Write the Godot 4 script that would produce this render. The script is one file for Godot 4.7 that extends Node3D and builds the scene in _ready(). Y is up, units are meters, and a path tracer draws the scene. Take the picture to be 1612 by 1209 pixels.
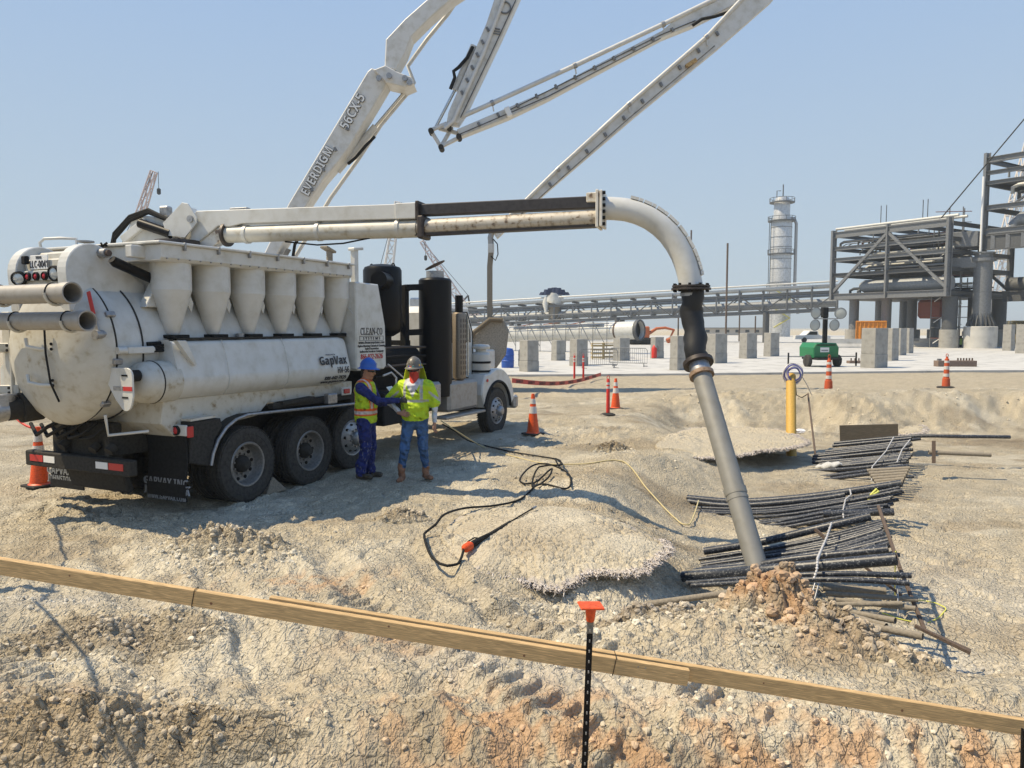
extends Node3D

const WHITE := Color(1, 1, 1)


# Collects triangles of one mesh. Faces are given counter-clockwise as seen from outside.
class Shape:
	var v := PackedVector3Array()
	var n := PackedVector3Array()
	var c := PackedColorArray()
	var idx := PackedInt32Array()
	var col := Color(1, 1, 1)
	var xf := Transform3D.IDENTITY

	func vert(p: Vector3, nn: Vector3) -> int:
		v.push_back(xf * p)
		n.push_back((xf.basis * nn).normalized())
		c.push_back(col)
		return v.size() - 1

	func face(a: int, b: int, d: int) -> void:
		idx.push_back(a)
		idx.push_back(d)
		idx.push_back(b)

	func tri(a: Vector3, b: Vector3, d: Vector3) -> void:
		var nn := (b - a).cross(d - a)
		if nn.length_squared() < 1e-16:
			return
		face(vert(a, nn), vert(b, nn), vert(d, nn))

	func quad(a: Vector3, b: Vector3, d: Vector3, e: Vector3) -> void:
		var nn := (d - a).cross(e - b)
		var i := vert(a, nn)
		vert(b, nn)
		vert(d, nn)
		vert(e, nn)
		face(i, i + 1, i + 2)
		face(i, i + 2, i + 3)

	func box(at: Vector3, size: Vector3, bs := Basis.IDENTITY, bevel := 0.0) -> Shape:
		var h := size / 2
		var b := minf(bevel, minf(h.x, minf(h.y, h.z)) * 0.9)
		var ax := [bs.x, bs.y, bs.z]
		var hs := [h.x, h.y, h.z]
		for k in 3:
			var u: Vector3 = ax[(k + 1) % 3]
			var w: Vector3 = ax[(k + 2) % 3]
			var hu: float = hs[(k + 1) % 3] - b
			var hw: float = hs[(k + 2) % 3] - b
			for s in [-1.0, 1.0]:
				var o: Vector3 = at + ax[k] * (hs[k] * s)
				if s > 0:
					quad(o - u * hu - w * hw, o + u * hu - w * hw, o + u * hu + w * hw, o - u * hu + w * hw)
				else:
					quad(o - u * hu + w * hw, o + u * hu + w * hw, o + u * hu - w * hw, o - u * hu - w * hw)
			if b > 0:
				for su in [-1.0, 1.0]:
					for sw in [-1.0, 1.0]:
						var e1: Vector3 = at + u * (su * (hu + b)) + w * (sw * hw)
						var e2: Vector3 = at + u * (su * hu) + w * (sw * (hw + b))
						var l: Vector3 = ax[k] * (hs[k] - b)
						if su * sw > 0:
							quad(e1 - l, e2 - l, e2 + l, e1 + l)
						else:
							quad(e1 - l, e1 + l, e2 + l, e2 - l)
		if b > 0:
			for sx in [-1.0, 1.0]:
				for sy in [-1.0, 1.0]:
					for sz in [-1.0, 1.0]:
						var p1: Vector3 = at + bs.x * (sx * h.x) + bs.y * (sy * (h.y - b)) + bs.z * (sz * (h.z - b))
						var p2: Vector3 = at + bs.x * (sx * (h.x - b)) + bs.y * (sy * h.y) + bs.z * (sz * (h.z - b))
						var p3: Vector3 = at + bs.x * (sx * (h.x - b)) + bs.y * (sy * (h.y - b)) + bs.z * (sz * h.z)
						if sx * sy * sz > 0:
							tri(p1, p2, p3)
						else:
							tri(p1, p3, p2)
		return self

	# a box section bar from p to q: w across, h along «up»
	func bar(p: Vector3, q: Vector3, w: float, h: float, up := Vector3.UP, bevel := 0.0) -> Shape:
		var z := (q - p).normalized()
		if absf(z.dot(up)) > 0.99:
			up = Vector3.RIGHT if absf(z.x) < 0.9 else Vector3.BACK
		var x := up.cross(z).normalized()
		box((p + q) / 2, Vector3(w, h, p.distance_to(q)), Basis(x, z.cross(x), z), bevel)
		return self

	func ibeam(p: Vector3, q: Vector3, w: float, h: float, up := Vector3.UP, t := 0.0) -> Shape:
		var z := (q - p).normalized()
		if absf(z.dot(up)) > 0.99:
			up = Vector3.RIGHT if absf(z.x) < 0.9 else Vector3.BACK
		var x := up.cross(z).normalized()
		var y := z.cross(x)
		var th := t if t > 0 else h * 0.09
		var m := (p + q) / 2
		var l := p.distance_to(q)
		var b := Basis(x, y, z)
		box(m + y * (h - th) / 2, Vector3(w, th, l), b)
		box(m - y * (h - th) / 2, Vector3(w, th, l), b)
		box(m, Vector3(th, h - 2 * th, l), b)
		return self

	# round bar along points; r is a number or an array with one radius for each point
	func tube(pts: Array, r, seg := 12, caps := true) -> Shape:
		var m := pts.size()
		var up := Vector3.UP
		var first := v.size()
		var t0: Vector3 = (pts[1] - pts[0]).normalized()
		if absf(t0.dot(up)) > 0.95:
			up = Vector3.RIGHT
		var x := up.cross(t0).normalized()
		for i in m:
			var t: Vector3 = ((pts[mini(i + 1, m - 1)] - pts[maxi(i - 1, 0)]) as Vector3).normalized()
			x = (x - t * x.dot(t)).normalized()
			var y := t.cross(x)
			var rr: float = r[i] if r is Array else r
			for k in seg:
				var a := TAU * k / seg
				var d := x * cos(a) + y * sin(a)
				vert(pts[i] + d * rr, d)
		for i in m - 1:
			for k in seg:
				var a := first + i * seg + k
				var b := first + i * seg + (k + 1) % seg
				face(a, b, b + seg)
				face(a, b + seg, a + seg)
		if caps:
			for e in 2:
				var o := first + (m - 1) * seg * e
				var at: Vector3 = pts[(m - 1) * e]
				var nn: Vector3 = ((pts[m - 1] - pts[m - 2]) if e else (pts[0] - pts[1])).normalized()
				var ring := []
				var inv := xf.affine_inverse()
				for k in seg:
					ring.append(inv * v[o + k])
				var cc := vert(at, nn)
				for k in seg:
					vert(ring[k], nn)
				for k in seg:
					var a := cc + 1 + k
					var b := cc + 1 + (k + 1) % seg
					if e:
						face(cc, a, b)
					else:
						face(cc, b, a)
		return self

	func rod(p: Vector3, q: Vector3, r: float, seg := 12, r2 := -1.0) -> Shape:
		return tube([p, q], [r, r2 if r2 >= 0 else r], seg)

	# a hollow pipe end: outer wall, lip, inner wall
	func hollow(p: Vector3, q: Vector3, r: float, wall: float, seg := 24) -> Shape:
		var z := (q - p).normalized()
		var l := p.distance_to(q)
		var old := xf
		xf = xf * along(p, z)
		lathe([Vector2(r, 0), Vector2(r, l), Vector2(r - wall, l), Vector2(r - wall, 0), Vector2(r, 0)], seg)
		xf = old
		return self

	static func along(p: Vector3, y: Vector3) -> Transform3D:
		var h := Vector3.RIGHT if absf(y.x) < 0.9 else Vector3.FORWARD
		var x := (h - y * h.dot(y)).normalized()
		return Transform3D(Basis(x, y, x.cross(y)), p)

	# profile of (radius, height) turned about y; sharp corners stay sharp
	func lathe(prof: Array, seg := 24, soft := 0.8) -> Shape:
		for i in prof.size() - 1:
			var a: Vector2 = prof[i]
			var b: Vector2 = prof[i + 1]
			if a.distance_to(b) < 1e-5:
				continue
			var d := (b - a).normalized()
			var nn := Vector2(d.y, -d.x)
			var na := nn
			var nb := nn
			if i > 0:
				var e: Vector2 = (a - prof[i - 1]).normalized()
				if e.dot(d) > soft:
					na = (nn + Vector2(e.y, -e.x)).normalized()
			if i < prof.size() - 2:
				var e: Vector2 = (prof[i + 2] - b).normalized()
				if e.dot(d) > soft:
					nb = (nn + Vector2(e.y, -e.x)).normalized()
			var f := v.size()
			for k in seg + 1:
				var g := TAU * k / seg
				var cs := cos(g)
				var sn := sin(g)
				vert(Vector3(a.x * cs, a.y, a.x * sn), Vector3(na.x * cs, na.y, na.x * sn))
				vert(Vector3(b.x * cs, b.y, b.x * sn), Vector3(nb.x * cs, nb.y, nb.x * sn))
			for k in seg:
				var o := f + k * 2
				face(o, o + 1, o + 3)
				face(o, o + 3, o + 2)
		return self

	# outline in x, y pushed out from z0 to z1; rim > 0 chamfers both outlines
	func prism(poly: PackedVector2Array, z0: float, z1: float, rim := 0.0) -> Shape:
		var p := poly.duplicate()
		if Geometry2D.is_polygon_clockwise(p):
			p.reverse()
		var inner := p.duplicate()
		var m := p.size()
		if rim > 0:
			for i in m:
				var e0: Vector2 = (p[i] - p[(i + m - 1) % m]).normalized()
				var e1: Vector2 = (p[(i + 1) % m] - p[i]).normalized()
				var b := (Vector2(-e0.y, e0.x) + Vector2(-e1.y, e1.x)).normalized()
				inner[i] = p[i] + b * rim / maxf(0.5, b.dot(Vector2(-e1.y, e1.x)))
		var tris := Geometry2D.triangulate_polygon(inner)
		for k in range(0, tris.size(), 3):
			var a := inner[tris[k]]
			var b := inner[tris[k + 1]]
			var d := inner[tris[k + 2]]
			if (b - a).cross(d - a) < 0:
				var t := b
				b = d
				d = t
			tri(Vector3(a.x, a.y, z1), Vector3(b.x, b.y, z1), Vector3(d.x, d.y, z1))
			tri(Vector3(a.x, a.y, z0), Vector3(d.x, d.y, z0), Vector3(b.x, b.y, z0))
		for i in m:
			var j := (i + 1) % m
			quad(Vector3(p[i].x, p[i].y, z0 + rim), Vector3(p[j].x, p[j].y, z0 + rim), Vector3(p[j].x, p[j].y, z1 - rim), Vector3(p[i].x, p[i].y, z1 - rim))
			if rim > 0:
				quad(Vector3(p[i].x, p[i].y, z1 - rim), Vector3(p[j].x, p[j].y, z1 - rim), Vector3(inner[j].x, inner[j].y, z1), Vector3(inner[i].x, inner[i].y, z1))
				quad(Vector3(inner[i].x, inner[i].y, z0), Vector3(inner[j].x, inner[j].y, z0), Vector3(p[j].x, p[j].y, z0 + rim), Vector3(p[i].x, p[i].y, z0 + rim))
		return self

	# the same outline spread through stations: each of the rings is a closed loop of points, joined to the next
	func loft(rings: Array, caps := true, smooth := true) -> Shape:
		var m: int = rings[0].size()
		if smooth:
			var f := v.size()
			for i in rings.size():
				var r0: Array = rings[maxi(i - 1, 0)]
				var r1: Array = rings[mini(i + 1, rings.size() - 1)]
				for k in m:
					var along_: Vector3 = r1[k] - r0[k]
					var around: Vector3 = rings[i][(k + 1) % m] - rings[i][(k + m - 1) % m]
					vert(rings[i][k], around.cross(along_))
			for i in rings.size() - 1:
				for k in m:
					var a := f + i * m + k
					var b := f + i * m + (k + 1) % m
					face(a, b, b + m)
					face(a, b + m, a + m)
		else:
			for i in rings.size() - 1:
				for k in m:
					var j := (k + 1) % m
					quad(rings[i][k], rings[i][j], rings[i + 1][j], rings[i + 1][k])
		if caps:
			for e in [0, rings.size() - 1]:
				var mid := Vector3.ZERO
				for p in rings[e]:
					mid += p / m
				for k in m:
					var j := (k + 1) % m
					if e == 0:
						tri(mid, rings[e][j], rings[e][k])
					else:
						tri(mid, rings[e][k], rings[e][j])
		return self

	func done() -> ArrayMesh:
		var a := []
		a.resize(Mesh.ARRAY_MAX)
		a[Mesh.ARRAY_VERTEX] = v
		a[Mesh.ARRAY_NORMAL] = n
		a[Mesh.ARRAY_COLOR] = c
		a[Mesh.ARRAY_INDEX] = idx
		var m := ArrayMesh.new()
		m.add_surface_from_arrays(Mesh.PRIMITIVE_TRIANGLES, a)
		return m


var used := {}


func numbered(called: String) -> String:
	var k: int = used.get(called, 0)
	used[called] = k + 1
	return called if k == 0 else "%s_%03d" % [called, k]


func tag(o: Node, label: String, category: String, group := "", kind := "") -> void:
	o.set_meta("label", label)
	if category:
		o.set_meta("category", category)
	if group:
		o.set_meta("group", group)
	if kind:
		o.set_meta("kind", kind)


func thing(called: String, label: String, category: String, at := Vector3.ZERO, group := "", turn := 0.0) -> Node3D:
	var o := Node3D.new()
	o.name = numbered(called)
	add_child(o, true)
	o.position = at
	o.rotation.y = turn
	tag(o, label, category, group)
	return o


# one named mesh under a parent
func obj(called: String, s, m: Material, parent: Node = null) -> MeshInstance3D:
	var o := MeshInstance3D.new()
	o.mesh = s.done() if s is Shape else s
	o.material_override = m
	if parent == null:
		o.name = numbered(called)
		add_child(o, true)
	else:
		var k := 0
		var nm := called
		while parent.has_node(nm):
			k += 1
			nm = "%s_%03d" % [called, k]
		o.name = nm
		parent.add_child(o, true)
	return o


func again(o: Node3D, label := "", group := "") -> Node3D:
	var c: Node3D = o.duplicate()
	c.name = numbered(String(o.name).rstrip("_0123456789"))
	add_child(c, true)
	if label:
		c.set_meta("label", label)
	if group:
		c.set_meta("group", group)
	return c


func V(x: float, h: float, d: float) -> Vector3:
	return Vector3(x, h, -d)


# ---------------------------------------------------------------- materials
var texs := {}


func noise_tex(called: String, freq: float, ramp: Array, octaves := 4, kind := FastNoiseLite.TYPE_SIMPLEX_SMOOTH, size := 512, sd := 3) -> NoiseTexture2D:
	if texs.has(called):
		return texs[called]
	var f := FastNoiseLite.new()
	f.seed = sd
	f.noise_type = kind
	f.frequency = freq
	f.fractal_octaves = octaves
	f.fractal_gain = 0.6
	var t := NoiseTexture2D.new()
	t.width = size
	t.height = size
	t.seamless = true
	t.noise = f
	var g := Gradient.new()
	var off := PackedFloat32Array()
	var cols := PackedColorArray()
	for r in ramp:
		off.push_back(r[0])
		cols.push_back(r[1] if r[1] is Color else Color(r[1], r[1], r[1]))
	g.offsets = off
	g.colors = cols
	t.color_ramp = g
	texs[called] = t
	return t


# col is the real-world base colour in linear values
func mat(col: Color, rough := 0.7, metal := 0.0, tex: Texture2D = null, scale := 1.0, bump := 0.0, vertex := false) -> StandardMaterial3D:
	var m := StandardMaterial3D.new()
	m.albedo_color = col.linear_to_srgb()
	m.roughness = rough
	m.metallic = metal
	m.vertex_color_use_as_albedo = vertex
	if tex:
		m.albedo_texture = tex
	if bump > 0:
		m.heightmap_enabled = true
		m.heightmap_texture = noise_tex("bump", 0.02, [[0.0, 0.0], [1.0, 1.0]], 5)
		m.heightmap_scale = bump
	m.uv1_triplanar = true
	m.uv1_scale = Vector3.ONE * scale
	return m


var MT := {}


func make_materials() -> void:
	var stain := noise_tex("stain", 0.012, [[0.0, Color(0.88, 0.86, 0.82)], [0.3, Color(0.95, 0.945, 0.93)], [0.6, WHITE], [1.0, WHITE]], 5)
	var streak := noise_tex("streak", 0.02, [[0.0, Color(0.62, 0.52, 0.4)], [0.22, Color(0.86, 0.83, 0.77)], [0.4, Color(0.95, 0.94, 0.92)], [1.0, WHITE]], 5, FastNoiseLite.TYPE_SIMPLEX_SMOOTH, 512, 9)
	var mott := noise_tex("mott", 0.03, [[0.0, 0.7], [0.5, 0.92], [1.0, 1.0]], 5)
	var dust := noise_tex("dust", 0.015, [[0.25, WHITE], [0.55, Color(0.9, 0.9, 0.9)], [0.9, Color(0.6, 0.6, 0.6)]], 6)
	var rusty := noise_tex("rusty", 0.02, [[0.0, Color(0.2, 0.09, 0.04)], [0.2, Color(0.45, 0.32, 0.22)], [0.3, Color(0.88, 0.85, 0.8)], [0.5, WHITE], [1.0, WHITE]], 5)
	MT.truck = mat(Color(0.58, 0.58, 0.55), 0.38, 0.0, stain, 0.45)
	MT.truck_dirty = mat(Color(0.56, 0.55, 0.5), 0.5, 0.0, streak, 0.5)
	MT.boom_worn = mat(Color(0.66, 0.63, 0.56), 0.45, 0.0, rusty, 0.35)
	MT.black = mat(Color(0.007, 0.007, 0.008), 0.4, 0.0, null)
	MT.black_dull = mat(Color(0.02, 0.02, 0.02), 0.75, 0.0, mott, 1.0)
	MT.black_dirty = mat(Color(0.05, 0.047, 0.042), 0.8, 0.0, mott, 1.2)
	MT.dark_bar = mat(Color(0.055, 0.045, 0.04), 0.5, 0.3, rusty, 0.4)
	MT.rubber = mat(Color(0.05, 0.046, 0.04), 0.9, 0.0, dust, 1.6, 0.6)
	MT.hub = mat(Color(0.3, 0.29, 0.27), 0.5, 0.5, mott, 1.5)
	MT.chrome = mat(Color(0.7, 0.69, 0.66), 0.25, 1.0, mott, 1.0)
	MT.steel = mat(Color(0.42, 0.42, 0.42), 0.45, 0.7, mott, 1.0)
	MT.pipe_alu = mat(Color(0.36, 0.34, 0.31), 0.55, 0.35, stain, 0.9)
	MT.red_lens = mat(Color(0.45, 0.02, 0.03), 0.2)
	MT.amber_lens = mat(Color(0.7, 0.2, 0.02), 0.2)
	MT.clear_lens = mat(Color(0.6, 0.62, 0.6), 0.1, 0.3)
	MT.tape_red = mat(Color(0.5, 0.03, 0.025), 0.4)
	MT.tape_white = mat(Color(0.75, 0.75, 0.73), 0.4)
	MT.print_black = mat(Color(0.02, 0.02, 0.025), 0.6)
	MT.print_red = mat(Color(0.42, 0.03, 0.03), 0.6)
	MT.print_grey = mat(Color(0.22, 0.23, 0.24), 0.8)
	MT.glass_dark = mat(Color(0.02, 0.025, 0.03), 0.08)
	MT.wood = mat(Color(0.62, 0.43, 0.22), 0.75, 0.0, null, 1.0)
	MT.orange = mat(Color(0.85, 0.1, 0.012), 0.5, 0.0, mott, 2.0)
	MT.orange_dull = mat(Color(0.62, 0.1, 0.025), 0.6, 0.0, mott, 2.0)
	MT.red_plastic = mat(Color(0.7, 0.03, 0.015), 0.5, 0.0, mott, 2.0)
	MT.band = mat(Color(0.72, 0.68, 0.64), 0.4, 0.0, mott, 3.0)
	MT.concrete = mat(Color(0.36, 0.35, 0.32), 0.9, 0.0, noise_tex("conc", 0.012, [[0.0, 0.82], [0.45, 0.93], [1.0, 1.0]], 6, FastNoiseLite.TYPE_SIMPLEX_SMOOTH, 512, 5), 0.3, 0.2)
	MT.slab = mat(Color(0.55, 0.54, 0.505), 0.9, 0.0, noise_tex("slabtex", 0.01, [[0.0, 0.74], [0.4, 0.93], [1.0, 1.0]], 6, FastNoiseLite.TYPE_SIMPLEX_SMOOTH, 512, 8), 0.11, 0.3)
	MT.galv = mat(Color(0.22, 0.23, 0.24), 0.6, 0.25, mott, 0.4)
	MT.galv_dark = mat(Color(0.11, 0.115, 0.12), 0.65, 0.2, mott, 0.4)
	MT.pump_white = mat(Color(0.6, 0.6, 0.58), 0.4, 0.0, stain, 0.35)
	MT.conduit = mat(Color(0.5, 0.5, 0.5), 0.42, 0.0, noise_tex("spatter", 0.06, [[0.0, Color(0.22, 0.24, 0.28)], [0.7, Color(0.22, 0.24, 0.28)], [0.76, Color(0.9, 0.9, 0.88)], [1.0, WHITE]], 3), 1.1)
	MT.mud_pipe = mat(Color(0.3, 0.26, 0.2), 0.9, 0.0, mott, 2.0, 0.6)
	MT.pipe_grey = mat(Color(0.3, 0.32, 0.34), 0.5, 0.1, mott, 0.3)
	MT.rust_red = mat(Color(0.22, 0.07, 0.05), 0.8, 0.0, mott, 0.8)
	for k in ["black", "black_dull", "black_dirty"]:
		MT[k].metallic_specular = 0.3
	MT.knot = mat(Color(0.2, 0.1, 0.05), 0.8)
	MT.rust_wood = mat(Color(0.14, 0.1, 0.075), 0.9, 0.0, mott, 3.0, 0.5)


# flat lettering, standing 2 mm proud of a face: x runs along the words, z out of the face
func letters(words: String, height: float, at: Transform3D, m: Material, parent: Node, called := "lettering", face_name := "Droid Sans", weight := 400, squeeze := 1.0, depth := 0.004) -> MeshInstance3D:
	var f := SystemFont.new()
	f.font_names = PackedStringArray([face_name])
	f.font_weight = weight
	var t := TextMesh.new()
	t.text = words
	t.font = f
	t.font_size = 32
	t.pixel_size = height / 23.0
	t.depth = depth
	t.curve_step = 2.0
	var o := obj(called, t, m, parent)
	o.transform = at * Transform3D(Basis.from_scale(Vector3(squeeze, 1, 1)), Vector3.ZERO)
	return o



# ---------------------------------------------------------------- the scene
func _ready() -> void:
	var cam := Camera3D.new()
	cam.name = "camera"
	cam.position = Vector3(0, 2.4, 0)
	cam.rotation.x = -0.0730
	cam.fov = 53.1
	cam.near = 0.1
	cam.far = 9000.0
	add_child(cam)

	var sky_mat := ProceduralSkyMaterial.new()
	sky_mat.sky_top_color = Color(0.42, 0.61, 0.87)
	sky_mat.sky_horizon_color = Color(0.73, 0.795, 0.83)
	sky_mat.sky_curve = 0.45
	sky_mat.ground_bottom_color = Color(0.45, 0.40, 0.32)
	sky_mat.ground_horizon_color = Color(0.62, 0.68, 0.72)
	sky_mat.sky_energy_multiplier = 0.95
	var sky := Sky.new()
	sky.sky_material = sky_mat
	var env := Environment.new()
	env.background_mode = Environment.BG_SKY
	env.sky = sky
	env.tonemap_mode = Environment.TONE_MAPPER_LINEAR
	env.tonemap_exposure = 1.24
	env.ambient_light_source = Environment.AMBIENT_SOURCE_SKY
	env.fog_enabled = true
	env.fog_density = 0.0006
	env.fog_light_color = Color(0.8, 0.84, 0.86)
	env.sdfgi_enabled = true
	env.ssao_enabled = true
	env.ssil_enabled = true
	var we := WorldEnvironment.new()
	we.name = "world_environment"
	we.environment = env
	add_child(we)

	var sun := DirectionalLight3D.new()
	sun.name = "sun"
	sun.light_color = Color(1.0, 0.93, 0.8)
	sun.light_energy = 1.6
	sun.light_angular_distance = 0.5
	sun.shadow_enabled = true
	add_child(sun)
	sun.look_at_from_position(Vector3(-0.545, 0.839, 0.02) * 50.0, Vector3.ZERO)

	make_materials()
	make_ground()
	make_foreground()
	make_conduits()
	make_truck()
	make_pump_boom()
	make_site()
	make_background()
	make_people()



# ---------------------------------------------------------------- ground
var n_big := FastNoiseLite.new()
var n_mid := FastNoiseLite.new()
var n_fine := FastNoiseLite.new()
var n_cell := FastNoiseLite.new()
var n_crack := FastNoiseLite.new()
var n_mask := FastNoiseLite.new()
var n_clay := FastNoiseLite.new()
var n_plate := FastNoiseLite.new()


func setup_noise() -> void:
	for q in [[n_big, 11, 0.35, 3], [n_mid, 12, 1.5, 4], [n_fine, 13, 9.0, 3], [n_mask, 14, 0.3, 2], [n_clay, 15, 0.55, 4]]:
		var f: FastNoiseLite = q[0]
		f.seed = q[1]
		f.noise_type = FastNoiseLite.TYPE_SIMPLEX_SMOOTH
		f.frequency = q[2]
		f.fractal_octaves = q[3]
		f.fractal_gain = 0.55
	n_cell.seed = 21
	n_cell.noise_type = FastNoiseLite.TYPE_CELLULAR
	n_cell.cellular_return_type = FastNoiseLite.RETURN_DISTANCE
	n_cell.frequency = 9.0
	n_cell.fractal_octaves = 2
	n_cell.domain_warp_enabled = true
	n_cell.domain_warp_amplitude = 0.05
	n_cell.domain_warp_frequency = 5.0
	n_plate.seed = 22
	n_plate.noise_type = FastNoiseLite.TYPE_CELLULAR
	n_plate.cellular_return_type = FastNoiseLite.RETURN_CELL_VALUE
	n_plate.fractal_type = FastNoiseLite.FRACTAL_NONE
	n_plate.frequency = 5.5
	n_plate.domain_warp_enabled = true
	n_plate.domain_warp_amplitude = 0.09
	n_plate.domain_warp_frequency = 3.0
	n_crack.seed = 22
	n_crack.noise_type = FastNoiseLite.TYPE_CELLULAR
	n_crack.cellular_return_type = FastNoiseLite.RETURN_DISTANCE2_SUB
	n_crack.fractal_type = FastNoiseLite.FRACTAL_NONE
	n_crack.frequency = 5.5
	n_crack.domain_warp_enabled = true
	n_crack.domain_warp_amplitude = 0.09
	n_crack.domain_warp_frequency = 3.0


static func ss(a: float, b: float, x: float) -> float:
	var t := clampf((x - a) / (b - a), 0.0, 1.0)
	return t * t * (3.0 - 2.0 * t)


static func hill(x: float, d: float, cx: float, cd: float, rx: float, rd: float, turn := 0.0) -> float:
	var u := x - cx
	var w := d - cd
	if absf(u) > 3.0 * maxf(rx, rd) or absf(w) > 3.0 * maxf(rx, rd):
		return 0.0
	if turn != 0.0:
		var cs := cos(turn)
		var sn := sin(turn)
		var t := u * cs + w * sn
		w = -u * sn + w * cs
		u = t
	return exp(-(u * u / (rx * rx) + w * w / (rd * rd)))


# the broad lie of the land: level round the truck, a dug pit on the right, its far bank, two mounds, a spoil heap
func lie(x: float, d: float) -> float:
	var h := 0.0
	var edge := 1.5 + 0.35 * sin(d * 0.9) + ss(9.0, 16.0, d) * 2.6 + ss(6.6, 5.0, d) * 1.6
	var pit := ss(edge - 0.9, edge + 0.9, x) * lerpf(ss(5.3, 7.4, d - 0.06 * x), ss(4.7, 6.2, d - 0.06 * x), ss(2.2, 3.0, x))
	var far_bank := ss(21.3, 23.6, d - 0.04 * x + 0.5 * sin(x * 0.7) + 0.3 * sin(x * 1.9 + 1.0))
	h -= 0.46 * pit * (1.0 - far_bank)
	h -= 0.16 * ss(15.0, 20.0, d) * pit * (1.0 - far_bank)
	h += 0.3 * far_bank * ss(2.5, 8.0, x) * (1.0 - ss(26.0, 29.5, d))
	h += 0.12 * hill(x, d, 2.6, 19.0, 3.0, 2.0)
	# mound under the near sheet and the cut below it
	h += 0.17 * hill(x, d, 0.35, 8.6, 1.1, 0.8)
	h += 0.05 * hill(x, d, -0.9, 8.2, 0.9, 0.8)
	h -= 0.24 * hill(x, d, 0.9, 7.0, 1.0, 0.34) + 0.16 * hill(x, d, 1.75, 7.8, 0.5, 0.6)
	h += 0.06 * hill(x, d, 5.0, 16.9, 2.2, 1.2)
	h += 0.2 * hill(x, d, 1.1, 11.2, 0.9, 0.8)
	h += 0.16 * hill(x, d, 2.0, 13.6, 1.0, 0.8)
	# spoil heap against the near conduits
	h += 0.16 * hill(x, d, 2.15, 6.3, 0.5, 0.45)
	h += 0.1 * hill(x, d, 2.75, 5.95, 0.5, 0.4)
	h += 0.12 * hill(x, d, 1.5, 5.9, 0.7, 0.4)
	# ruts and heaps near the eye
	h += 0.14 * hill(x, d, -3.1, 7.9, 0.75, 0.35)
	h += 0.13 * hill(x, d, -3.3, 6.1, 1.6, 0.3, -0.1)
	h -= 0.08 * hill(x, d, -3.0, 5.6, 1.8, 0.3, -0.1)
	h += 0.12 * hill(x, d, -2.4, 4.55, 1.6, 0.28, 0.05)
	h -= 0.16 * hill(x, d, -0.62, 5.0, 0.26, 0.1, 0.2)
	h -= 0.10 * hill(x, d, -1.5, 5.35, 0.13, 0.12)
	h += 0.05 * hill(x, d, 0.8, 5.0, 2.2, 0.4, -0.3)
	h -= 0.16 * hill(x, d, 1.95, 15.2, 0.35, 0.3)
	# a small cut face below the near mound
	h -= 0.15 * ss(6.75, 6.67, d - 0.06 * sin(x * 5.0)) * ss(-0.4, -0.15, x) * ss(1.05, 0.8, x) * ss(5.7, 6.5, d)
	return h


func roughness_at(x: float, d: float) -> float:
	var r := 0.42 + 0.75 * n_mask.get_noise_2d(x, d * 1.6)
	r += 0.9 * hill(x, d, -3.1, 7.9, 0.9, 0.5) + 0.8 * hill(x, d, -3.2, 6.0, 1.8, 0.5) + 0.9 * hill(x, d, -2.3, 4.5, 2.0, 0.4)
	r += 0.7 * hill(x, d, 2.4, 6.2, 0.9, 0.75) + 0.5 * hill(x, d, 0.8, 6.7, 1.6, 0.4) + 0.6 * hill(x, d, 0.9, 5.5, 1.4, 0.6)
	r += 0.7 * hill(x, d, 2.0, 17.5, 2.5, 2.4) + 0.5 * hill(x, d, -1.8, 9.2, 0.8, 0.4) + 0.5 * hill(x, d, 1.2, 4.3, 2.5, 0.5)
	r += 0.8 * ss(19.5, 21.5, d) * ss(27.0, 25.0, d) * ss(3.0, 5.0, x)
	# hard flat floors: round the truck, the sunlit pit floor, the haul road
	r *= 1.0 - 0.75 * ss(-1.0, -2.0, x + 0.25 * (d - 10.0)) * ss(8.6, 9.6, d)
	r *= 1.0 - 0.8 * ss(2.8, 4.4, x - 0.1 * d) * ss(5.5, 7.5, d) * ss(19.5, 17.5, d)
	r *= 1.0 - 0.8 * ss(26.5, 28.0, d)
	return clampf(r, 0.05, 1.7)


const TRACKS := [[Vector2(-1.75, 7.05), Vector2(0.75, 4.1), 0.2, 0.2], [Vector2(-0.7, 7.1), Vector2(1.7, 4.3), 0.18, 0.19], [Vector2(-4.6, 6.0), Vector2(-1.6, 4.0), 0.22, 0.2]]


# prints of a tracked machine: cross bars pressed along a line from p to q (bars, band)
func track_marks(x: float, d: float, p: Vector2, q: Vector2, wide: float, pitch: float) -> Vector2:
	var l := q - p
	var ln := l.length()
	var u := Vector2(x, d) - p
	var s := u.dot(l) / ln
	var t := absf(u.cross(l) / ln)
	if s < 0.0 or s > ln or t > wide:
		return Vector2.ZERO
	var w := fposmod(s + 0.04 * sin(u.x * 3.0) + t * 0.1, pitch) / pitch
	var bars := ss(0.0, 0.1, w) - ss(0.62, 0.72, w)
	var keep_ := ss(-0.45, -0.1, n_mask.get_noise_2d(x * 4.0 + 7.0, d * 4.0))
	var b := ss(wide, wide * 0.8, t) * ss(0.0, 0.3, s) * ss(0.0, 0.3, ln - s) * keep_
	return Vector2(bars * b, b)


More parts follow.
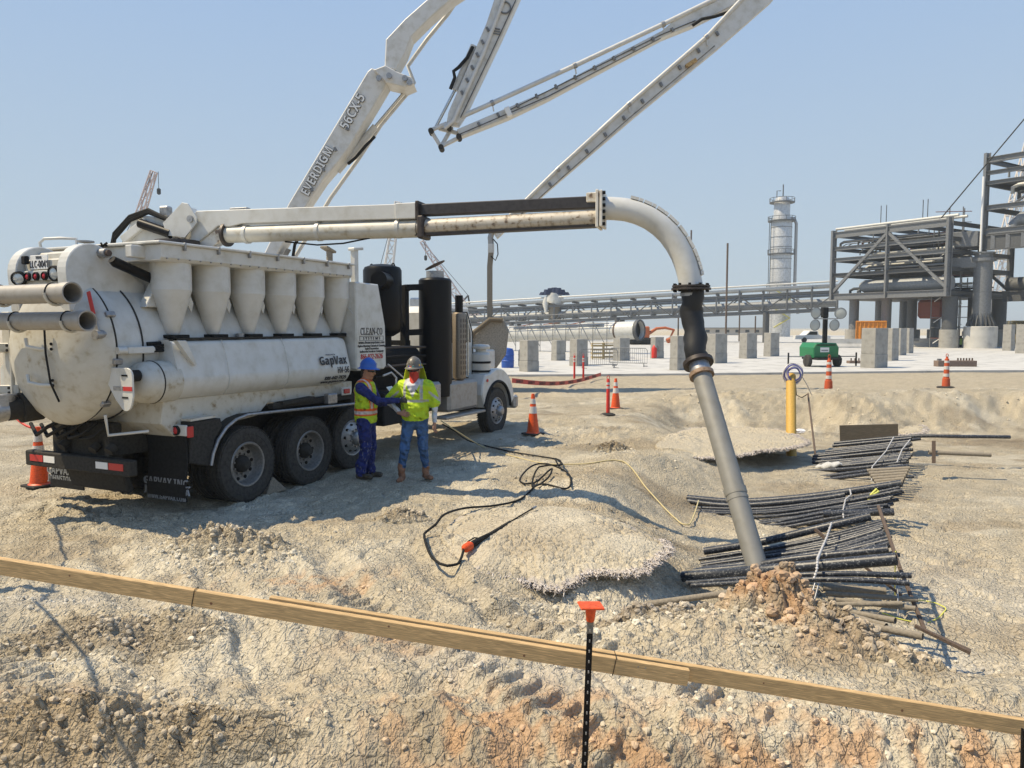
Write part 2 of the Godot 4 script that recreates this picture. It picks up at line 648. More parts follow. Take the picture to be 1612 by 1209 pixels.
func gh(x: float, d: float) -> float:
	var h := lie(x, d)
	if d > 70.0 or d < -3.0 or absf(x) > 75.0:
		return h
	var r := roughness_at(x, d)
	h -= 0.22 * ss(4.5, 4.08, d) * ss(2.0, 3.0, d)
	var tracks := 0.0
	var band := 0.0
	if d < 9.0:
		for q in TRACKS:
			var v := track_marks(x, d, q[0], q[1], q[2], q[3])
			tracks = maxf(tracks, v.x)
			band = maxf(band, v.y)
		r *= 1.0 - 0.8 * band
		h -= 0.03 * band - 0.058 * band * (1.0 - tracks)
	h += 0.045 * n_big.get_noise_2d(x, d)
	var far := clampf(1.4 - d / 50.0, 0.3, 1.0)
	h += (0.2 + r) * 0.052 * n_mid.get_noise_2d(x, d) * far * (1.0 - 0.75 * band)
	h += 0.016 * n_fine.get_noise_2d(x, d) * (0.3 + r)
	# ridges dragged along the way the machines went
	if d < 22.0:
		var u := x * 0.5 - d * 0.86
		var w := x * 0.86 + d * 0.5
		var rg := n_mid.get_noise_2d(u * 0.45 + 30.0, w * 2.3)
		h += (1.0 - band) * (0.022 + 0.03 * r) * (0.22 - absf(rg)) * ss(22.0, 12.0, d) * ss(4.0, 2.5, x)
		# wheel ruts with pushed-up shoulders
		if d < 9.0 and x < 2.6:
			for c in [0.4, 1.15, 2.2, 3.1]:
				var t: float = w - c + 0.05 * sin(u * 1.3 + c)
				if absf(t) < 0.6:
					h += (0.03 * exp(-pow((absf(t) - 0.24) / 0.09, 2.0)) - 0.055 * exp(-pow(t / 0.15, 4.0))) * ss(9.0, 7.5, d) * ss(2.6, 1.4, x) * ss(-0.5, 0.0, n_mask.get_noise_2d(u * 1.2, c * 20.0))
		# plates of crust, each at its own level
		h += (1.0 - 0.8 * band) * 0.026 * n_plate.get_noise_2d(x, d) * clampf(1.2 - r, 0.0, 1.0) * ss(15.0, 9.0, d)
	var bank := ss(20.8, 21.8, d - 0.04 * x) * ss(26.0, 24.0, d - 0.04 * x) * ss(3.0, 7.0, x)
	h += bank * (0.16 * n_mid.get_noise_2d(x * 0.55, d * 0.55) - 0.14 * (n_cell.get_noise_2d(x * 0.25, d * 0.25) + 0.5))
	if d < 34.0:
		var cl := n_cell.get_noise_2d(x, d)
		h -= r * r * 0.065 * (cl + 0.45)
		if r < 0.75:
			var ck := n_crack.get_noise_2d(x, d)
			h -= 0.03 * ss(-0.84, -0.97, ck) * (0.75 - r) * ss(-0.1, 0.25, n_mask.get_noise_2d(d * 2.0, x * 2.0)) * 2.0
	if d > 25.0 and d < 38.0:
		var y := d + 0.02 * x + 0.3 * sin(x * 0.3)
		h -= 0.09 * (exp(-pow((y - 27.2) / 0.22, 2.0)) + exp(-pow((y - 29.3) / 0.25, 2.0)) + 0.7 * exp(-pow((y - 31.6) / 0.3, 2.0)) + 0.7 * exp(-pow((y - 34.5) / 0.4, 2.0)))
		h += 0.06 * (exp(-pow((y - 27.8) / 0.3, 2.0)) + exp(-pow((y - 30.0) / 0.3, 2.0)))
	return h


func soil_color(x: float, d: float) -> Color:
	var tan_ := Color(0.61, 0.54, 0.41)
	var pale := Color(0.71, 0.65, 0.52)
	var red := Color(0.58, 0.37, 0.215)
	var grey := Color(0.54, 0.49, 0.39)
	var damp := Color(0.27, 0.215, 0.145)
	var a := n_clay.get_noise_2d(x * 0.7, d * 0.7)
	var b := n_clay.get_noise_2d(x * 1.3 + 40.0, d * 1.3)
	var f := n_fine.get_noise_2d(x * 0.35 + 9.0, d * 0.35)
	var c := tan_.lerp(pale, ss(-0.1, 0.35, a))
	c = c.lerp(grey, 0.8 * ss(0.0, 0.4, b))
	c = c.lerp(Color(0.43, 0.355, 0.25), 0.65 * ss(0.12, 0.42, n_clay.get_noise_2d(x * 0.45 + 80.0, d * 0.8)) * ss(24.0, 20.0, d))
	var clay := 1.0 * hill(x, d, 0.7, 4.35, 1.5, 0.5, -0.25) + 1.1 * hill(x, d, 2.6, 4.2, 0.8, 0.4) + 1.0 * hill(x, d, 2.3, 6.1, 0.6, 0.5) + 0.9 * hill(x, d, -1.9, 7.15, 0.9, 0.28)
	clay += 0.8 * hill(x, d, 1.7, 4.9, 0.6, 0.2, -0.3) + 0.7 * hill(x, d, -0.2, 4.55, 0.6, 0.3) + 0.7 * hill(x, d, -3.2, 4.7, 0.6, 0.2) + 0.6 * hill(x, d, -0.9, 5.7, 0.5, 0.2)
	c = c.lerp(red, clampf(clay * ss(-0.3, 0.55, b + 1.1 * f + 0.5 * n_mid.get_noise_2d(x * 2.0, d * 2.0)), 0.0, 0.8))
	var wet := 0.75 * hill(x, d, 2.6, 6.0, 0.7, 0.6) * ss(-0.2, 0.2, a) + 0.8 * hill(x, d, 1.95, 15.2, 0.4, 0.3) + 0.7 * hill(x, d, 2.15, 9.35, 0.5, 0.25) + 0.5 * hill(x, d, 2.4, 11.9, 1.1, 0.5) + 0.7 * hill(x, d, 13.4, 19.6, 1.4, 1.2)
	wet += 0.35 * ss(19.0, 20.0, d) * ss(24.0, 23.0, d) * ss(0.0, 0.4, b)
	c = c.lerp(damp, clampf(wet, 0.0, 0.85))
	if d > 25.5:
		c = c.lerp(Color(0.64, 0.565, 0.43), 0.8 * ss(25.5, 28.0, d))
	c = c.lerp(Color(0.72, 0.69, 0.62), 0.8 * hill(x, d, 3.6, 6.3, 0.5, 0.35) + 0.45 * hill(x, d, -3.9, 6.5, 1.0, 0.3) + 0.35 * hill(x, d, 4.6, 8.4, 1.6, 1.4) + 0.4 * hill(x, d, 0.3, 5.15, 1.0, 0.25, -0.25))
	var k := 1.0 + 0.16 * f
	return Color(c.r * k, c.g * k, c.b * k)


func ground_material() -> StandardMaterial3D:
	var size := 1024
	var fine := FastNoiseLite.new()
	fine.seed = 5
	fine.frequency = 0.035
	fine.fractal_octaves = 5
	fine.fractal_gain = 0.62
	var a := fine.get_seamless_image(size, size)
	var ck := FastNoiseLite.new()
	ck.seed = 6
	ck.noise_type = FastNoiseLite.TYPE_CELLULAR
	ck.cellular_return_type = FastNoiseLite.RETURN_DISTANCE2_SUB
	ck.fractal_type = FastNoiseLite.FRACTAL_NONE
	ck.frequency = 0.022
	ck.domain_warp_enabled = true
	ck.domain_warp_amplitude = 14.0
	ck.domain_warp_frequency = 0.02
	var b := ck.get_seamless_image(size, size)
	var grit := FastNoiseLite.new()
	grit.seed = 7
	grit.noise_type = FastNoiseLite.TYPE_CELLULAR
	grit.cellular_return_type = FastNoiseLite.RETURN_DISTANCE
	grit.fractal_octaves = 2
	grit.frequency = 0.07
	var g := grit.get_seamless_image(size, size)
	var msk := FastNoiseLite.new()
	msk.seed = 8
	msk.frequency = 0.006
	var m := msk.get_seamless_image(size, size)
	for im in [a, b, g, m]:
		im.convert(Image.FORMAT_L8)
	var da := a.get_data()
	var db := b.get_data()
	var dg := g.get_data()
	var dm := m.get_data()
	var hd := PackedByteArray()
	var cd := PackedByteArray()
	hd.resize(size * size)
	cd.resize(size * size * 3)
	for i in size * size:
		var mk := clampf((dm[i] - 85) / 60.0, 0.0, 1.0)
		var cr := clampf((34.0 - db[i]) / 34.0, 0.0, 1.0) * mk
		var hh := 120.0 + (da[i] - 128) * (0.62 - 0.2 * mk) - (dg[i] - 110) * (0.2 - 0.16 * mk) - cr * 95.0
		hd[i] = int(clampf(hh, 0.0, 255.0))
		# colour: grains and crumbs of paler and browner earth, and dark earth in the cracks
		var t := 222.0 + (da[i] - 128) * 0.32
		cd[i * 3] = int(clampf(t, 0.0, 255.0))
		cd[i * 3 + 1] = int(clampf(t - 2.0, 0.0, 255.0))
		cd[i * 3 + 2] = int(clampf(t - 6.0, 0.0, 255.0))
	var mt := mat(WHITE, 0.95, 0.0, ImageTexture.create_from_image(Image.create_from_data(size, size, false, Image.FORMAT_RGB8, cd)), 0.7, 0.0, true)
	mt.heightmap_enabled = true
	mt.heightmap_texture = ImageTexture.create_from_image(Image.create_from_data(size, size, false, Image.FORMAT_L8, hd))
	mt.heightmap_scale = 5.5
	mt.uv1_world_triplanar = true
	mt.metallic_specular = 0.25
	return mt


# a fan of rings round the origin; the rings lie closer together near by
func fan(s: Shape, a0: float, a1: float, na: int, radii: PackedFloat32Array) -> void:
	var f := s.v.size()
	for r in radii:
		for k in na + 1:
			var a := a0 + (a1 - a0) * k / na
			var x := r * sin(a)
			var d := r * cos(a)
			s.v.push_back(Vector3(x, gh(x, d), -d))
			s.c.push_back(soil_color(x, d))
			s.n.push_back(Vector3.ZERO)
	for i in radii.size() - 1:
		for k in na:
			var o := f + i * (na + 1) + k
			for t in [[o, o + 1, o + na + 2], [o, o + na + 2, o + na + 1]]:
				var nn: Vector3 = (s.v[t[1]] - s.v[t[0]]).cross(s.v[t[2]] - s.v[t[0]])
				for q in t:
					s.n[q] += nn
				s.face(t[0], t[1], t[2])
	for q in range(f, s.v.size()):
		s.n[q] = s.n[q].normalized()


func make_ground() -> void:
	setup_noise()
	var s := Shape.new()
	var radii := PackedFloat32Array()
	var r := 2.6
	while r < 48.0:
		radii.push_back(r)
		r *= 1.0044 if r < 26.0 else 1.011
	radii.push_back(48.0)
	fan(s, -0.80, 0.80, 560, radii)
	var wide := PackedFloat32Array()
	r = 2.6
	while r < 48.0:
		wide.push_back(r)
		r *= 1.05
	wide.push_back(48.0)
	fan(s, 0.80, TAU - 0.80, 240, wide)
	fan(s, 0.0, TAU, 120, PackedFloat32Array([0.05, 0.6, 1.3, 2.0, 2.62]))
	fan(s, 0.0, TAU, 400, PackedFloat32Array([47.9, 60.0, 90.0, 200.0, 600.0, 2000.0, 6000.0]))
	ground_mat = ground_material()
	sheet_mat = ground_mat.duplicate()
	sheet_mat.heightmap_scale = 3.0
	var g := obj("ground", s, ground_mat)
	tag(g, "tan churned and cracked earth of the building site", "ground", "", "structure")
	scatter_clods()


var ground_mat: StandardMaterial3D
var sheet_mat: StandardMaterial3D


# lumps of broken earth
func clod_mesh(sd: int) -> ArrayMesh:
	var rng := RandomNumberGenerator.new()
	rng.seed = sd
	var f := FastNoiseLite.new()
	f.seed = sd
	f.frequency = 0.9
	var s := Shape.new()
	var pts := []
	var rings := 5
	var seg := 8
	for i in rings + 1:
		var th := PI * i / rings
		var row := []
		for k in seg:
			var ph := TAU * (k + 0.5 * (i % 2)) / seg
			var p := Vector3(sin(th) * cos(ph), cos(th) * 0.75, sin(th) * sin(ph))
			row.append(p * (0.85 + 0.45 * f.get_noise_3dv(p * 1.5) + rng.randf_range(-0.08, 0.08)) if i > 0 and i < rings else p * 0.8)
		pts.append(row)
	for i in rings:
		for k in seg:
			var j := (k + 1) % seg
			var o := 0 if i % 2 == 0 else 0
			s.tri(pts[i][k], pts[i][j], pts[i + 1][j])
			s.tri(pts[i][k], pts[i + 1][j], pts[i + 1][k])
	return s.done()


func scatter_clods() -> void:
	var rng := RandomNumberGenerator.new()
	rng.seed = 77
	var cm := mat(WHITE, 0.95, 0.0, null, 1.0, 0.0, true)
	cm.metallic_specular = 0.2
	var lists := [[], [], [], []]
	var tries := 0
	while tries < 70000:
		tries += 1
		var x := 0.0
		var d := 0.0
		var big := 1.0
		var pick := rng.randf()
		if pick < 0.62:
			d = 3.4 + pow(rng.randf(), 1.3) * 7.0
			x = rng.randf_range(-0.85, 0.85) * d
		elif pick < 0.72:
			x = rng.randfn(2.35, 0.45)
			d = rng.randfn(6.15, 0.4)
			big = 1.3
		elif pick < 0.76:
			x = rng.randfn(-3.1, 0.5)
			d = rng.randfn(7.9, 0.22)
			big = 1.3
		elif pick < 0.8:
			x = rng.randfn(0.9, 1.0)
			d = rng.randfn(6.6, 0.2)
			big = 1.2
		else:
			d = rng.randf_range(10.0, 27.0)
			x = rng.randf_range(-0.4, 0.72) * d
			big = 1.3
		var ro := roughness_at(x, d)
		if rng.randf() > 0.03 + 0.34 * ro * ro:
			continue
		var size := big * (0.003 + 0.022 * pow(rng.randf(), 5.0) * minf(1.6, 0.5 + ro))
		var c := soil_color(x, d)
		var k := rng.randf_range(0.75, 1.02)
		var b := Basis.from_euler(Vector3(rng.randf() * TAU, rng.randf() * TAU, rng.randf() * TAU)).scaled(Vector3(size, size * rng.randf_range(0.6, 1.0), size))
		lists[tries % 4].append([Transform3D(b, Vector3(x, gh(x, d) + size * 0.1, -d)), Color(c.r * k, c.g * k, c.b * k)])
	for i in 4:
		var mm := MultiMesh.new()
		mm.transform_format = MultiMesh.TRANSFORM_3D
		mm.use_colors = true
		mm.mesh = clod_mesh(100 + i)
		mm.instance_count = lists[i].size()
		for k in lists[i].size():
			mm.set_instance_transform(k, lists[i][k][0])
			mm.set_instance_color(k, lists[i][k][1])
		var o := MultiMeshInstance3D.new()
		o.multimesh = mm
		o.material_override = cm
		o.name = numbered("dirt_clods")
		add_child(o, true)
		tag(o, "loose crumbs and clods of tan earth strewn over the ground", "dirt", "", "stuff")



# ---------------------------------------------------------------- things on the near ground
func on_ground(q: Vector2, lift := 0.0) -> Vector3:
	return Vector3(q.x, gh(q.x, q.y) + lift, -q.y)


# a rope, hose or wire that lies on the ground
func lying(called: String, pts: Array, r: float, m: Material, parent: Node = null, seg := 7) -> MeshInstance3D:
	var cv := Curve3D.new()
	for i in pts.size():
		var a: Vector3 = pts[maxi(i - 1, 0)]
		var b: Vector3 = pts[mini(i + 1, pts.size() - 1)]
		cv.add_point(pts[i], (a - b) / 6.0, (b - a) / 6.0)
	var p := []
	var n := maxi(6, int(cv.get_baked_length() / 0.05))
	for i in n + 1:
		p.append(cv.sample_baked(cv.get_baked_length() * i / n))
	return obj(called, Shape.new().tube(p, r, seg), m, parent)


func wood_material(col: Color, sd: int) -> StandardMaterial3D:
	var f := FastNoiseLite.new()
	f.seed = sd
	f.frequency = 0.012
	f.fractal_octaves = 3
	f.domain_warp_enabled = true
	f.domain_warp_amplitude = 20.0
	f.domain_warp_frequency = 0.006
	var im := f.get_seamless_image(512, 512)
	var g := FastNoiseLite.new()
	g.seed = sd + 1
	g.frequency = 0.05
	var im2 := g.get_seamless_image(512, 512)
	im.convert(Image.FORMAT_L8)
	im2.convert(Image.FORMAT_L8)
	var a := im.get_data()
	var b := im2.get_data()
	var d := PackedByteArray()
	d.resize(512 * 512 * 3)
	for i in 512 * 512:
		var ring := 0.5 + 0.5 * sin(a[i] * 0.16)
		var v := 0.72 + 0.22 * ring * ring + 0.14 * (b[i] / 255.0 - 0.5)
		d[i * 3] = int(clampf(255.0 * v, 0, 255))
		d[i * 3 + 1] = int(clampf(255.0 * (v * 0.985), 0, 255))
		d[i * 3 + 2] = int(clampf(255.0 * (v * 0.95 - 0.02), 0, 255))
	var m := mat(col, 0.75, 0.0, ImageTexture.create_from_image(Image.create_from_data(512, 512, false, Image.FORMAT_RGB8, d)))
	m.uv1_scale = Vector3(0.16, 6.0, 6.0)
	return m


# a sawn plank from p to q, built along its own x axis
func plank(p: Vector3, q: Vector3, high: float, thick: float, m: Material, called := "board") -> MeshInstance3D:
	var o := obj(called, Shape.new().box(Vector3.ZERO, Vector3(p.distance_to(q), high, thick), Basis.IDENTITY, 0.003), m)
	var x := (q - p).normalized()
	var z := x.cross(Vector3.UP).normalized()
	o.transform = Transform3D(Basis(x, z.cross(x), z), (p + q) / 2)
	return o


func wire_tie(at: Vector3, parent: Node, along_: Vector3, deep: float) -> void:
	var z := along_.cross(Vector3.UP).normalized()
	var pts := []
	for c in [[-0.05, 0.022], [0.047, 0.022], [0.05, 0.02], [0.05, -deep], [-0.05, -deep], [-0.05, 0.02]]:
		pts.append(at + Vector3.UP * c[0] + z * c[1] + along_ * (0.01 * c[0] / 0.05))
	var o := obj("wire_tie", Shape.new().tube(pts, 0.0022, 6), MT.black_dull, null)
	o.get_parent().remove_child(o)
	parent.add_child(o, true)
	o.transform = (parent as Node3D).transform.affine_inverse()


func traffic_cone(called: String, label: String, at: Vector3, tall: float, group := "orange traffic cones") -> Node3D:
	var k := tall / 0.9
	var t := thing(called, label, "traffic cone", at, group, 0.3 + at.x)
	obj("base", Shape.new().box(Vector3(0, 0.02, 0) * k, Vector3(0.38, 0.04, 0.38) * k, Basis.IDENTITY, 0.012), MT.black_dirty, t)
	obj("cone_body", Shape.new().lathe([Vector2(0.16, 0.04) * k, Vector2(0.135, 0.06) * k, Vector2(0.04, 0.86) * k, Vector2(0.033, 0.9) * k, Vector2(0, 0.9) * k], 28), MT.orange, t)
	for b in [[0.47, 0.62], [0.68, 0.79]]:
		var r0: float = 0.137 - (b[0] - 0.06) * 0.119
		var r1: float = 0.137 - (b[1] - 0.06) * 0.119
		obj("reflective_band", Shape.new().lathe([Vector2(r0 - 0.004, b[0]) * k, Vector2(r0 + 0.002, b[0]) * k, Vector2(r1 + 0.002, b[1]) * k, Vector2(r1 - 0.004, b[1]) * k], 28), MT.band, t)
	return t


func delineator(called: String, label: String, at: Vector3, tall: float, m: Material, with_base := true) -> Node3D:
	var t := thing(called, label, "delineator post", at, "red delineator posts")
	if with_base:
		obj("base", Shape.new().lathe([Vector2(0.2, 0), Vector2(0.2, 0.03), Vector2(0.13, 0.06), Vector2(0.06, 0.07), Vector2(0, 0.07)], 16), MT.black_dirty, t)
	obj("post", Shape.new().lathe([Vector2(0.05, 0.03), Vector2(0.045, tall * 0.9), Vector2(0.03, tall * 0.93), Vector2(0, tall * 0.93)], 16), m, t)
	var ring := []
	for k in 13:
		var a := TAU * k / 12
		ring.append(Vector3(0.035 * cos(a), tall * 0.96 + 0.05 * sin(a), 0))
	obj("grab_loop", Shape.new().tube(ring, 0.009, 6), m, t)
	for b in [[0.68, 0.74], [0.78, 0.84]]:
		obj("reflective_band", Shape.new().lathe([Vector2(0.04, b[0] * tall), Vector2(0.0495, b[0] * tall), Vector2(0.0495, b[1] * tall), Vector2(0.04, b[1] * tall)], 16), MT.band, t)
	return t


func channelizer(label: String, at: Vector3, tall: float) -> Node3D:
	var t := thing("channelizer_cone", label, "channelizer cone", at, "tall striped channelizer cones")
	var k := tall / 1.25
	obj("base", Shape.new().lathe([Vector2(0.34, 0), Vector2(0.35, 0.03), Vector2(0.3, 0.06), Vector2(0.12, 0.08), Vector2(0, 0.08)], 8), MT.black_dirty, t)
	obj("cone_body", Shape.new().lathe([Vector2(0.14, 0.06) * k, Vector2(0.125, 0.35) * k, Vector2(0.1, 0.36) * k, Vector2(0.075, 1.06) * k, Vector2(0.045, 1.08) * k, Vector2(0.04, 1.14) * k, Vector2(0, 1.14) * k], 24), MT.orange_dull, t)
	for b in [[0.42, 0.53], [0.68, 0.8], [0.92, 1.0]]:
		var r0: float = 0.102 - (b[0] - 0.36) * 0.0357
		var r1: float = 0.102 - (b[1] - 0.36) * 0.0357
		obj("reflective_band", Shape.new().lathe([Vector2(r0 - 0.01, b[0]) * k, Vector2(r0 + 0.002, b[0]) * k, Vector2(r1 + 0.002, b[1]) * k, Vector2(r1 - 0.01, b[1]) * k], 24), MT.band, t)
	var ring := []
	for q in 13:
		var a := TAU * q / 12
		ring.append(Vector3(0.04 * cos(a), 1.19 + 0.06 * sin(a), 0) * k)
	obj("grab_loop", Shape.new().tube(ring, 0.013, 6), MT.orange_dull, t)
	return t


# a stiff sheet of dirt-caked cloth: a dome between its middle and a rim of points
func caked_sheet(called: String, label: String, mid: Vector3, rim: Array, fray_from: int, fray_to: int, pale: float) -> void:
	var t := thing(called, label, "ground sheet", Vector3.ZERO, "dirt-caked geotextile sheets")
	var cv := Curve3D.new()
	for i in rim.size() + 1:
		var a: Vector3 = rim[(i + rim.size() - 1) % rim.size()]
		var b: Vector3 = rim[(i + 1) % rim.size()]
		cv.add_point(rim[i % rim.size()], (a - b) / 6.0, (b - a) / 6.0)
	var na := 420
	var nr := 110
	var s := Shape.new()
	var base := s.v.size()
	var edge := []
	var rough := []
	for i in na:
		var k := i * 220.0 / na
		var e := cv.sample_baked(cv.get_baked_length() * i / na)
		rough.append(Vector3(n_fine.get_noise_2d(k * 0.11, 3.0) * 0.05, n_fine.get_noise_2d(k * 0.07, 9.0) * 0.03, n_fine.get_noise_2d(k * 0.11, 7.0) * 0.05))
		edge.append(e)
	for side in 2:
		for i in nr + 1:
			var r := float(i) / nr
			for k in na:
				var e: Vector3 = edge[k]
				var p := mid.lerp(e, r)
				p.y = e.y + (mid.y - e.y) * (1.0 - r * r)
				p += (rough[k] as Vector3) * pow(r, 8.0)
				var lump := 0.03 * n_mid.get_noise_2d(p.x * 0.9, p.z * 0.9) + 0.004 * n_fine.get_noise_2d(p.x * 1.3, p.z * 1.3) - 0.008 * (n_cell.get_noise_2d(p.x * 1.3, p.z * 1.3) + 0.5)
				var ck := n_crack.get_noise_2d(p.x * 1.9, p.z * 1.9)
				lump -= 0.026 * ss(-0.8, -0.96, ck) * ss(0.25, 0.55, r) * ss(-0.3, 0.1, n_big.get_noise_2d(p.x * 3.0, p.z * 3.0))
				p.y += lump * (1.0 if side == 0 else 0.3) + ss(0.0, 0.3, 1.0 - r) * 0.02 - side * 0.035
				if r < 0.86 and side == 0:
					p.y = maxf(p.y, gh(p.x, -p.z) + 0.03)
				var c := soil_color(p.x, -p.z).lerp(Color(0.64, 0.575, 0.45), pale)
				c = c.lerp(Color(0.58, 0.53, 0.48), ss(0.93, 0.98, r + 0.03 * n_fine.get_noise_2d(p.x * 3.0, p.z * 3.0)))
				s.v.push_back(p)
				s.c.push_back(c)
				s.n.push_back(Vector3.ZERO)
		for i in nr:
			for k in na:
				var o := base + side * (nr + 1) * na + i * na + k
				var o1 := base + side * (nr + 1) * na + i * na + (k + 1) % na
				for q in [[o, o + na, o1 + na], [o, o1 + na, o1]]:
					var nn: Vector3 = (s.v[q[1]] - s.v[q[0]]).cross(s.v[q[2]] - s.v[q[0]])
					if nn.y < 0.0:
						q = [q[0], q[2], q[1]]
						nn = -nn
					if side == 1:
						nn = -nn
						q = [q[0], q[2], q[1]]
					for w in q:
						s.n[w] += nn
					s.face(q[0], q[1], q[2])
	for q in s.n.size():
		s.n[q] = s.n[q].normalized()
	obj("caked_cloth", s, sheet_mat, t)
	# the frayed rim, tufts of pale fibre
	var rng := RandomNumberGenerator.new()
	rng.seed = 5 + fray_from
	var fr := Shape.new()
	for q in 3600:
		var k := int(rng.randf_range(fray_from, fray_to) * na / 220.0) % na
		var e: Vector3 = edge[k] + rough[k]
		var out := (e - mid) * Vector3(1, 0, 1)
		out = out.normalized()
		var p := e - out * rng.randf_range(-0.03, 0.09) + Vector3(0, rng.randf_range(-0.03, 0.015), 0)
		var r := rng.randf_range(0.003, 0.009)
		var v := rng.randf_range(0.6, 1.1)
		fr.col = Color(0.66 * v, 0.6 * v, 0.55 * v)
		var fd := Vector3(rng.randf_range(-1, 1), rng.randf_range(-0.9, 0.5), rng.randf_range(-1, 1)) + out * 0.8
		fr.tube([p, p + fd.normalized() * rng.randf_range(0.015, 0.045)], [r, r * 0.4], 4)
	obj("frayed_rim", fr, mat(WHITE, 0.95, 0.0, null, 1.0, 0.0, true), t).set_meta("kind", "stuff")


# a heap of clods: a lumpy dome over the ground with loose lumps on it
func heap(called: String, label: String, at: Vector2, rx: float, rd: float, tall: float, c0: Color, c1: Color, lumps: int, lump: float, sd: int, turn := 0.0) -> void:
	var t := thing(called, label, "dirt heap", Vector3.ZERO, "heaps of broken earth")
	var rng := RandomNumberGenerator.new()
	rng.seed = sd
	var s := Shape.new()
	var na := 130
	var nr := 60
	for i in nr + 1:
		var r := float(i) / nr
		for k in na:
			var a := TAU * k / na
			var q := Vector2(cos(a) * rx * r, sin(a) * rd * r).rotated(turn) * (1.0 + 0.25 * n_mid.get_noise_2d(cos(a) * 2.0 + sd, sin(a) * 2.0)) + at
			var shape_ := pow(maxf(0.0, 1.0 - r), 0.85) * tall
			var b := n_mid.get_noise_2d(q.x * 2.2 + sd, q.y * 2.2)
			var h := gh(q.x, q.y) + shape_ * (1.0 + 0.6 * b) - 0.09 * (n_cell.get_noise_2d(q.x * 0.8, q.y * 0.8) + 0.45) * ss(1.0, 0.7, r) - 0.05 * (n_cell.get_noise_2d(q.x * 1.7, q.y * 1.7) + 0.45) * ss(1.0, 0.7, r) - 0.04 * ss(0.85, 1.0, r)
			var mix_ := ss(-0.25, 0.3, n_clay.get_noise_2d(q.x * 1.6 + sd, q.y * 1.6) + 0.5 * (at.x - q.x) / rx)
			var c := c0.lerp(c1, 1.0 - mix_).lerp(soil_color(q.x, q.y), 0.15 + 0.85 * ss(0.6, 1.0, r))
			var v := 1.0 + 0.25 * n_fine.get_noise_2d(q.x, q.y)
			s.v.push_back(Vector3(q.x, h, -q.y))
			s.c.push_back(Color(c.r * v, c.g * v, c.b * v))
			s.n.push_back(Vector3.ZERO)
	for i in nr:
		for k in na:
			var o := i * na + k
			var o1 := i * na + (k + 1) % na
			for q in [[o, o + na, o1 + na], [o, o1 + na, o1]]:
				var nn: Vector3 = (s.v[q[1]] - s.v[q[0]]).cross(s.v[q[2]] - s.v[q[0]])
				if nn.y < 0.0:
					nn = -nn
					q = [q[0], q[2], q[1]]
				for w in q:
					s.n[w] += nn
				s.face(q[0], q[1], q[2])
	for q in s.n.size():
		s.n[q] = s.n[q].normalized()
	obj("heaped_earth", s, ground_mat, t)
	var mm := MultiMesh.new()
	mm.transform_format = MultiMesh.TRANSFORM_3D
	mm.use_colors = true
	mm.mesh = clod_mesh(200 + sd)
	mm.instance_count = lumps
	for i in lumps:
		var k := rng.randi_range(0, s.v.size() - na * 3)
		var p := s.v[k]
		var c := s.c[k]
		var size := lump * (0.25 + 0.75 * pow(rng.randf(), 3.0))
		var v := rng.randf_range(0.8, 1.1)
		mm.set_instance_transform(i, Transform3D(Basis.from_euler(Vector3(rng.randf() * TAU, rng.randf() * TAU, 0)).scaled(Vector3.ONE * size), p + Vector3(0, size * 0.2, 0)))
		mm.set_instance_color(i, Color(c.r * v, c.g * v, c.b * v))
	var o := MultiMeshInstance3D.new()
	o.multimesh = mm
	o.material_override = mat(WHITE, 0.95, 0.0, null, 1.0, 0.0, true)
	o.name = "clods"
	o.set_meta("kind", "stuff")
	t.add_child(o, true)


func t_post(label: String, foot: Vector3, top: Vector3, capped: bool) -> void:
	var t := thing("fence_post", label, "fence post", foot, "steel fence posts of the board rail")
	var l := foot.distance_to(top)
	var y := (top - foot).normalized()
	var z := Vector3(0.1, 0, 1).normalized()
	var x := y.cross(z).normalized()
	z = x.cross(y)
	var bs := Basis(x, y, z)
	var s := Shape.new()
	s.box(y * (l / 2), Vector3(0.033, l, 0.004), bs, 0.001)
	s.box(y * (l / 2) - z * 0.017, Vector3(0.005, l, 0.03), bs, 0.001)
	obj("post", s, MT.black, t)
	for i in int(l / 0.055):
		obj("stud", Shape.new().box(y * (0.03 + i * 0.055) + z * 0.004, Vector3(0.007, 0.016, 0.006), bs, 0.0015), MT.steel, t)
	if capped:
		obj("bare_top", Shape.new().box(y * (l - 0.07), Vector3(0.0345, 0.14, 0.0055), bs, 0.001), MT.mud_pipe, t)
		var c := Shape.new()
		c.xf = Transform3D(bs, y * l)
		c.lathe([Vector2(0.019, -0.075), Vector2(0.022, -0.07), Vector2(0.03, 0.0), Vector2(0.03, 0.004)], 16)
		c.box(Vector3(0, 0.008, 0), Vector3(0.125, 0.012, 0.115), Basis.IDENTITY, 0.004)
		obj("safety_cap", c, MT.orange, t)


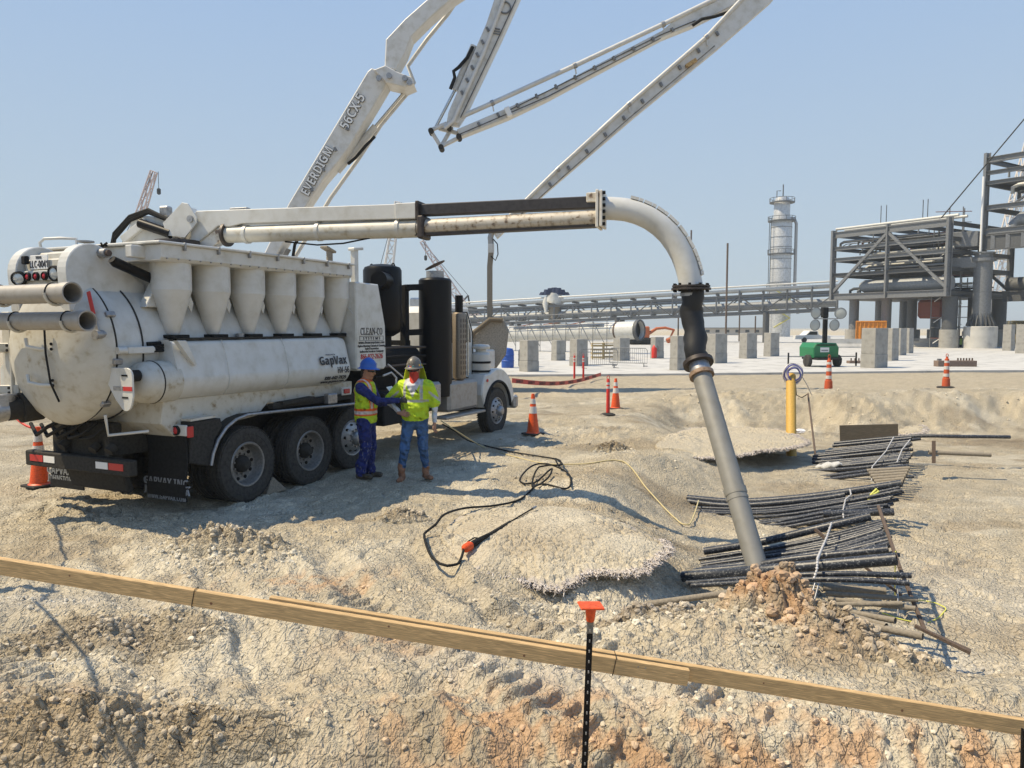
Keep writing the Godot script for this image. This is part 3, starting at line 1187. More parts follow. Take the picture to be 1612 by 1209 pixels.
func make_foreground() -> void:
	# the rail of two boards on steel posts
	var wm := wood_material(Color(0.9, 0.62, 0.33), 31)
	var w2 := wood_material(Color(0.86, 0.59, 0.31), 41)
	var a0 := Vector3(-2.992, 1.142, -4.1)
	var a1 := Vector3(0.959, 0.502, -4.06)
	var a := plank(a0, a1, 0.089, 0.038, wm)
	tag(a, "long pale timber board of the rail, the one entering from the photo's left edge", "board", "timber boards of the rail")
	var sag := (a1 - a0).normalized()
	var back := Vector3(-0.004, 0.012, -0.047)
	var bq := Vector3(3.113, 0.15, -4.06)
	var b := plank(a0.lerp(a1, 0.42) + back, bq + Vector3(0, 0, -0.044), 0.089, 0.038, w2)
	tag(b, "timber board behind the other, its far end running off past the spoil heap", "board", "timber boards of the rail")
	wire_tie(a0.lerp(a1, 0.32), a, sag, 0.03)
	wire_tie(a0.lerp(a1, 0.898), a, sag, 0.07)
	for q in [[-0.62, -0.012, 0.008], [0.35, 0.02, 0.006], [1.1, -0.02, 0.007], [-1.4, 0.015, 0.005]]:
		obj("knot", Shape.new().rod(Vector3(q[0], q[1], 0.0175), Vector3(q[0], q[1], 0.0195), q[2], 10), MT.knot, a)
		obj("knot", Shape.new().rod(Vector3(q[0] + 1.9, q[1], 0.0175), Vector3(q[0] + 1.9, q[1], 0.0195), q[2], 10), MT.knot, b)
	for x in [1.72, 1.76]:
		obj("nail_head", Shape.new().rod(Vector3(x, 0.02, 0.0185), Vector3(x, 0.02, 0.0205), 0.004, 8), MT.steel, a)
	t_post("black studded steel post with a bright orange square safety cap", Vector3(0.374, -0.203, -3.9), Vector3(0.413, 0.94, -3.93), true)
	t_post("dark bare steel post under the board at the photo's right corner", Vector3(2.771, -0.292, -3.98), Vector3(2.773, 0.233, -4), false)

	# cord on a post out to the left, seen here by its shadow
	var cp := thing("cord_post", "timber post beyond the photo's left edge carrying a cord, seen by its shadow", "post", V(-5.85, 0, 6.85))
	obj("post", Shape.new().box(Vector3(0, 1.2, 0), Vector3(0.09, 2.6, 0.09), Basis.IDENTITY, 0.006), wood_tan, cp)
	var cd := obj("overhead_cord", Shape.new().tube([V(-7.55, 2.5, 10.35), V(-7.2, 2.5, 9.2), V(-6.2, 2.48, 7.7), V(-5.87, 2.5, 6.85), V(-5.6, 2.5, 6.3), V(-4.7, 2.45, 5.4), V(-3.95, 2.5, 4.35), V(-3.7, 2.5, 3.9)], 0.014, 6), MT.black_dull)
	tag(cd, "dark cord strung over the post beyond the photo's left edge", "cord")
	# sheets and heaps
	caked_sheet("ground_sheet", "near dirt-caked sheet with cracked mud and frayed pale rim, under the wand", V(0.35, 0.27, 8.6),
		[Vector3(-0.973, 0.018, -8.2), Vector3(-0.688, -0.022, -7.7), Vector3(-0.337, -0.004, -7.4), Vector3(-0.037, -0.026, -7.35), Vector3(0.236, -0.046, -7.15), Vector3(0.474, -0.06, -7.1), Vector3(0.764, 0.029, -7.3), Vector3(1.195, 0.022, -7.3), Vector3(1.499, 0.075, -7.6), Vector3(1.656, 0.104, -8), Vector3(1.475, 0.079, -8.6), Vector3(1.163, 0.147, -9), Vector3(0.741, 0.143, -9.4), Vector3(-0.048, 0.127, -9.5), Vector3(-0.587, 0.121, -9.2), Vector3(-0.848, 0.074, -8.7)], 30, 108, 0.35)
	caked_sheet("ground_sheet", "far flat pale sheet with thick frayed edge, behind the grey suction tube", Vector3(4.604, -0.028, -16.8),
		[Vector3(2.578, -0.096, -15), Vector3(2.993, -0.096, -14.7), Vector3(3.558, -0.074, -14.5), Vector3(4.191, -0.066, -14.6), Vector3(4.994, -0.053, -15.2), Vector3(5.645, -0.065, -15.6), Vector3(6.291, -0.051, -16.2), Vector3(6.457, -0.043, -17), Vector3(6.392, -0.017, -18.2), Vector3(5.381, -0.018, -18.8), Vector3(4.272, -0.013, -18.4), Vector3(3.345, -0.057, -16.8)], 0, 100, 0.9)
	heap("spoil_heap", "orange and brown clay spoil heap dumped beside the near conduits", Vector2(2.2, 6.35), 0.55, 0.5, 0.34, Color(0.5, 0.28, 0.14), Color(0.33, 0.25, 0.17), 260, 0.065, 3)
	heap("spoil_heap", "grey-brown clod heap between the orange heap and the board", Vector2(2.75, 5.8), 0.62, 0.42, 0.2, Color(0.34, 0.275, 0.195), Color(0.44, 0.365, 0.265), 420, 0.05, 9, -0.4)
	heap("clod_heap", "low heap of pale clods with an orange lump, nearest the rear truck tyre", Vector2(-3.0, 7.95), 0.75, 0.3, 0.15, Color(0.45, 0.38, 0.27), Color(0.48, 0.41, 0.3), 300, 0.04, 5)
	heap("clod_heap", "thin ridge of dark clods behind the orange-capped post", Vector2(1.1, 6.25), 0.65, 0.2, 0.1, Color(0.3, 0.25, 0.19), Color(0.4, 0.34, 0.26), 300, 0.04, 6)
	heap("clod_heap", "small clod heap in the middle ground below the hose coil", Vector2(-1.35, 9.45), 0.38, 0.22, 0.13, Color(0.42, 0.35, 0.25), Color(0.46, 0.39, 0.29), 140, 0.045, 7)
	heap("clod_heap", "broad rough heap of pale clods below the board by the photo's left edge", Vector2(-3.1, 5.75), 1.0, 0.25, 0.1, Color(0.48, 0.41, 0.29), Color(0.43, 0.36, 0.26), 260, 0.035, 8)
	heap("clod_heap", "brown clods heaped in the photo's lower left corner", Vector2(-2.3, 4.35), 1.1, 0.2, 0.1, Color(0.46, 0.37, 0.25), Color(0.42, 0.35, 0.25), 260, 0.035, 10)
	heap("clod_heap", "dark damp clods at the hollow behind the delineator post's foot", Vector2(1.95, 14.9), 0.45, 0.3, 0.2, Color(0.2, 0.16, 0.11), Color(0.32, 0.26, 0.18), 120, 0.06, 11)

	var rr := lying("red_rope", [Vector3(-8.331, 1.168, -12), Vector3(-7.919, 1.098, -11.9), Vector3(-7.843, 1.257, -11.9), Vector3(-7.69, 1.04, -11.8), Vector3(-7.316, 0.889, -11.6), Vector3(-6.947, 0.911, -11.5)], 0.018, MT.red_plastic)
	tag(rr, "thin red rope slung behind the truck's left rear corner", "rope")
	# pressure washer wand and its hose
	var w := thing("pressure_washer_wand", "black spray wand with an orange grip on the near sheet", "spray wand")
	var p0 := Vector3(-0.464, 0.049, -7.75)
	p0.y = maxf(p0.y, gh(p0.x, -p0.z)) + 0.07
	var p1 := Vector3(0.25, 0.225, -8.75) + Vector3(0, 0.1, 0)
	p0.y += 0.03
	var ax := (p1 - p0).normalized()
	var wl := p0.distance_to(p1)
	obj("lance_tube", Shape.new().tube([p0 + ax * wl * 0.3, p1], 0.009, 8), MT.black_dull, w)
	obj("insulated_sleeve", Shape.new().tube([p0 + ax * wl * 0.28, p0 + ax * wl * 0.62], 0.018, 10), MT.black_dirty, w)
	obj("nozzle", Shape.new().tube([p1 - ax * 0.03, p1 + ax * 0.05], [0.016, 0.012], 10), MT.steel, w)
	obj("gun_body", Shape.new().tube([p0 + ax * 0.06, p0 + ax * 0.12, p0 + ax * wl * 0.3], [0.03, 0.036, 0.02], 10), MT.black_dull, w)
	obj("orange_grip", Shape.new().tube([p0 - ax * 0.06, p0 - ax * 0.03, p0 + ax * 0.05, p0 + ax * 0.08], [0.022, 0.045, 0.048, 0.03], 12), MT.orange, w)
	var tr := []
	for q in [[0.1, 0.0], [0.13, -0.09], [0.24, -0.09], [0.26, 0.0]]:
		tr.append(p0 + ax * q[0] + ax.cross(Vector3.UP).normalized() * q[1])
	obj("trigger_guard", Shape.new().tube(tr, 0.008, 6), MT.black_dull, w)
	var hose := lying("black_hose", [p0 - ax * 0.05, Vector3(-0.528, 0.07, -7.45), Vector3(-0.629, 0.073, -7.38), Vector3(-0.807, 0.088, -7.6), on_ground(Vector2(-0.96, 8.262), 0.06), on_ground(Vector2(-0.844, 8.361), 0.12), on_ground(Vector2(-0.785, 8.808), 0.13), on_ground(Vector2(-0.602, 9.823), 0.1), on_ground(Vector2(-0.22, 10.105), 0.02), on_ground(Vector2(0.123, 10.48), 0.03), on_ground(Vector2(0.407, 11.053), 0.05), on_ground(Vector2(0.784, 10.759), 0.03), on_ground(Vector2(0.843, 11.319), 0.04), on_ground(Vector2(0.588, 12.574), 0.16), on_ground(Vector2(0.309, 12.301), 0.18), on_ground(Vector2(0.116, 11.503), 0.06), on_ground(Vector2(0.32, 11.229), 0.03), on_ground(Vector2(0.617, 11.889), 0.14), on_ground(Vector2(0.526, 11.229), 0.05), on_ground(Vector2(0.296, 11.053), 0.03), on_ground(Vector2(0.418, 11.889), 0.2), on_ground(Vector2(0.724, 11.692), 0.16), on_ground(Vector2(0.841, 12.743), 0.12), on_ground(Vector2(0.747, 13.156), 0.14), on_ground(Vector2(0.778, 12.574), 0.1), on_ground(Vector2(0.828, 13.404), 0.05), on_ground(Vector2(0.456, 13.997), 0.02), on_ground(Vector2(-0.074, 14.72), 0.02), on_ground(Vector2(-0.877, 15.954), 0.03), Vector3(-1.007, 0.611, -13.3), Vector3(-1.233, 0.685, -13.6)], 0.014, MT.black_dull)
	tag(hose, "black rubber hose from the wand, coiled loosely and led to the truck", "hose")
	var yh := lying("air_hose", [Vector3(-1.276, 0.741, -13.7), Vector3(-1, 0.647, -13.2), on_ground(Vector2(-0.589, 15.354), 0.02), on_ground(Vector2(-0.071, 14.278), 0.02), on_ground(Vector2(0.599, 13.279), 0.02), on_ground(Vector2(1.241, 13.035), 0.02), on_ground(Vector2(1.895, 13.035), 0.02), on_ground(Vector2(2.155, 12.04), 0.02), on_ground(Vector2(2.36, 11.097), 0.03), on_ground(Vector2(2.505, 10.718), 0.05), Vector3(2.981, -0.351, -12.1)], 0.011, mat(Color(0.5, 0.42, 0.22), 0.7, 0.0, null))
	tag(yh, "thin yellow air hose led from the truck to the middle conduits", "hose")

	# cones and posts
	traffic_cone("traffic_cone", "orange cone standing beside the front wheel of the truck", on_ground(Vector2(0.462, 16.799)), 0.9)
	traffic_cone("traffic_cone", "orange cone behind the truck's rear bumper", on_ground(Vector2(-7.095, 11.41)), 0.9)
	traffic_cone("traffic_cone", "orange cone just behind the red delineator post with rubber base", on_ground(Vector2(3.041, 22.457)), 0.9)
	delineator("delineator_post", "red delineator post with black rubber base, in front of a cone", on_ground(Vector2(2.559, 20.385)), 1.05, MT.red_plastic)
	channelizer("tall striped cone nearer the yellow pipe", on_ground(Vector2(11.865, 28.731)), 1.35)
	channelizer("tall striped cone on the bank beyond the plank, farther from the yellow pipe", on_ground(Vector2(17.121, 30.236)), 1.35)

	# yellow pipe with a coil of cord, and the leaning bar with a wire
	var yp := on_ground(Vector2(6.243, 16.998)) - Vector3(0, 0.2, 0)
	var yt := Vector3(6.907, 1.208, -19)
	var py := thing("yellow_pipe", "upright yellow pipe with a coil of pale cord on its top", "pipe", yp)
	var ym := mat(Color(0.6, 0.36, 0.06), 0.6, 0.0, texs.mott, 1.5)
	obj("pipe_wall", Shape.new().hollow(Vector3.ZERO, yt - yp, 0.115, 0.01, 20), ym, py)
	for k in 4:
		var ring := []
		for i in 25:
			var an := TAU * i / 24
			ring.append(yt - yp + Vector3(cos(an) * (0.24 - 0.03 * k), 0.06 + sin(an) * (0.26 - 0.035 * k) , 0.13 + 0.03 * k + 0.03 * sin(an * 3 + k)))
		obj("cord_loop", Shape.new().tube(ring, 0.02, 6, false), MT.band if k % 2 == 0 else mat(Color(0.1, 0.1, 0.3), 0.6), py)
	var lb := thing("leaning_bar", "thin dark bar leaning beside the yellow pipe with a loose wire", "steel bar", on_ground(Vector2(6.563, 16.413)))
	var top := Vector3(7.421, 0.748, -19.2) - lb.position
	obj("bar", Shape.new().tube([Vector3.ZERO, top], 0.022, 8), MT.rust_wood, lb)
	var wr := [top]
	wr.append_array([Vector3(7.227, 0.661, -19.1) - lb.position, Vector3(7.061, 0.734, -19) - lb.position, Vector3(6.983, 1.088, -18.9) - lb.position])
	obj("wire", Shape.new().tube(wr, 0.012, 5), MT.black_dull, lb)
	obj("wire", Shape.new().tube([Vector3(7.071, 1.324, -18.9) - lb.position, Vector3(7.306, 1.002, -19) - lb.position, Vector3(7.518, 0.716, -19.2) - lb.position], 0.011, 5), MT.band, lb)

	# plank set on edge, and the small sheet beside it
	var pk := plank(Vector3(7.433, -0.014, -17.3), Vector3(8.605, 0.057, -17), 0.42, 0.04, wood_material(Color(0.2, 0.165, 0.125), 51), "plank")
	tag(pk, "weathered grey plank set on edge in the pit", "plank")
	heap("clod_heap", "dark clods behind the plank's top edge in the pit", Vector2(8.5, 18.4), 0.7, 0.5, 0.5, Color(0.24, 0.19, 0.13), Color(0.4, 0.33, 0.24), 80, 0.08, 12)
	caked_sheet("ground_sheet", "small pale sheet scrap right behind the plank", Vector3(9.438, 0.01, -18), [Vector3(8.83, -0.041, -17.5), Vector3(9.075, -0.014, -17.3), Vector3(9.661, -0.009, -17.8), Vector3(9.996, 0.023, -18.6), Vector3(9.579, 0.008, -18.6)], 0, 120, 0.6)
	var rag := obj("white_bag", clod_mesh(900), mat(Color(0.7, 0.68, 0.68), 0.6))
	rag.transform = Transform3D(Basis.from_scale(Vector3(0.17, 0.12, 0.15)), on_ground(Vector2(8.171, 21.612), 0.05))
	tag(rag, "crumpled white bag on the bank right of the yellow pipe", "bag")


func conduit(px: Array, r: float, label: String, group: String, m: Material) -> MeshInstance3D:
	var cv := Curve3D.new()
	for i in px.size():
		var a: Vector3 = px[maxi(i - 1, 0)]
		var b: Vector3 = px[mini(i + 1, px.size() - 1)]
		cv.add_point(px[i], (a - b) / 6.0, (b - a) / 6.0)
	var p := []
	for i in 15:
		p.append(cv.sample_baked(cv.get_baked_length() * i / 14))
	var s := Shape.new()
	s.tube(p, r, 14, false)
	var e: Vector3 = p[14]
	var d: Vector3 = (p[14] - p[13]).normalized()
	s.hollow(e - d * 0.12, e + d * 0.004, r * 1.012, r * 0.16, 14)
	s.rod(e - d * 0.11, e - d * 0.1, r * 0.9, 12)
	var o := obj("conduit", s, m)
	tag(o, label, "conduit", group)
	return o


func strap(label: String, pts: Array, r: float) -> void:
	var t := thing("strap", label, "strap", Vector3.ZERO, "mud-flecked ties round the conduits")
	var s := Shape.new()
	for i in pts.size() - 1:
		var a: Vector3 = pts[i]
		var b: Vector3 = pts[i + 1]
		var n := int(a.distance_to(b) / (r * 3.0)) + 1
		for k in n:
			var u := a.lerp(b, float(k) / n)
			var w := a.lerp(b, (k + 0.8) / n)
			s.tube([u, u.lerp(w, 0.5), w], [r * 0.5, r * (1.0 if k % 2 else 0.75), r * 0.5], 6)
	obj("linked_ties", s, MT.tie, t)


const NTH := ["first", "second", "third", "fourth", "fifth", "sixth", "seventh", "eighth", "ninth", "tenth", "eleventh", "twelfth", "thirteenth", "fourteenth", "fifteenth", "sixteenth"]


func make_conduits() -> void:
	MT.tie = mat(Color(0.62, 0.61, 0.6), 0.5, 0.0, texs.mott, 6.0)
	var c: Material = MT.conduit
	var near := "black conduits of the near bundle"
	var mid := "black conduits of the middle bundle"
	var far := "black conduits of the far bundle"
	# near bundle
	conduit([Vector3(2.289, -0.261, -9), Vector3(2.917, -0.088, -8.8), Vector3(3.414, 0.142, -8.5), Vector3(3.929, 0.337, -8.3)], 0.045, "thick black conduit topmost of the near bundle", near, c)
	conduit([Vector3(1.839, -0.273, -8.1), Vector3(2.199, -0.147, -7.8), Vector3(2.478, 0.022, -7.4), Vector3(3.467, 0.32, -6.8)], 0.057, "thickest black conduit lowest across the near bundle, white flecks on it", near, c)
	var ord := -1
	for q in [
		[[Vector3(2.315, -0.323, -8.95), Vector3(2.907, -0.138, -8.675), Vector3(3.454, 0.082, -8.4), Vector3(4.055, 0.32, -8.2)], 0.024],
		[[Vector3(2.318, -0.353, -8.9), Vector3(2.908, -0.164, -8.6), Vector3(3.449, 0.06, -8.3), Vector3(3.98, 0.29, -8.1)], 0.022],
		[[Vector3(2.205, -0.33, -8.9), Vector3(2.889, -0.113, -8.6), Vector3(3.448, 0.075, -8.35), Vector3(4.017, 0.305, -8.15)], 0.02],
		[[Vector3(2.223, -0.361, -8.85), Vector3(2.902, -0.15, -8.55), Vector3(3.443, 0.053, -8.25), Vector3(3.95, 0.282, -8.05)], 0.022],
		[[Vector3(2.169, -0.36, -8.75), Vector3(2.838, -0.141, -8.4), Vector3(3.416, 0.047, -8.1), Vector3(3.902, 0.254, -7.95)], 0.022],
		[[Vector3(2.118, -0.349, -8.6), Vector3(2.784, -0.168, -8.3), Vector3(3.374, 0.043, -7.95), Vector3(3.863, 0.241, -7.8)], 0.024],
		[[Vector3(2.293, -0.36, -8.8), Vector3(2.893, -0.175, -8.5), Vector3(3.443, 0.046, -8.2), Vector3(3.912, 0.268, -8)], 0.03],
		[[Vector3(2.231, -0.366, -8.7), Vector3(2.843, -0.176, -8.35), Vector3(3.395, 0.049, -8), Vector3(3.885, 0.247, -7.9)], 0.03],
		[[Vector3(2.072, -0.332, -8.5), Vector3(2.741, -0.165, -8.2), Vector3(3.354, 0.038, -7.9), Vector3(3.834, 0.236, -7.7)], 0.03],
		[[Vector3(2.169, -0.307, -8.4), Vector3(2.749, -0.126, -8), Vector3(3.259, 0.088, -7.6), Vector3(3.749, 0.254, -7.5)], 0.033],
		[[Vector3(2.003, -0.282, -8.3), Vector3(2.463, -0.137, -8), Vector3(2.881, 0.044, -7.7), Vector3(3.638, 0.261, -7.3)], 0.036]]:
		ord += 1
		conduit(q[0], q[1], "%s slender black conduit from the top inside the near bundle" % NTH[ord], near, c)
	for q in near_low():
		conduit([q[0], q[1], q[2]], q[3], q[4], near, c)
	conduit([Vector3(1.27, -0.268, -7.25), Vector3(2.125, -0.09, -7.1), Vector3(2.732, 0.017, -7)], 0.03, "single mud-crusted conduit lying out to the left of the near bundle", near, MT.mud_pipe)
	for q in low_muddy():
		conduit([q[0], q[1]], q[2], q[3], "mud-grey conduits under the near bundle", MT.mud_pipe)
	# middle bundle
	conduit([Vector3(2.867, -0.377, -12.4), Vector3(3.61, -0.348, -12), Vector3(4.604, -0.146, -11.5), Vector3(5.641, 0.151, -11)], 0.055, "thick black conduit on top of the middle bundle", mid, c)
	conduit([Vector3(2.855, -0.406, -12.3), Vector3(3.482, -0.386, -11.9), Vector3(4.489, -0.182, -11.4), Vector3(4.915, -0.06, -11.2)], 0.042, "second thick black conduit just below the top one of the middle bundle", mid, c)
	ord = -1
	for q in mid_thin():
		ord += 1
		conduit(q, 0.026, "%s slender black conduit from the top of the middle bundle" % NTH[ord], mid, c)
	conduit([Vector3(4.399, -0.223, -10.7), Vector3(5.243, -0.123, -10.4)], 0.05, "short thick conduit with cut end at the foot of the middle bundle", mid, c)
	conduit([Vector3(4.547, -0.174, -10.8), Vector3(5.238, -0.067, -10.5)], 0.03, "short thin conduit above the cut one of the middle bundle", mid, c)
	# far bundle
	ord = -1
	for q in far_list():
		ord += 1
		conduit(q, 0.036, "%s black conduit of the far bundle counting from the plank" % NTH[ord], far, c)
	ord = -1
	for q in [
		[Vector3(6.492, -0.206, -13.9), Vector3(7.112, -0.104, -13.6)],
		[Vector3(6.454, -0.225, -13.74), Vector3(7.007, -0.122, -13.44)],
		[Vector3(6.414, -0.243, -13.58), Vector3(6.904, -0.139, -13.28)],
		[Vector3(6.374, -0.259, -13.42), Vector3(6.8, -0.155, -13.12)],
		[Vector3(6.333, -0.275, -13.26), Vector3(6.697, -0.17, -12.96)],
		[Vector3(6.291, -0.289, -13.1), Vector3(6.595, -0.184, -12.8)],
		[Vector3(6.248, -0.302, -12.94), Vector3(6.493, -0.197, -12.64)]]:
		ord += 1
		conduit(q, 0.035, "%s mud-grey conduit end from the top below the far bundle" % NTH[ord], "mud-grey conduits under the far bundle", MT.mud_pipe)
	conduit([Vector3(7.141, -0.156, -16.9), Vector3(8.381, 0.128, -16), Vector3(9.016, 0.184, -15.6), Vector3(10.056, 0.2, -15.4)], 0.035, "long dark pipe with frosted end reaching right from the far bundle", far, MT.conduit)
	conduit([Vector3(7.988, 0.02, -14.6), Vector3(8.995, 0.02, -14.3)], 0.04, "mud-frosted pipe on a low stake right of the far bundle", "mud-grey conduits under the far bundle", MT.mud_pipe)
	# more lie deep in the bundles, between those above
	var rng := RandomNumberGenerator.new()
	rng.seed = 8
	for q in [[[Vector3(2.371, -0.351, -9.2), Vector3(3.539, 0.052, -8.7), Vector3(4.019, 0.29, -8.4)], [Vector3(2.084, -0.329, -8.4), Vector3(3.101, 0.042, -7.6), Vector3(3.639, 0.242, -7.3)], 12, "thin black conduit deep in the near bundle", near, 0.02], [[Vector3(2.9, -0.492, -12.4), Vector3(4.646, -0.217, -11.6), Vector3(5.628, 0.103, -11.1)], [Vector3(2.647, -0.645, -11.5), Vector3(4.428, -0.337, -10.9), Vector3(5.209, -0.118, -10.6)], 9, "thin black conduit deep in the middle bundle", mid, 0.024], [[Vector3(7.253, -0.158, -17.1), Vector3(7.89, -0.013, -16.5), Vector3(8.473, 0.127, -16.1)], [Vector3(5.643, -0.597, -14.6), Vector3(6.459, -0.395, -14.2), Vector3(7.179, -0.241, -13.9)], 11, "thin black conduit deep in the far bundle", far, 0.03]]:
		for k in q[2]:
			var u := clampf((k + rng.randf_range(-0.4, 0.8)) / q[2], 0.0, 1.0)
			var pts := []
			for i in 3:
				pts.append((q[0][i] as Vector3).lerp(q[1][i], clampf(u + rng.randf_range(-0.07, 0.07), 0.0, 1.0)) - Vector3(rng.randf_range(-0.18, 0.12) if i != 1 else 0.0, 0.05 + rng.randf_range(0, 0.05), 0))
			conduit(pts, q[5] * rng.randf_range(0.8, 1.2), NTH[k] + " " + q[3] + " counting from its far side", q[4], c)
	# ties
	strap("white-flecked tie across the near bundle", [Vector3(3.485, 0.279, -8.25), Vector3(3.295, 0.22, -7.9), Vector3(3.069, 0.183, -7.5), Vector3(2.797, 0.289, -6.9), Vector3(2.733, 0.236, -6.75), Vector3(2.687, 0.166, -6.7)], 0.016)
	strap("white-flecked tie across the middle bundle", [Vector3(4.965, 0.036, -11.15), Vector3(4.919, -0.016, -11), Vector3(4.795, -0.059, -10.9), Vector3(4.632, -0.163, -10.6), Vector3(4.601, -0.237, -10.5)], 0.016)
	strap("white-flecked tie across the far bundle, nearer the plank", [Vector3(7.959, 0.128, -15.9), Vector3(7.466, -0.053, -15.2), Vector3(6.725, -0.191, -14.2), Vector3(6.391, -0.314, -13.5)], 0.016)
	strap("white-flecked tie across the far bundle's cut ends", [Vector3(8.148, 0.119, -15.6), Vector3(7.68, 0.005, -15), Vector3(7.235, -0.124, -14.3)], 0.016)
	# stakes and rods
	var st := thing("rack_frame", "rusty angle bar frame propping the near bundle's cut ends", "rack")
	for q in [[Vector3(3.918, 0.497, -8.1), Vector3(3.556, 0.2, -6.9)], [Vector3(3.556, 0.2, -6.9), Vector3(3.475, -0.143, -6.3)], [Vector3(3.475, -0.143, -6.3), Vector3(3.745, -0.233, -6.1)], [Vector3(3.388, -0.099, -6.3), Vector3(3.715, -0.227, -6.05)]]:
		obj("angle_bar", Shape.new().bar(q[0], q[1], 0.03, 0.03, Vector3.UP, 0.004), MT.rust_wood, st)
	for q in [[Vector3(2.708, 0.124, -6.72), Vector3(2.594, -0.092, -6.6)], [Vector3(2.742, 0.124, -6.72), Vector3(2.633, -0.104, -6.6)], [Vector3(3.483, 0.203, -6.8), Vector3(3.297, -0.056, -6.4)]]:
		obj("steel_rod", Shape.new().tube(q, 0.008, 6), MT.steel, st)
	obj("diagonal_bar", Shape.new().bar(Vector3(3.329, 0.149, -7.1), Vector3(3.583, -0.056, -6.9), 0.022, 0.022), MT.rust_wood, st)
	obj("diagonal_bar", Shape.new().bar(Vector3(3.287, 0.222, -8.2), Vector3(3.365, 0.144, -8.1), 0.03, 0.03), MT.rust_wood, st)
	var sk := thing("stake", "short wooden stake holding the frosted pipe right of the far bundle", "stake")
	obj("shaft", Shape.new().bar(Vector3(8.077, 0.241, -14.6), Vector3(8.039, -0.172, -14.5), 0.06, 0.06), MT.rust_wood, sk)
	var rg := obj("rag", Shape.new().loft(rag_rings(), true), mat(Color(0.6, 0.6, 0.58), 0.9, 0.0, texs.mott, 3.0))
	tag(rg, "pale rag laid over the far bundle", "rag")
	var yr := obj("marking_ribbon", Shape.new().tube([Vector3(5.116, -0.106, -10.9), Vector3(5.166, 0.015, -10.9), Vector3(5.261, 0.078, -10.95), Vector3(5.266, 0.052, -10.9), Vector3(5.162, 0.007, -10.85)], 0.018, 6), mat(Color(0.55, 0.55, 0.12), 0.6))
	tag(yr, "yellow-green marking ribbon tied to the middle bundle", "ribbon")
	var yw := lying("yellow_wire", [Vector3(3.56, 0.331, -7), on_ground(Vector2(3.9, 7.6), 0.02), on_ground(Vector2(4.2, 7.75), 0.02), on_ground(Vector2(4.35, 7.5), 0.02), on_ground(Vector2(4.0, 7.3), 0.02), on_ground(Vector2(3.7, 7.5), 0.03)], 0.006, mat(Color(0.6, 0.6, 0.1), 0.6), null, 5)
	tag(yw, "loose loop of yellow wire beside the near bundle's cut ends", "wire")


func near_low() -> Array:
	return [[Vector3(1.789, -0.208, -7.7), Vector3(2.783, 0.147, -6.9), Vector3(3.498, 0.233, -6.6), 0.025, "upper of two slender conduits below the thickest one, white flecks"],
		[Vector3(1.817, -0.2, -7.6), Vector3(2.765, 0.116, -6.85), Vector3(3.431, 0.199, -6.5), 0.025, "lower of two slender conduits below the thickest one, over the spoil heap"]]


func low_muddy() -> Array:
	return [[Vector3(2.857, 0.022, -6.9), Vector3(3.355, 0.038, -6.75), 0.034, "thick mud-grey stub just under the near bundle"],
		[Vector3(2.861, -0.014, -6.85), Vector3(3.514, 0.053, -6.5), 0.022, "first mud-grey conduit from the top in the hollow under the near bundle"],
		[Vector3(2.865, -0.05, -6.8), Vector3(3.441, 0.011, -6.4), 0.022, "second mud-grey conduit from the top in the hollow under the near bundle"],
		[Vector3(2.765, -0.084, -6.75), Vector3(3.352, 0.037, -6.45), 0.022, "third mud-grey conduit from the top in the hollow under the near bundle"],
		[Vector3(2.916, -0.113, -6.7), Vector3(3.22, -0.056, -6.3), 0.026, "fourth mud-grey conduit from the top in the hollow under the near bundle"],
		[Vector3(2.673, -0.121, -6.6), Vector3(3.291, -0.069, -6), 0.03, "long mud-white pipe sloping down behind the spoil heap"],
		[Vector3(2.93, -0.109, -6.6), Vector3(3.097, -0.06, -6.2), 0.022, "fifth mud-grey conduit from the top in the hollow under the near bundle"]]


func mid_thin() -> Array:
	return [[Vector3(2.881, -0.464, -12.1), Vector3(3.833, -0.365, -11.6), Vector3(4.839, -0.116, -11.15), Vector3(5.539, 0.118, -10.85)],
		[Vector3(2.707, -0.481, -12), Vector3(3.801, -0.38, -11.5), Vector3(4.818, -0.133, -11.1), Vector3(5.551, 0.092, -10.8)],
		[Vector3(2.546, -0.487, -11.9), Vector3(3.768, -0.385, -11.4), Vector3(4.776, -0.129, -11), Vector3(5.437, 0.104, -10.7)],
		[Vector3(2.505, -0.513, -11.8), Vector3(3.737, -0.419, -11.3), Vector3(4.734, -0.161, -10.9), Vector3(5.301, 0.035, -10.6)],
		[Vector3(2.504, -0.548, -11.7), Vector3(3.705, -0.461, -11.2), Vector3(4.692, -0.174, -10.8), Vector3(5.259, 0.02, -10.55)],
		[Vector3(2.484, -0.583, -11.6), Vector3(3.543, -0.482, -11.1), Vector3(4.476, -0.23, -10.8), Vector3(5.202, -0.049, -10.5)],
		[Vector3(2.599, -0.606, -11.5), Vector3(3.549, -0.494, -11), Vector3(4.525, -0.242, -10.7), Vector3(5.118, -0.082, -10.45)],
		[Vector3(2.886, -0.592, -11.3), Vector3(3.7, -0.496, -10.9), Vector3(4.484, -0.262, -10.6), Vector3(5.051, -0.114, -10.4)]]


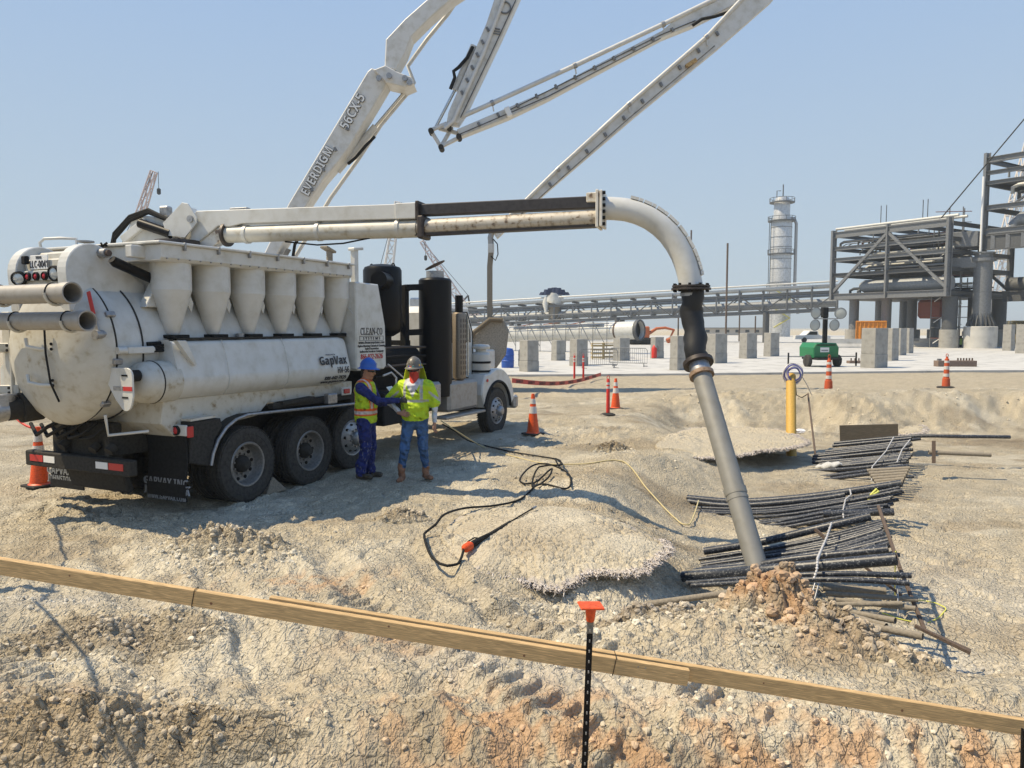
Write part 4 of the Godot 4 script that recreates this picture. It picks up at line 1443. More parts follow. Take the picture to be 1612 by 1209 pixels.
func far_list() -> Array:
	return [[Vector3(7.254, -0.172, -17), Vector3(8.395, 0.128, -16)], [Vector3(7.072, -0.198, -16.8), Vector3(8.331, 0.102, -15.9)], [Vector3(6.839, -0.293, -16.6), Vector3(8.19, 0.025, -15.7)], [Vector3(6.594, -0.346, -16.5), Vector3(8.191, 0.027, -15.6)], [Vector3(6.446, -0.456, -15.95), Vector3(7.858, -0.088, -14.95)], [Vector3(6.112, -0.499, -15.6), Vector3(7.604, -0.116, -14.6)], [Vector3(7.046, -0.267, -16.7), Vector3(8.228, 0.05, -15.8)], [Vector3(6.526, -0.387, -16.5), Vector3(7.563, -0.123, -15.8), Vector3(8.101, 0.016, -15.5)], [Vector3(6.435, -0.409, -16.3), Vector3(7.469, -0.157, -15.6), Vector3(7.973, -0.03, -15.3)],
		[Vector3(6.358, -0.442, -16.1), Vector3(7.376, -0.215, -15.4), Vector3(7.897, -0.075, -15.1)], [Vector3(6.268, -0.482, -15.8), Vector3(7.236, -0.253, -15.1), Vector3(7.744, -0.113, -14.8)], [Vector3(5.765, -0.513, -15.4), Vector3(6.771, -0.343, -14.9), Vector3(7.517, -0.147, -14.5)],
		[Vector3(5.644, -0.55, -14.8), Vector3(6.57, -0.324, -14.4), Vector3(7.4, -0.167, -14.2)], [Vector3(5.628, -0.552, -14.5), Vector3(6.493, -0.346, -14.2), Vector3(7.189, -0.194, -13.9)]]


func rag_rings() -> Array:
	var rings := []
	for i in 9:
		var m := (Vector3(6.189, -0.441, -15.5)).lerp(Vector3(6.587, -0.309, -15.2), i / 8.0)
		var r := 0.02 + 0.075 * sin(PI * (i + 0.6) / 9.2)
		var ring := []
		for k in 8:
			var a := TAU * k / 8
			ring.append(m + Vector3(0, sin(a) * r * 0.7 + 0.02 * sin(i * 2.1), cos(a) * r * 1.3))
		rings.append(ring)
	return rings



# ---------------------------------------------------------------- the vacuum truck: x runs forward, y up, z to its right side
func arc(cx: float, cy: float, r: float, a0: float, a1: float, n: int) -> PackedVector2Array:
	var p := PackedVector2Array()
	for i in n + 1:
		var a := deg_to_rad(a0 + (a1 - a0) * i / n)
		p.push_back(Vector2(cx + r * cos(a), cy + r * sin(a)))
	return p


func make_wheel(parent: Node3D, at: Vector3, dual: bool, front: bool) -> void:
	var w := Node3D.new()
	w.name = "wheel"
	var k := 0
	while parent.has_node(String(w.name)):
		k += 1
		w.name = "wheel_%03d" % k
	parent.add_child(w, true)
	w.position = at
	w.rotation.z = 0.4 * at.x
	var wide := 0.27
	for n in (2 if dual else 1):
		var z0 := -0.34 * n
		var s := Shape.new()
		s.xf = Transform3D(Basis(Vector3.RIGHT, PI / 2), Vector3(0, 0, z0))
		var prof := [Vector2(0.30, -wide + 0.03), Vector2(0.36, -wide - 0.005), Vector2(0.46, -wide), Vector2(0.515, -wide + 0.025)]
		for q in 4:
			var y0 := -wide + 0.035 + q * 0.058
			prof.append_array([Vector2(0.53, y0), Vector2(0.53, y0 + 0.042), Vector2(0.513, y0 + 0.044), Vector2(0.513, y0 + 0.056)])
		prof.append_array([Vector2(0.515, -0.025), Vector2(0.5, -0.008), Vector2(0.46, 0.0), Vector2(0.42, 0.003), Vector2(0.415, -0.003), Vector2(0.36, 0.0), Vector2(0.30, -0.02)])
		s.lathe(prof, 48)
		for i in 64:
			var a := TAU * i / 64
			var bs := Basis(Vector3(cos(a), 0, sin(a)), Vector3.UP, Vector3(-sin(a), 0, cos(a)))
			for y in [-0.03, -wide + 0.03]:
				s.box(bs * Vector3(0.518, 0, 0) + Vector3(0, y, 0), Vector3(0.028, 0.035, 0.022), Basis(bs.x, bs.y, bs.x.cross(bs.y)))
		obj("tyre", s, MT.rubber, w)
	var s := Shape.new()
	s.xf = Transform3D(Basis(Vector3.RIGHT, PI / 2), Vector3.ZERO)
	if front:
		s.lathe([Vector2(0.29, -0.2), Vector2(0.31, -0.015), Vector2(0.3, 0.0), Vector2(0.285, -0.005), Vector2(0.275, -0.03), Vector2(0.24, -0.015), Vector2(0.19, 0.035), Vector2(0.14, 0.045), Vector2(0.11, 0.045)], 40)
		obj("rim", s, MT.steel, w)
	else:
		s.lathe([Vector2(0.29, -0.25), Vector2(0.315, -0.015), Vector2(0.305, 0.0), Vector2(0.285, -0.004), Vector2(0.275, -0.03), Vector2(0.265, -0.13), Vector2(0.245, -0.155), Vector2(0.2, -0.165), Vector2(0.15, -0.15), Vector2(0.12, -0.15)], 40)
		obj("rim", s, MT.hub, w)
	var out := 0.0 if front else -0.165
	var holes := Shape.new()
	for i in 10:
		var a := TAU * i / 10 + 0.1
		var r := 0.222 if front else 0.215
		var p := Vector3(cos(a) * r, sin(a) * r, out + (0.004 if front else 0.006))
		holes.rod(p - Vector3(0, 0, 0.02), p + Vector3(0, 0, 0.006), 0.026, 12)
	obj("hand_hole", holes, MT.black, w)
	var hub := Shape.new()
	hub.xf = s.xf
	var hy := 0.04 if front else -0.15
	hub.lathe([Vector2(0.12, hy - 0.01), Vector2(0.118, hy + 0.05), Vector2(0.09, hy + 0.09), Vector2(0.06, hy + (0.1 if front else 0.14)), Vector2(0, hy + (0.1 if front else 0.14))], 24)
	obj("hub", hub, MT.black_dirty if not front else MT.steel, w)
	var nuts := Shape.new()
	for i in 10:
		var a := TAU * i / 10 + 0.4
		var p := Vector3(cos(a) * 0.145, sin(a) * 0.145, hy)
		nuts.rod(p, p + Vector3(0, 0, 0.035), 0.017, 6)
	obj("wheel_nut", nuts, MT.steel if front else MT.hub, w)


var truck_at := Transform3D.IDENTITY


func bolts(parent: Node3D, pts: Array, dir: Vector3, r: float, m: Material) -> void:
	for p in pts:
		obj("bolt", Shape.new().rod(p, p + dir * r * 0.8, r, 8), m, parent)


func rear_lamp(parent: Node3D, called: String, p: Vector3, r: float, dir: Vector3, lens: Material) -> void:
	var s := Shape.new()
	s.xf = Shape.along(p, dir)
	s.lathe([Vector2(r * 1.25, -0.03), Vector2(r * 1.25, 0.02), Vector2(r * 1.02, 0.03), Vector2(r, 0.012)], 20)
	var o := obj(called, s, MT.black_dull, parent)
	var l := Shape.new()
	l.xf = s.xf
	l.lathe([Vector2(r, 0.01), Vector2(r * 0.7, 0.022), Vector2(0, 0.028)], 20)
	obj("lens", l, lens, o)


func make_truck() -> void:
	var fwd := Vector3(0.432, 0, -0.902).normalized()
	truck_at = Transform3D(Basis(fwd, Vector3.UP, fwd.cross(Vector3.UP)), Vector3(-3.655, 0.0, -10.56))
	var t := thing("vacuum_truck", "white six-cyclone vacuum truck with telescopic boom and black silencers", "vacuum truck", truck_at.origin)
	t.transform = truck_at
	var W: Material = MT.truck
	var WD: Material = MT.truck_dirty
	# wheels
	for q in [[0.0, 0.0], [1.3, 0.0]]:
		make_wheel(t, Vector3(q[0], 0.51, 0.0), true, false)
	make_wheel(t, Vector3(2.62, 0.53, -0.2), false, true)
	make_wheel(t, Vector3(7.69, 0.51, 0.0), false, true)
	for x in [0.0, 1.3]:
		var far_tyre := Shape.new()
		far_tyre.xf = Transform3D(Basis(Vector3.RIGHT, PI / 2), Vector3(x, 0.51, -1.92))
		far_tyre.lathe([Vector2(0.3, -0.6), Vector2(0.5, -0.6), Vector2(0.53, -0.56), Vector2(0.53, -0.36), Vector2(0.46, -0.3), Vector2(0.46, -0.28), Vector2(0.53, -0.24), Vector2(0.53, -0.03), Vector2(0.5, 0), Vector2(0.3, 0), Vector2(0.28, -0.1), Vector2(0.05, -0.1)], 40)
		obj("wheel_far_side", far_tyre, MT.rubber, t).name = "tyre_pair" if x == 0.0 else "tyre_pair_001"
	for x in [2.62, 7.69]:
		var far_tyre := Shape.new()
		far_tyre.xf = Transform3D(Basis(Vector3.RIGHT, PI / 2), Vector3(x, 0.51, -2.2))
		far_tyre.lathe([Vector2(0.3, -0.28), Vector2(0.5, -0.28), Vector2(0.53, -0.24), Vector2(0.53, -0.03), Vector2(0.5, 0), Vector2(0.3, 0), Vector2(0.28, -0.1), Vector2(0.05, -0.1)], 40)
		obj("tyre", far_tyre, MT.rubber, t)
	var ck := Shape.new()
	ck.prism(PackedVector2Array([Vector2(0.36, 0.0), Vector2(0.78, 0.0), Vector2(0.74, 0.04), Vector2(0.5, 0.24), Vector2(0.44, 0.2)]), -0.17, -0.02, 0.008)
	obj("wheel_chock", ck, MT.mud_pipe, t)
	# frame and axles
	var fr := Shape.new()
	for z in [-0.82, -1.66]:
		fr.box(Vector3(3.4, 0.92, z), Vector3(9.9, 0.27, 0.09), Basis.IDENTITY, 0.01)
	for x in [-1.4, -0.7, 0.65, 2.0, 3.4, 5.2, 6.6]:
		fr.box(Vector3(x, 0.92, -1.24), Vector3(0.12, 0.22, 0.8))
	for x in [0.0, 1.3, 2.62, 7.69]:
		fr.rod(Vector3(x, 0.53, -0.3), Vector3(x, 0.53, -2.2), 0.09, 12)
	fr.box(Vector3(4.4, 0.95, -1.24), Vector3(3.2, 0.5, 1.7))
	obj("frame", fr, MT.black_dirty, t)
	var sub := Shape.new()
	sub.prism(PackedVector2Array([Vector2(-1.25, 1.2), Vector2(-1.05, 1.02), Vector2(0.4, 1.14), Vector2(0.6, 1.3), Vector2(2.6, 1.3), Vector2(2.6, 1.5), Vector2(-1.2, 1.5)]), -2.3, -0.2, 0.01)
	obj("body_subframe", sub, WD, t)
	# fender over the bogie, a curled sheet with a bright edge
	var path := [Vector2(-0.66, 0.6), Vector2(-0.62, 0.75), Vector2(-0.53, 0.92), Vector2(-0.38, 1.07), Vector2(-0.2, 1.16), Vector2(0.0, 1.2), Vector2(0.6, 1.19), Vector2(1.3, 1.17), Vector2(1.95, 1.15), Vector2(2.5, 1.14)]
	var fe := Shape.new()
	var ed := Shape.new()
	for i in path.size() - 1:
		var a: Vector2 = path[i]
		var b: Vector2 = path[i + 1]
		fe.bar(Vector3(a.x, a.y, -0.36), Vector3(b.x, b.y, -0.36), 0.68, 0.012)
		ed.bar(Vector3(a.x, a.y, -0.005), Vector3(b.x, b.y, -0.005), 0.018, 0.05)
	var rib := []
	for q in path:
		rib.append(Vector3(q.x, q.y - 0.0, 0.0))
	obj("fender", fe, MT.black_dirty, t)
	obj("fender_edge", Shape.new().tube(rib, 0.022, 8), MT.steel, t)
	var fb := Shape.new()
	fb.prism(PackedVector2Array([Vector2(-0.98, 0.68), Vector2(-0.64, 0.58), Vector2(-0.56, 0.93), Vector2(-0.42, 1.09), Vector2(-0.45, 1.2), Vector2(-0.95, 1.2)]), -0.68, -0.03, 0.01)
	obj("fender_box", fb, MT.black_dirty, t)
	obj("step_plate", Shape.new().bar(Vector3(-0.95, 1.225, -0.12), Vector3(-0.55, 1.235, -0.12), 0.2, 0.03), WD, t)
	var sk := Shape.new()
	sk.box(Vector3(1.55, 1.26, -0.14), Vector3(1.9, 0.08, 0.1))
	sk.box(Vector3(1.1, 1.3, -0.1), Vector3(0.7, 0.05, 0.12), Basis(Vector3.BACK, 0.04))
	obj("side_rail", sk, MT.black_dirty, t)
	var mk := Shape.new()
	mk.box(Vector3(2.27, 1.36, -0.07), Vector3(0.24, 0.13, 0.03), Basis.IDENTITY, 0.006)
	obj("lamp_plate", mk, W, t)
	obj("side_marker_lamp", Shape.new().box(Vector3(2.26, 1.36, -0.045), Vector3(0.15, 0.075, 0.025), Basis.IDENTITY, 0.01), MT.red_lens, t)
	obj("junction_box", Shape.new().box(Vector3(1.85, 1.27, -0.05), Vector3(0.22, 0.17, 0.12), Basis.IDENTITY, 0.02), MT.steel, t)
	# the rear: lamps, mudflaps, bumper
	var lp := obj("lamp_bar", Shape.new().box(Vector3(-1.02, 1.1, -0.32), Vector3(0.04, 0.14, 0.6), Basis.IDENTITY, 0.008), W, t)
	rear_lamp(lp, "reverse_lamp", Vector3(-1.05, 1.1, -0.53), 0.05, Vector3.LEFT, MT.clear_lens)
	rear_lamp(lp, "tail_lamp", Vector3(-1.05, 1.1, -0.34), 0.05, Vector3.LEFT, MT.red_lens)
	rear_lamp(lp, "tail_lamp", Vector3(-1.05, 1.1, -0.17), 0.05, Vector3.LEFT, MT.red_lens)
	obj("red_marker", Shape.new().box(Vector3(-0.97, 1.08, -0.015), Vector3(0.09, 0.14, 0.03), Basis.IDENTITY, 0.006), MT.tape_red, t)
	for q in [[-0.38, 0.0], [-2.22, 0.1]]:
		var fl := Shape.new()
		var rings := []
		for i in 9:
			var y: float = 1.02 - i * 0.104
			var bow := 0.02 * sin(i * 0.7) - (0.012 * i if q[1] > 0 else 0.0)
			rings.append([Vector3(-1.04 + bow, y, q[0] - 0.35), Vector3(-1.04 + bow, y, q[0] + 0.35), Vector3(-1.02 + bow, y, q[0] + 0.35), Vector3(-1.02 + bow, y, q[0] - 0.35)])
		rings.reverse()
		fl.loft(rings, true, false)
		var fo := obj("mudflap", fl, MT.black_dull, t)
		var face := Basis(Vector3(0, 0, 1), Vector3.UP, Vector3.LEFT)
		for w in [["GAPVAX INC.", 0.42, 0.1, 0.98], ["JOHNSTOWN, PA", 0.31, 0.08, 0.92], ["WWW.GAPVAX.COM", 0.22, 0.062, 0.86]]:
			letters(w[0], w[2], Transform3D(face, Vector3(-1.046 - 0.012 + (-0.005 if q[1] > 0 else 0.012) - (0.07 * q[1] * 10.0 if q[1] > 0 else 0.0), w[1], q[0])), MT.print_grey, fo, "lettering", "Droid Sans", 700, w[3], 0.02)
	var bp := obj("bumper", Shape.new().box(Vector3(-1.55, 0.68, -1.35), Vector3(0.12, 0.2, 2.02), Basis.IDENTITY, 0.015), MT.black_dirty, t)
	for z in [-0.6, -2.1]:
		var sgn := 1.0 if z > -1.0 else -1.0
		obj("red_reflector", Shape.new().box(Vector3(-1.613, 0.69, z + 0.02 * sgn), Vector3(0.006, 0.085, 0.26)), MT.tape_red, bp)
		obj("white_reflector", Shape.new().box(Vector3(-1.613, 0.69, z - 0.24 * sgn), Vector3(0.006, 0.085, 0.22)), MT.tape_white, bp)
	var tail := Shape.new()
	tail.box(Vector3(-1.4, 0.95, -1.4), Vector3(0.14, 0.5, 1.2), Basis.IDENTITY, 0.02)
	tail.box(Vector3(-1.35, 0.45, -1.25), Vector3(0.1, 0.3, 1.1), Basis(Vector3.BACK, 0.3), 0.02)
	for z in [-0.75, -1.05, -1.65]:
		tail.rod(Vector3(-1.5, 0.92, z), Vector3(-1.58, 0.86, z), 0.06, 12)
	obj("tail_frame", tail, MT.black_dirty, t)
	for k in 5:
		var z := -0.7 - 0.22 * k
		obj("hydraulic_hose", Shape.new().tube([Vector3(-1.6, 1.22, z), Vector3(-1.66, 1.05 + 0.02 * k, z - 0.2), Vector3(-1.62, 1.0, z - 0.5), Vector3(-1.5, 1.12, z - 0.8)], 0.025, 8), MT.black_dull, t)
	obj("corner_bracket", Shape.new().tube([Vector3(-1.75, 1.35, -0.55), Vector3(-1.72, 1.1, -0.55), Vector3(-1.35, 1.12, -0.3)], 0.02, 6), W, t)
	rear_lamp(t, "round_reflector", Vector3(-1.62, 1.22, -1.45), 0.055, Vector3.LEFT, MT.red_lens)

	# debris tank, its dished door, ears and lamps
	var tk := Shape.new()
	tk.xf = Transform3D(Basis(Vector3.BACK, -PI / 2), Vector3(0, 2.12, -1.25))
	tk.lathe([Vector2(0.9, -1.72), Vector2(0.9, 2.6), Vector2(0, 2.6)], 64)
	obj("debris_tank", tk, W, t)
	var bd := Shape.new()
	bd.xf = tk.xf
	bd.lathe([Vector2(0.9, -1.735), Vector2(0.925, -1.735), Vector2(0.925, -1.715), Vector2(0.9, -1.71)], 64)
	bd.lathe([Vector2(0.9, -1.36), Vector2(0.915, -1.36), Vector2(0.915, -1.345), Vector2(0.9, -1.345)], 64)
	obj("tank_band", bd, MT.black_dirty, t)
	var dr := Shape.new()
	dr.xf = tk.xf
	dr.lathe([Vector2(0, -2.14), Vector2(0.25, -2.13), Vector2(0.5, -2.08), Vector2(0.7, -2.0), Vector2(0.84, -1.9), Vector2(0.915, -1.8), Vector2(0.93, -1.745)], 64)
	var door := obj("rear_door", dr, WD, t)
	# lifted arches either side of the number plate
	for z in [[-0.72, -0.9], [-1.66, -1.84]]:
		var p := PackedVector2Array([Vector2(-2.02, 2.6)])
		p.append_array(PackedVector2Array([Vector2(-2.05, 3.05)]))
		p.append_array(arc(-1.72, 3.08, 0.33, 175, 40, 12))
		p.append_array(PackedVector2Array([Vector2(-1.35, 3.18), Vector2(-1.0, 2.95), Vector2(-1.0, 2.6)]))
		obj("hinge_arch", Shape.new().prism(p, z[1], z[0], 0.012), W, t)
	var hb := Shape.new()
	hb.box(Vector3(-1.75, 2.98, -1.28), Vector3(0.4, 0.5, 0.74), Basis.IDENTITY, 0.02)
	hb.box(Vector3(-1.62, 3.28, -1.28), Vector3(0.3, 0.1, 0.74), Basis.IDENTITY, 0.02)
	obj("hinge_box", hb, WD, t)
	var pin := Shape.new()
	pin.rod(Vector3(-1.6, 3.3, -0.6), Vector3(-1.6, 3.3, -1.95), 0.06, 14)
	obj("hinge_pin", pin, MT.steel, t)
	obj("rust_nut", Shape.new().rod(Vector3(-1.6, 3.3, -0.6), Vector3(-1.6, 3.3, -0.57), 0.04, 8), MT.rust_wood, t)
	var np := obj("number_plate", Shape.new().box(Vector3(-1.97, 3.19, -1.33), Vector3(0.012, 0.17, 0.33), Basis.IDENTITY, 0.004), MT.tape_white, t)
	var rearward := Basis(Vector3(0, 0, 1), Vector3.UP, Vector3.LEFT)
	letters("LLC-0041", 0.085, Transform3D(rearward, Vector3(-1.978, 3.165, -1.33)), MT.print_black, np, "lettering", "Droid Sans", 700, 0.72)
	letters("TEXAS", 0.032, Transform3D(rearward, Vector3(-1.978, 3.245, -1.33)), MT.print_black, np, "lettering", "Droid Sans", 700, 0.9)
	var lb := obj("lamp_bar", Shape.new().box(Vector3(-1.97, 3.03, -1.27), Vector3(0.03, 0.12, 0.76), Basis(Vector3.RIGHT, 0.0), 0.006), W, t)
	for z in [-1.2, -1.36, -1.52]:
		rear_lamp(lb, "stop_lamp", Vector3(-1.99, 3.02, z), 0.042, Vector3.LEFT, MT.red_lens)
	rear_lamp(lb, "work_lamp", Vector3(-2.02, 3.04, -0.98), 0.075, Vector3(-1, -0.15, 0.1).normalized(), MT.clear_lens)
	rear_lamp(lb, "work_lamp", Vector3(-2.02, 3.0, -1.66), 0.07, Vector3(-1, -0.2, 0.6).normalized(), MT.clear_lens)
	obj("camera_box", Shape.new().box(Vector3(-2.0, 3.22, -1.55), Vector3(0.06, 0.1, 0.08), Basis.IDENTITY, 0.01), MT.black_dull, t)
	obj("top_handle", Shape.new().tube([Vector3(-1.6, 3.36, -1.84), Vector3(-1.62, 3.48, -1.84), Vector3(-1.6, 3.53, -1.78), Vector3(-1.5, 3.54, -1.6), Vector3(-1.42, 3.53, -1.42), Vector3(-1.42, 3.38, -1.4)], 0.018, 8), W, t)
	var hw := Shape.new()
	hw.xf = Transform3D(Basis.IDENTITY, Vector3(-1.45, 3.36, -1.2))
	hw.lathe([Vector2(0.02, 0), Vector2(0.02, 0.1), Vector2(0.1, 0.11), Vector2(0.1, 0.13), Vector2(0, 0.135)], 18)
	obj("hand_wheel", hw, MT.steel, t)
	var knob := Shape.new()
	for k in 5:
		var a := TAU * k / 5
		knob.rod(Vector3(-1.4, 3.42, -0.95), Vector3(-1.4 + 0.06 * cos(a), 3.43 + 0.03 * sin(a), -0.95 + 0.06 * sin(a)), 0.014, 6)
	obj("star_knob", knob, MT.black_dull, t)
	# brackets on the door
	for q in [[-0.95, 2.15], [-0.95, 1.72]]:
		var c := Vector3(-2.1, q[1], q[0] - 0.12)
		obj("hook_arm", Shape.new().tube([c + Vector3(-0.08, 0.12, -0.25), c + Vector3(-0.1, 0.03, -0.2), c + Vector3(-0.05, 0, -0.05), c + Vector3(0.02, 0.0, 0.08)], 0.022, 8), W, door)
		bolts(door, [c + Vector3(-0.02, 0.06, 0.13), c + Vector3(-0.02, 0.0, 0.13)], Vector3.LEFT, 0.018, MT.black_dull)
	obj("latch_rod", Shape.new().tube([Vector3(-2.16, 2.42, -1.0), Vector3(-2.17, 2.1, -0.98), Vector3(-2.14, 1.75, -0.96), Vector3(-2.05, 1.52, -0.95)], 0.012, 6), MT.black_dull, door)
	for q in [[-2.05, 2.15], [-2.05, 1.62]]:
		obj("hinge_strap", Shape.new().box(Vector3(-1.98, q[1], q[0]), Vector3(0.04, 0.12, 0.3), Basis(Vector3.UP, 0.5), 0.008), WD, door)
		bolts(door, [Vector3(-2.02, q[1] + 0.03, q[0] + 0.1), Vector3(-2.02, q[1] - 0.03, q[0] + 0.1)], Vector3.LEFT, 0.018, MT.black_dull)
	obj("hinge_post", Shape.new().box(Vector3(-1.95, 1.95, -2.05), Vector3(0.05, 1.3, 0.16), Basis.IDENTITY, 0.01), WD, t)
	# reflective lever on the door's edge
	var lev := Basis(Vector3.RIGHT, -0.28)
	obj("red_reflector", Shape.new().box(Vector3(-1.9, 2.69, -0.52), Vector3(0.02, 0.28, 0.055), lev, 0.004), MT.tape_red, t)
	obj("grey_reflector", Shape.new().box(Vector3(-1.895, 2.46, -0.455), Vector3(0.018, 0.2, 0.055), lev, 0.004), MT.steel, t)
	obj("lever_boss", Shape.new().rod(Vector3(-1.78, 2.32, -0.43), Vector3(-1.94, 2.32, -0.42), 0.055, 12), MT.steel, t)
	# valve low on the left
	var vl := Shape.new()
	vl.rod(Vector3(-1.75, 1.42, -1.78), Vector3(-1.98, 1.4, -1.82), 0.19, 20)
	vl.rod(Vector3(-1.98, 1.4, -1.82), Vector3(-2.12, 1.39, -1.85), 0.14, 20)
	var valve := obj("drain_valve", vl, MT.black_dirty, t)
	obj("valve_body", Shape.new().tube([Vector3(-2.05, 1.4, -1.84), Vector3(-2.2, 1.36, -1.93), Vector3(-2.32, 1.31, -2.0)], [0.13, 0.13, 0.12], 18), MT.steel, valve)
	obj("valve_cap", Shape.new().tube([Vector3(-2.3, 1.31, -1.99), Vector3(-2.36, 1.29, -2.02)], 0.145, 20), MT.steel, valve)
	obj("valve_neck", Shape.new().tube([Vector3(-2.12, 1.42, -1.86), Vector3(-2.12, 1.58, -1.86)], [0.1, 0.12], 16), MT.steel, valve)
	# end plate and dished end of the side tank
	var pl := PackedVector2Array([Vector2(-0.5, 1.93), Vector2(-0.08, 1.93)])
	pl.append_array(arc(-0.1, 1.83, 0.1, 70, 0, 5))
	pl.append_array(PackedVector2Array([Vector2(0.0, 1.6), Vector2(-0.03, 1.5)]))
	pl.append_array(arc(-0.13, 1.52, 0.1, -20, -120, 6))
	pl.append_array(PackedVector2Array([Vector2(-0.3, 1.55), Vector2(-0.42, 1.72)]))
	var ep := Shape.new()
	ep.xf = Transform3D(Basis(Vector3(0, 0, 1), Vector3.UP, Vector3.LEFT), Vector3(-1.78, 0, 0))
	ep.prism(pl, -0.012, 0.012, 0.003)
	var epo := obj("end_plate", ep, W, t)
	obj("red_reflector", Shape.new().box(Vector3(-1.796, 1.685, -0.08), Vector3(0.006, 0.05, 0.15)), MT.tape_red, epo)
	obj("grey_reflector", Shape.new().box(Vector3(-1.796, 1.685, -0.245), Vector3(0.006, 0.05, 0.16)), MT.steel, epo)
	for y in [1.84, 1.58]:
		obj("slot", Shape.new().box(Vector3(-1.795, y, -0.13), Vector3(0.004, 0.02, 0.1)), MT.black_dull, epo)
	obj("end_pipe", Shape.new().rod(Vector3(-1.77, 1.83, -0.14), Vector3(-1.6, 1.83, -0.14), 0.07, 14), MT.black_dull, t)

	var far_plate := Shape.new()
	far_plate.xf = Transform3D(Basis(Vector3(0, 0, -1), Vector3.UP, Vector3.RIGHT), Vector3(-1.78, 0, -2.5))
	far_plate.prism(pl, -0.012, 0.012, 0.003)
	obj("end_plate", far_plate, W, t)
	var far_tank := Shape.new()
	far_tank.xf = Transform3D(Basis(Vector3.BACK, -PI / 2), Vector3(0, 1.73, -2.24))
	far_tank.lathe([Vector2(0, -1.6), Vector2(0.12, -1.59), Vector2(0.2, -1.55), Vector2(0.262, -1.38), Vector2(0.262, 2.3), Vector2(0, 2.3)], 32)
	obj("far_side_tank", far_tank, W, t)
	# side tank: a leaning panel that rolls into a cylinder below
	var sec := PackedVector2Array([Vector2(-0.6, 2.25), Vector2(-0.18, 2.25)])
	sec.append_array(arc(-0.2, 2.17, 0.08, 75, 15, 4))
	sec.append_array(arc(-0.26, 1.73, 0.26, 12, -90, 16))
	sec.append_array(PackedVector2Array([Vector2(-0.6, 1.47)]))
	var st := Shape.new()
	st.xf = Transform3D(Basis(Vector3(0, 0, 1), Vector3.UP, Vector3.LEFT), Vector3.ZERO)
	var rings := []
	for q in [[1.12, 0.0], [1.1, 0.02], [-2.2, 0.0], [-2.32, 0.02], [-2.37, 0.06], [-2.39, 0.12]]:
		var ring := []
		for p in sec:
			var dz := Vector2(-0.3, 1.85)
			var pp: Vector2 = p + (dz - p).normalized() * q[1]
			ring.append(Vector3(pp.x, pp.y, q[0]))
		ring.reverse()
		rings.append(ring)
	rings.reverse()
	for r in rings:
		r.reverse()
	st.loft(rings, true, true)
	var side := obj("side_tank", st, W, t)
	var cyl := Shape.new()
	cyl.xf = Transform3D(Basis(Vector3.BACK, -PI / 2), Vector3(0, 1.73, -0.262))
	cyl.lathe([Vector2(0, -1.6), Vector2(0.12, -1.59), Vector2(0.2, -1.55), Vector2(0.245, -1.48), Vector2(0.262, -1.38), Vector2(0.262, -1.05)], 40)
	obj("tank_end", cyl, WD, t)
	cyl = Shape.new()
	cyl.xf = Transform3D(Basis(Vector3.BACK, -PI / 2), Vector3(0, 1.73, -0.262))
	cyl.lathe([Vector2(0.262, -1.34), Vector2(0.268, -1.34), Vector2(0.268, -1.325), Vector2(0.262, -1.325)], 40)
	obj("weld_seam", cyl, MT.black_dirty, t)
	obj("gusset", Shape.new().prism(PackedVector2Array([Vector2(-1.12, 2.24), Vector2(-0.98, 2.24), Vector2(-0.82, 1.93), Vector2(-0.86, 1.92)]), -0.1, -0.02, 0.004), W, t)
	var lean := Transform3D(Basis(Vector3.RIGHT, -0.225), Vector3.ZERO)
	letters("GapVax", 0.135, Transform3D(lean.basis, Vector3(1.89, 1.88, -0.017)), MT.print_black, side, "lettering", "Droid Sans", 700, 1.0)
	letters("Manufactured by", 0.022, Transform3D(lean.basis, Vector3(1.85, 1.975, -0.042)), MT.print_grey, side)
	letters("HV-56", 0.1, Transform3D(Basis(Vector3.RIGHT, -0.1), Vector3(2.12, 1.72, 0.003)), MT.print_black, side, "lettering", "Droid Sans", 700, 0.8)
	letters("888-442-7829", 0.06, Transform3D(Basis(Vector3.RIGHT, 0.38), Vector3(1.95, 1.6, -0.024)), MT.print_black, side, "lettering", "Droid Sans", 700, 1.05)
	letters("www.gapvax.com", 0.042, Transform3D(Basis(Vector3.RIGHT, 0.62), Vector3(1.92, 1.54, -0.062)), MT.print_black, side, "lettering", "Droid Sans", 700, 1.2)
	# control gear between tank and side tank
	var cg := Shape.new()
	cg.rod(Vector3(-1.75, 2.13, -0.3), Vector3(-1.25, 2.13, -0.3), 0.045, 10)
	cg.box(Vector3(-1.45, 2.13, -0.29), Vector3(0.36, 0.085, 0.085), Basis.IDENTITY, 0.008)
	obj("locking_ram", cg, W, t)
	for k in 3:
		obj("hydraulic_hose", Shape.new().tube([Vector3(-1.25 - 0.02 * k, 2.17 - 0.03 * k, -0.28), Vector3(-1.0, 2.2 - 0.04 * k, -0.26), Vector3(-0.93 + 0.05 * k, 2.05, -0.28), Vector3(-0.95 + 0.06 * k, 1.9, -0.3)], 0.018, 6), MT.black_dull, t)
	obj("pipe_run", Shape.new().tube([Vector3(-1.3, 2.2, -0.34), Vector3(-0.92, 2.22, -0.3), Vector3(-0.86, 2.5, -0.3), Vector3(-0.98, 2.9, -0.5)], 0.025, 8), MT.black_dull, t)

	# cyclones under their header
	var hd := PackedVector2Array([Vector2(-2.4, 3.22), Vector2(-0.1, 3.22), Vector2(-0.06, 3.26), Vector2(-0.06, 3.42), Vector2(-2.44, 3.42), Vector2(-2.44, 3.26)])
	var hs := Shape.new()
	hs.xf = Transform3D(Basis(Vector3(0, 0, 1), Vector3.UP, Vector3.LEFT), Vector3.ZERO)
	hs.prism(hd, -2.48, 1.28, 0.01)
	obj("cyclone_header", hs, W, t)
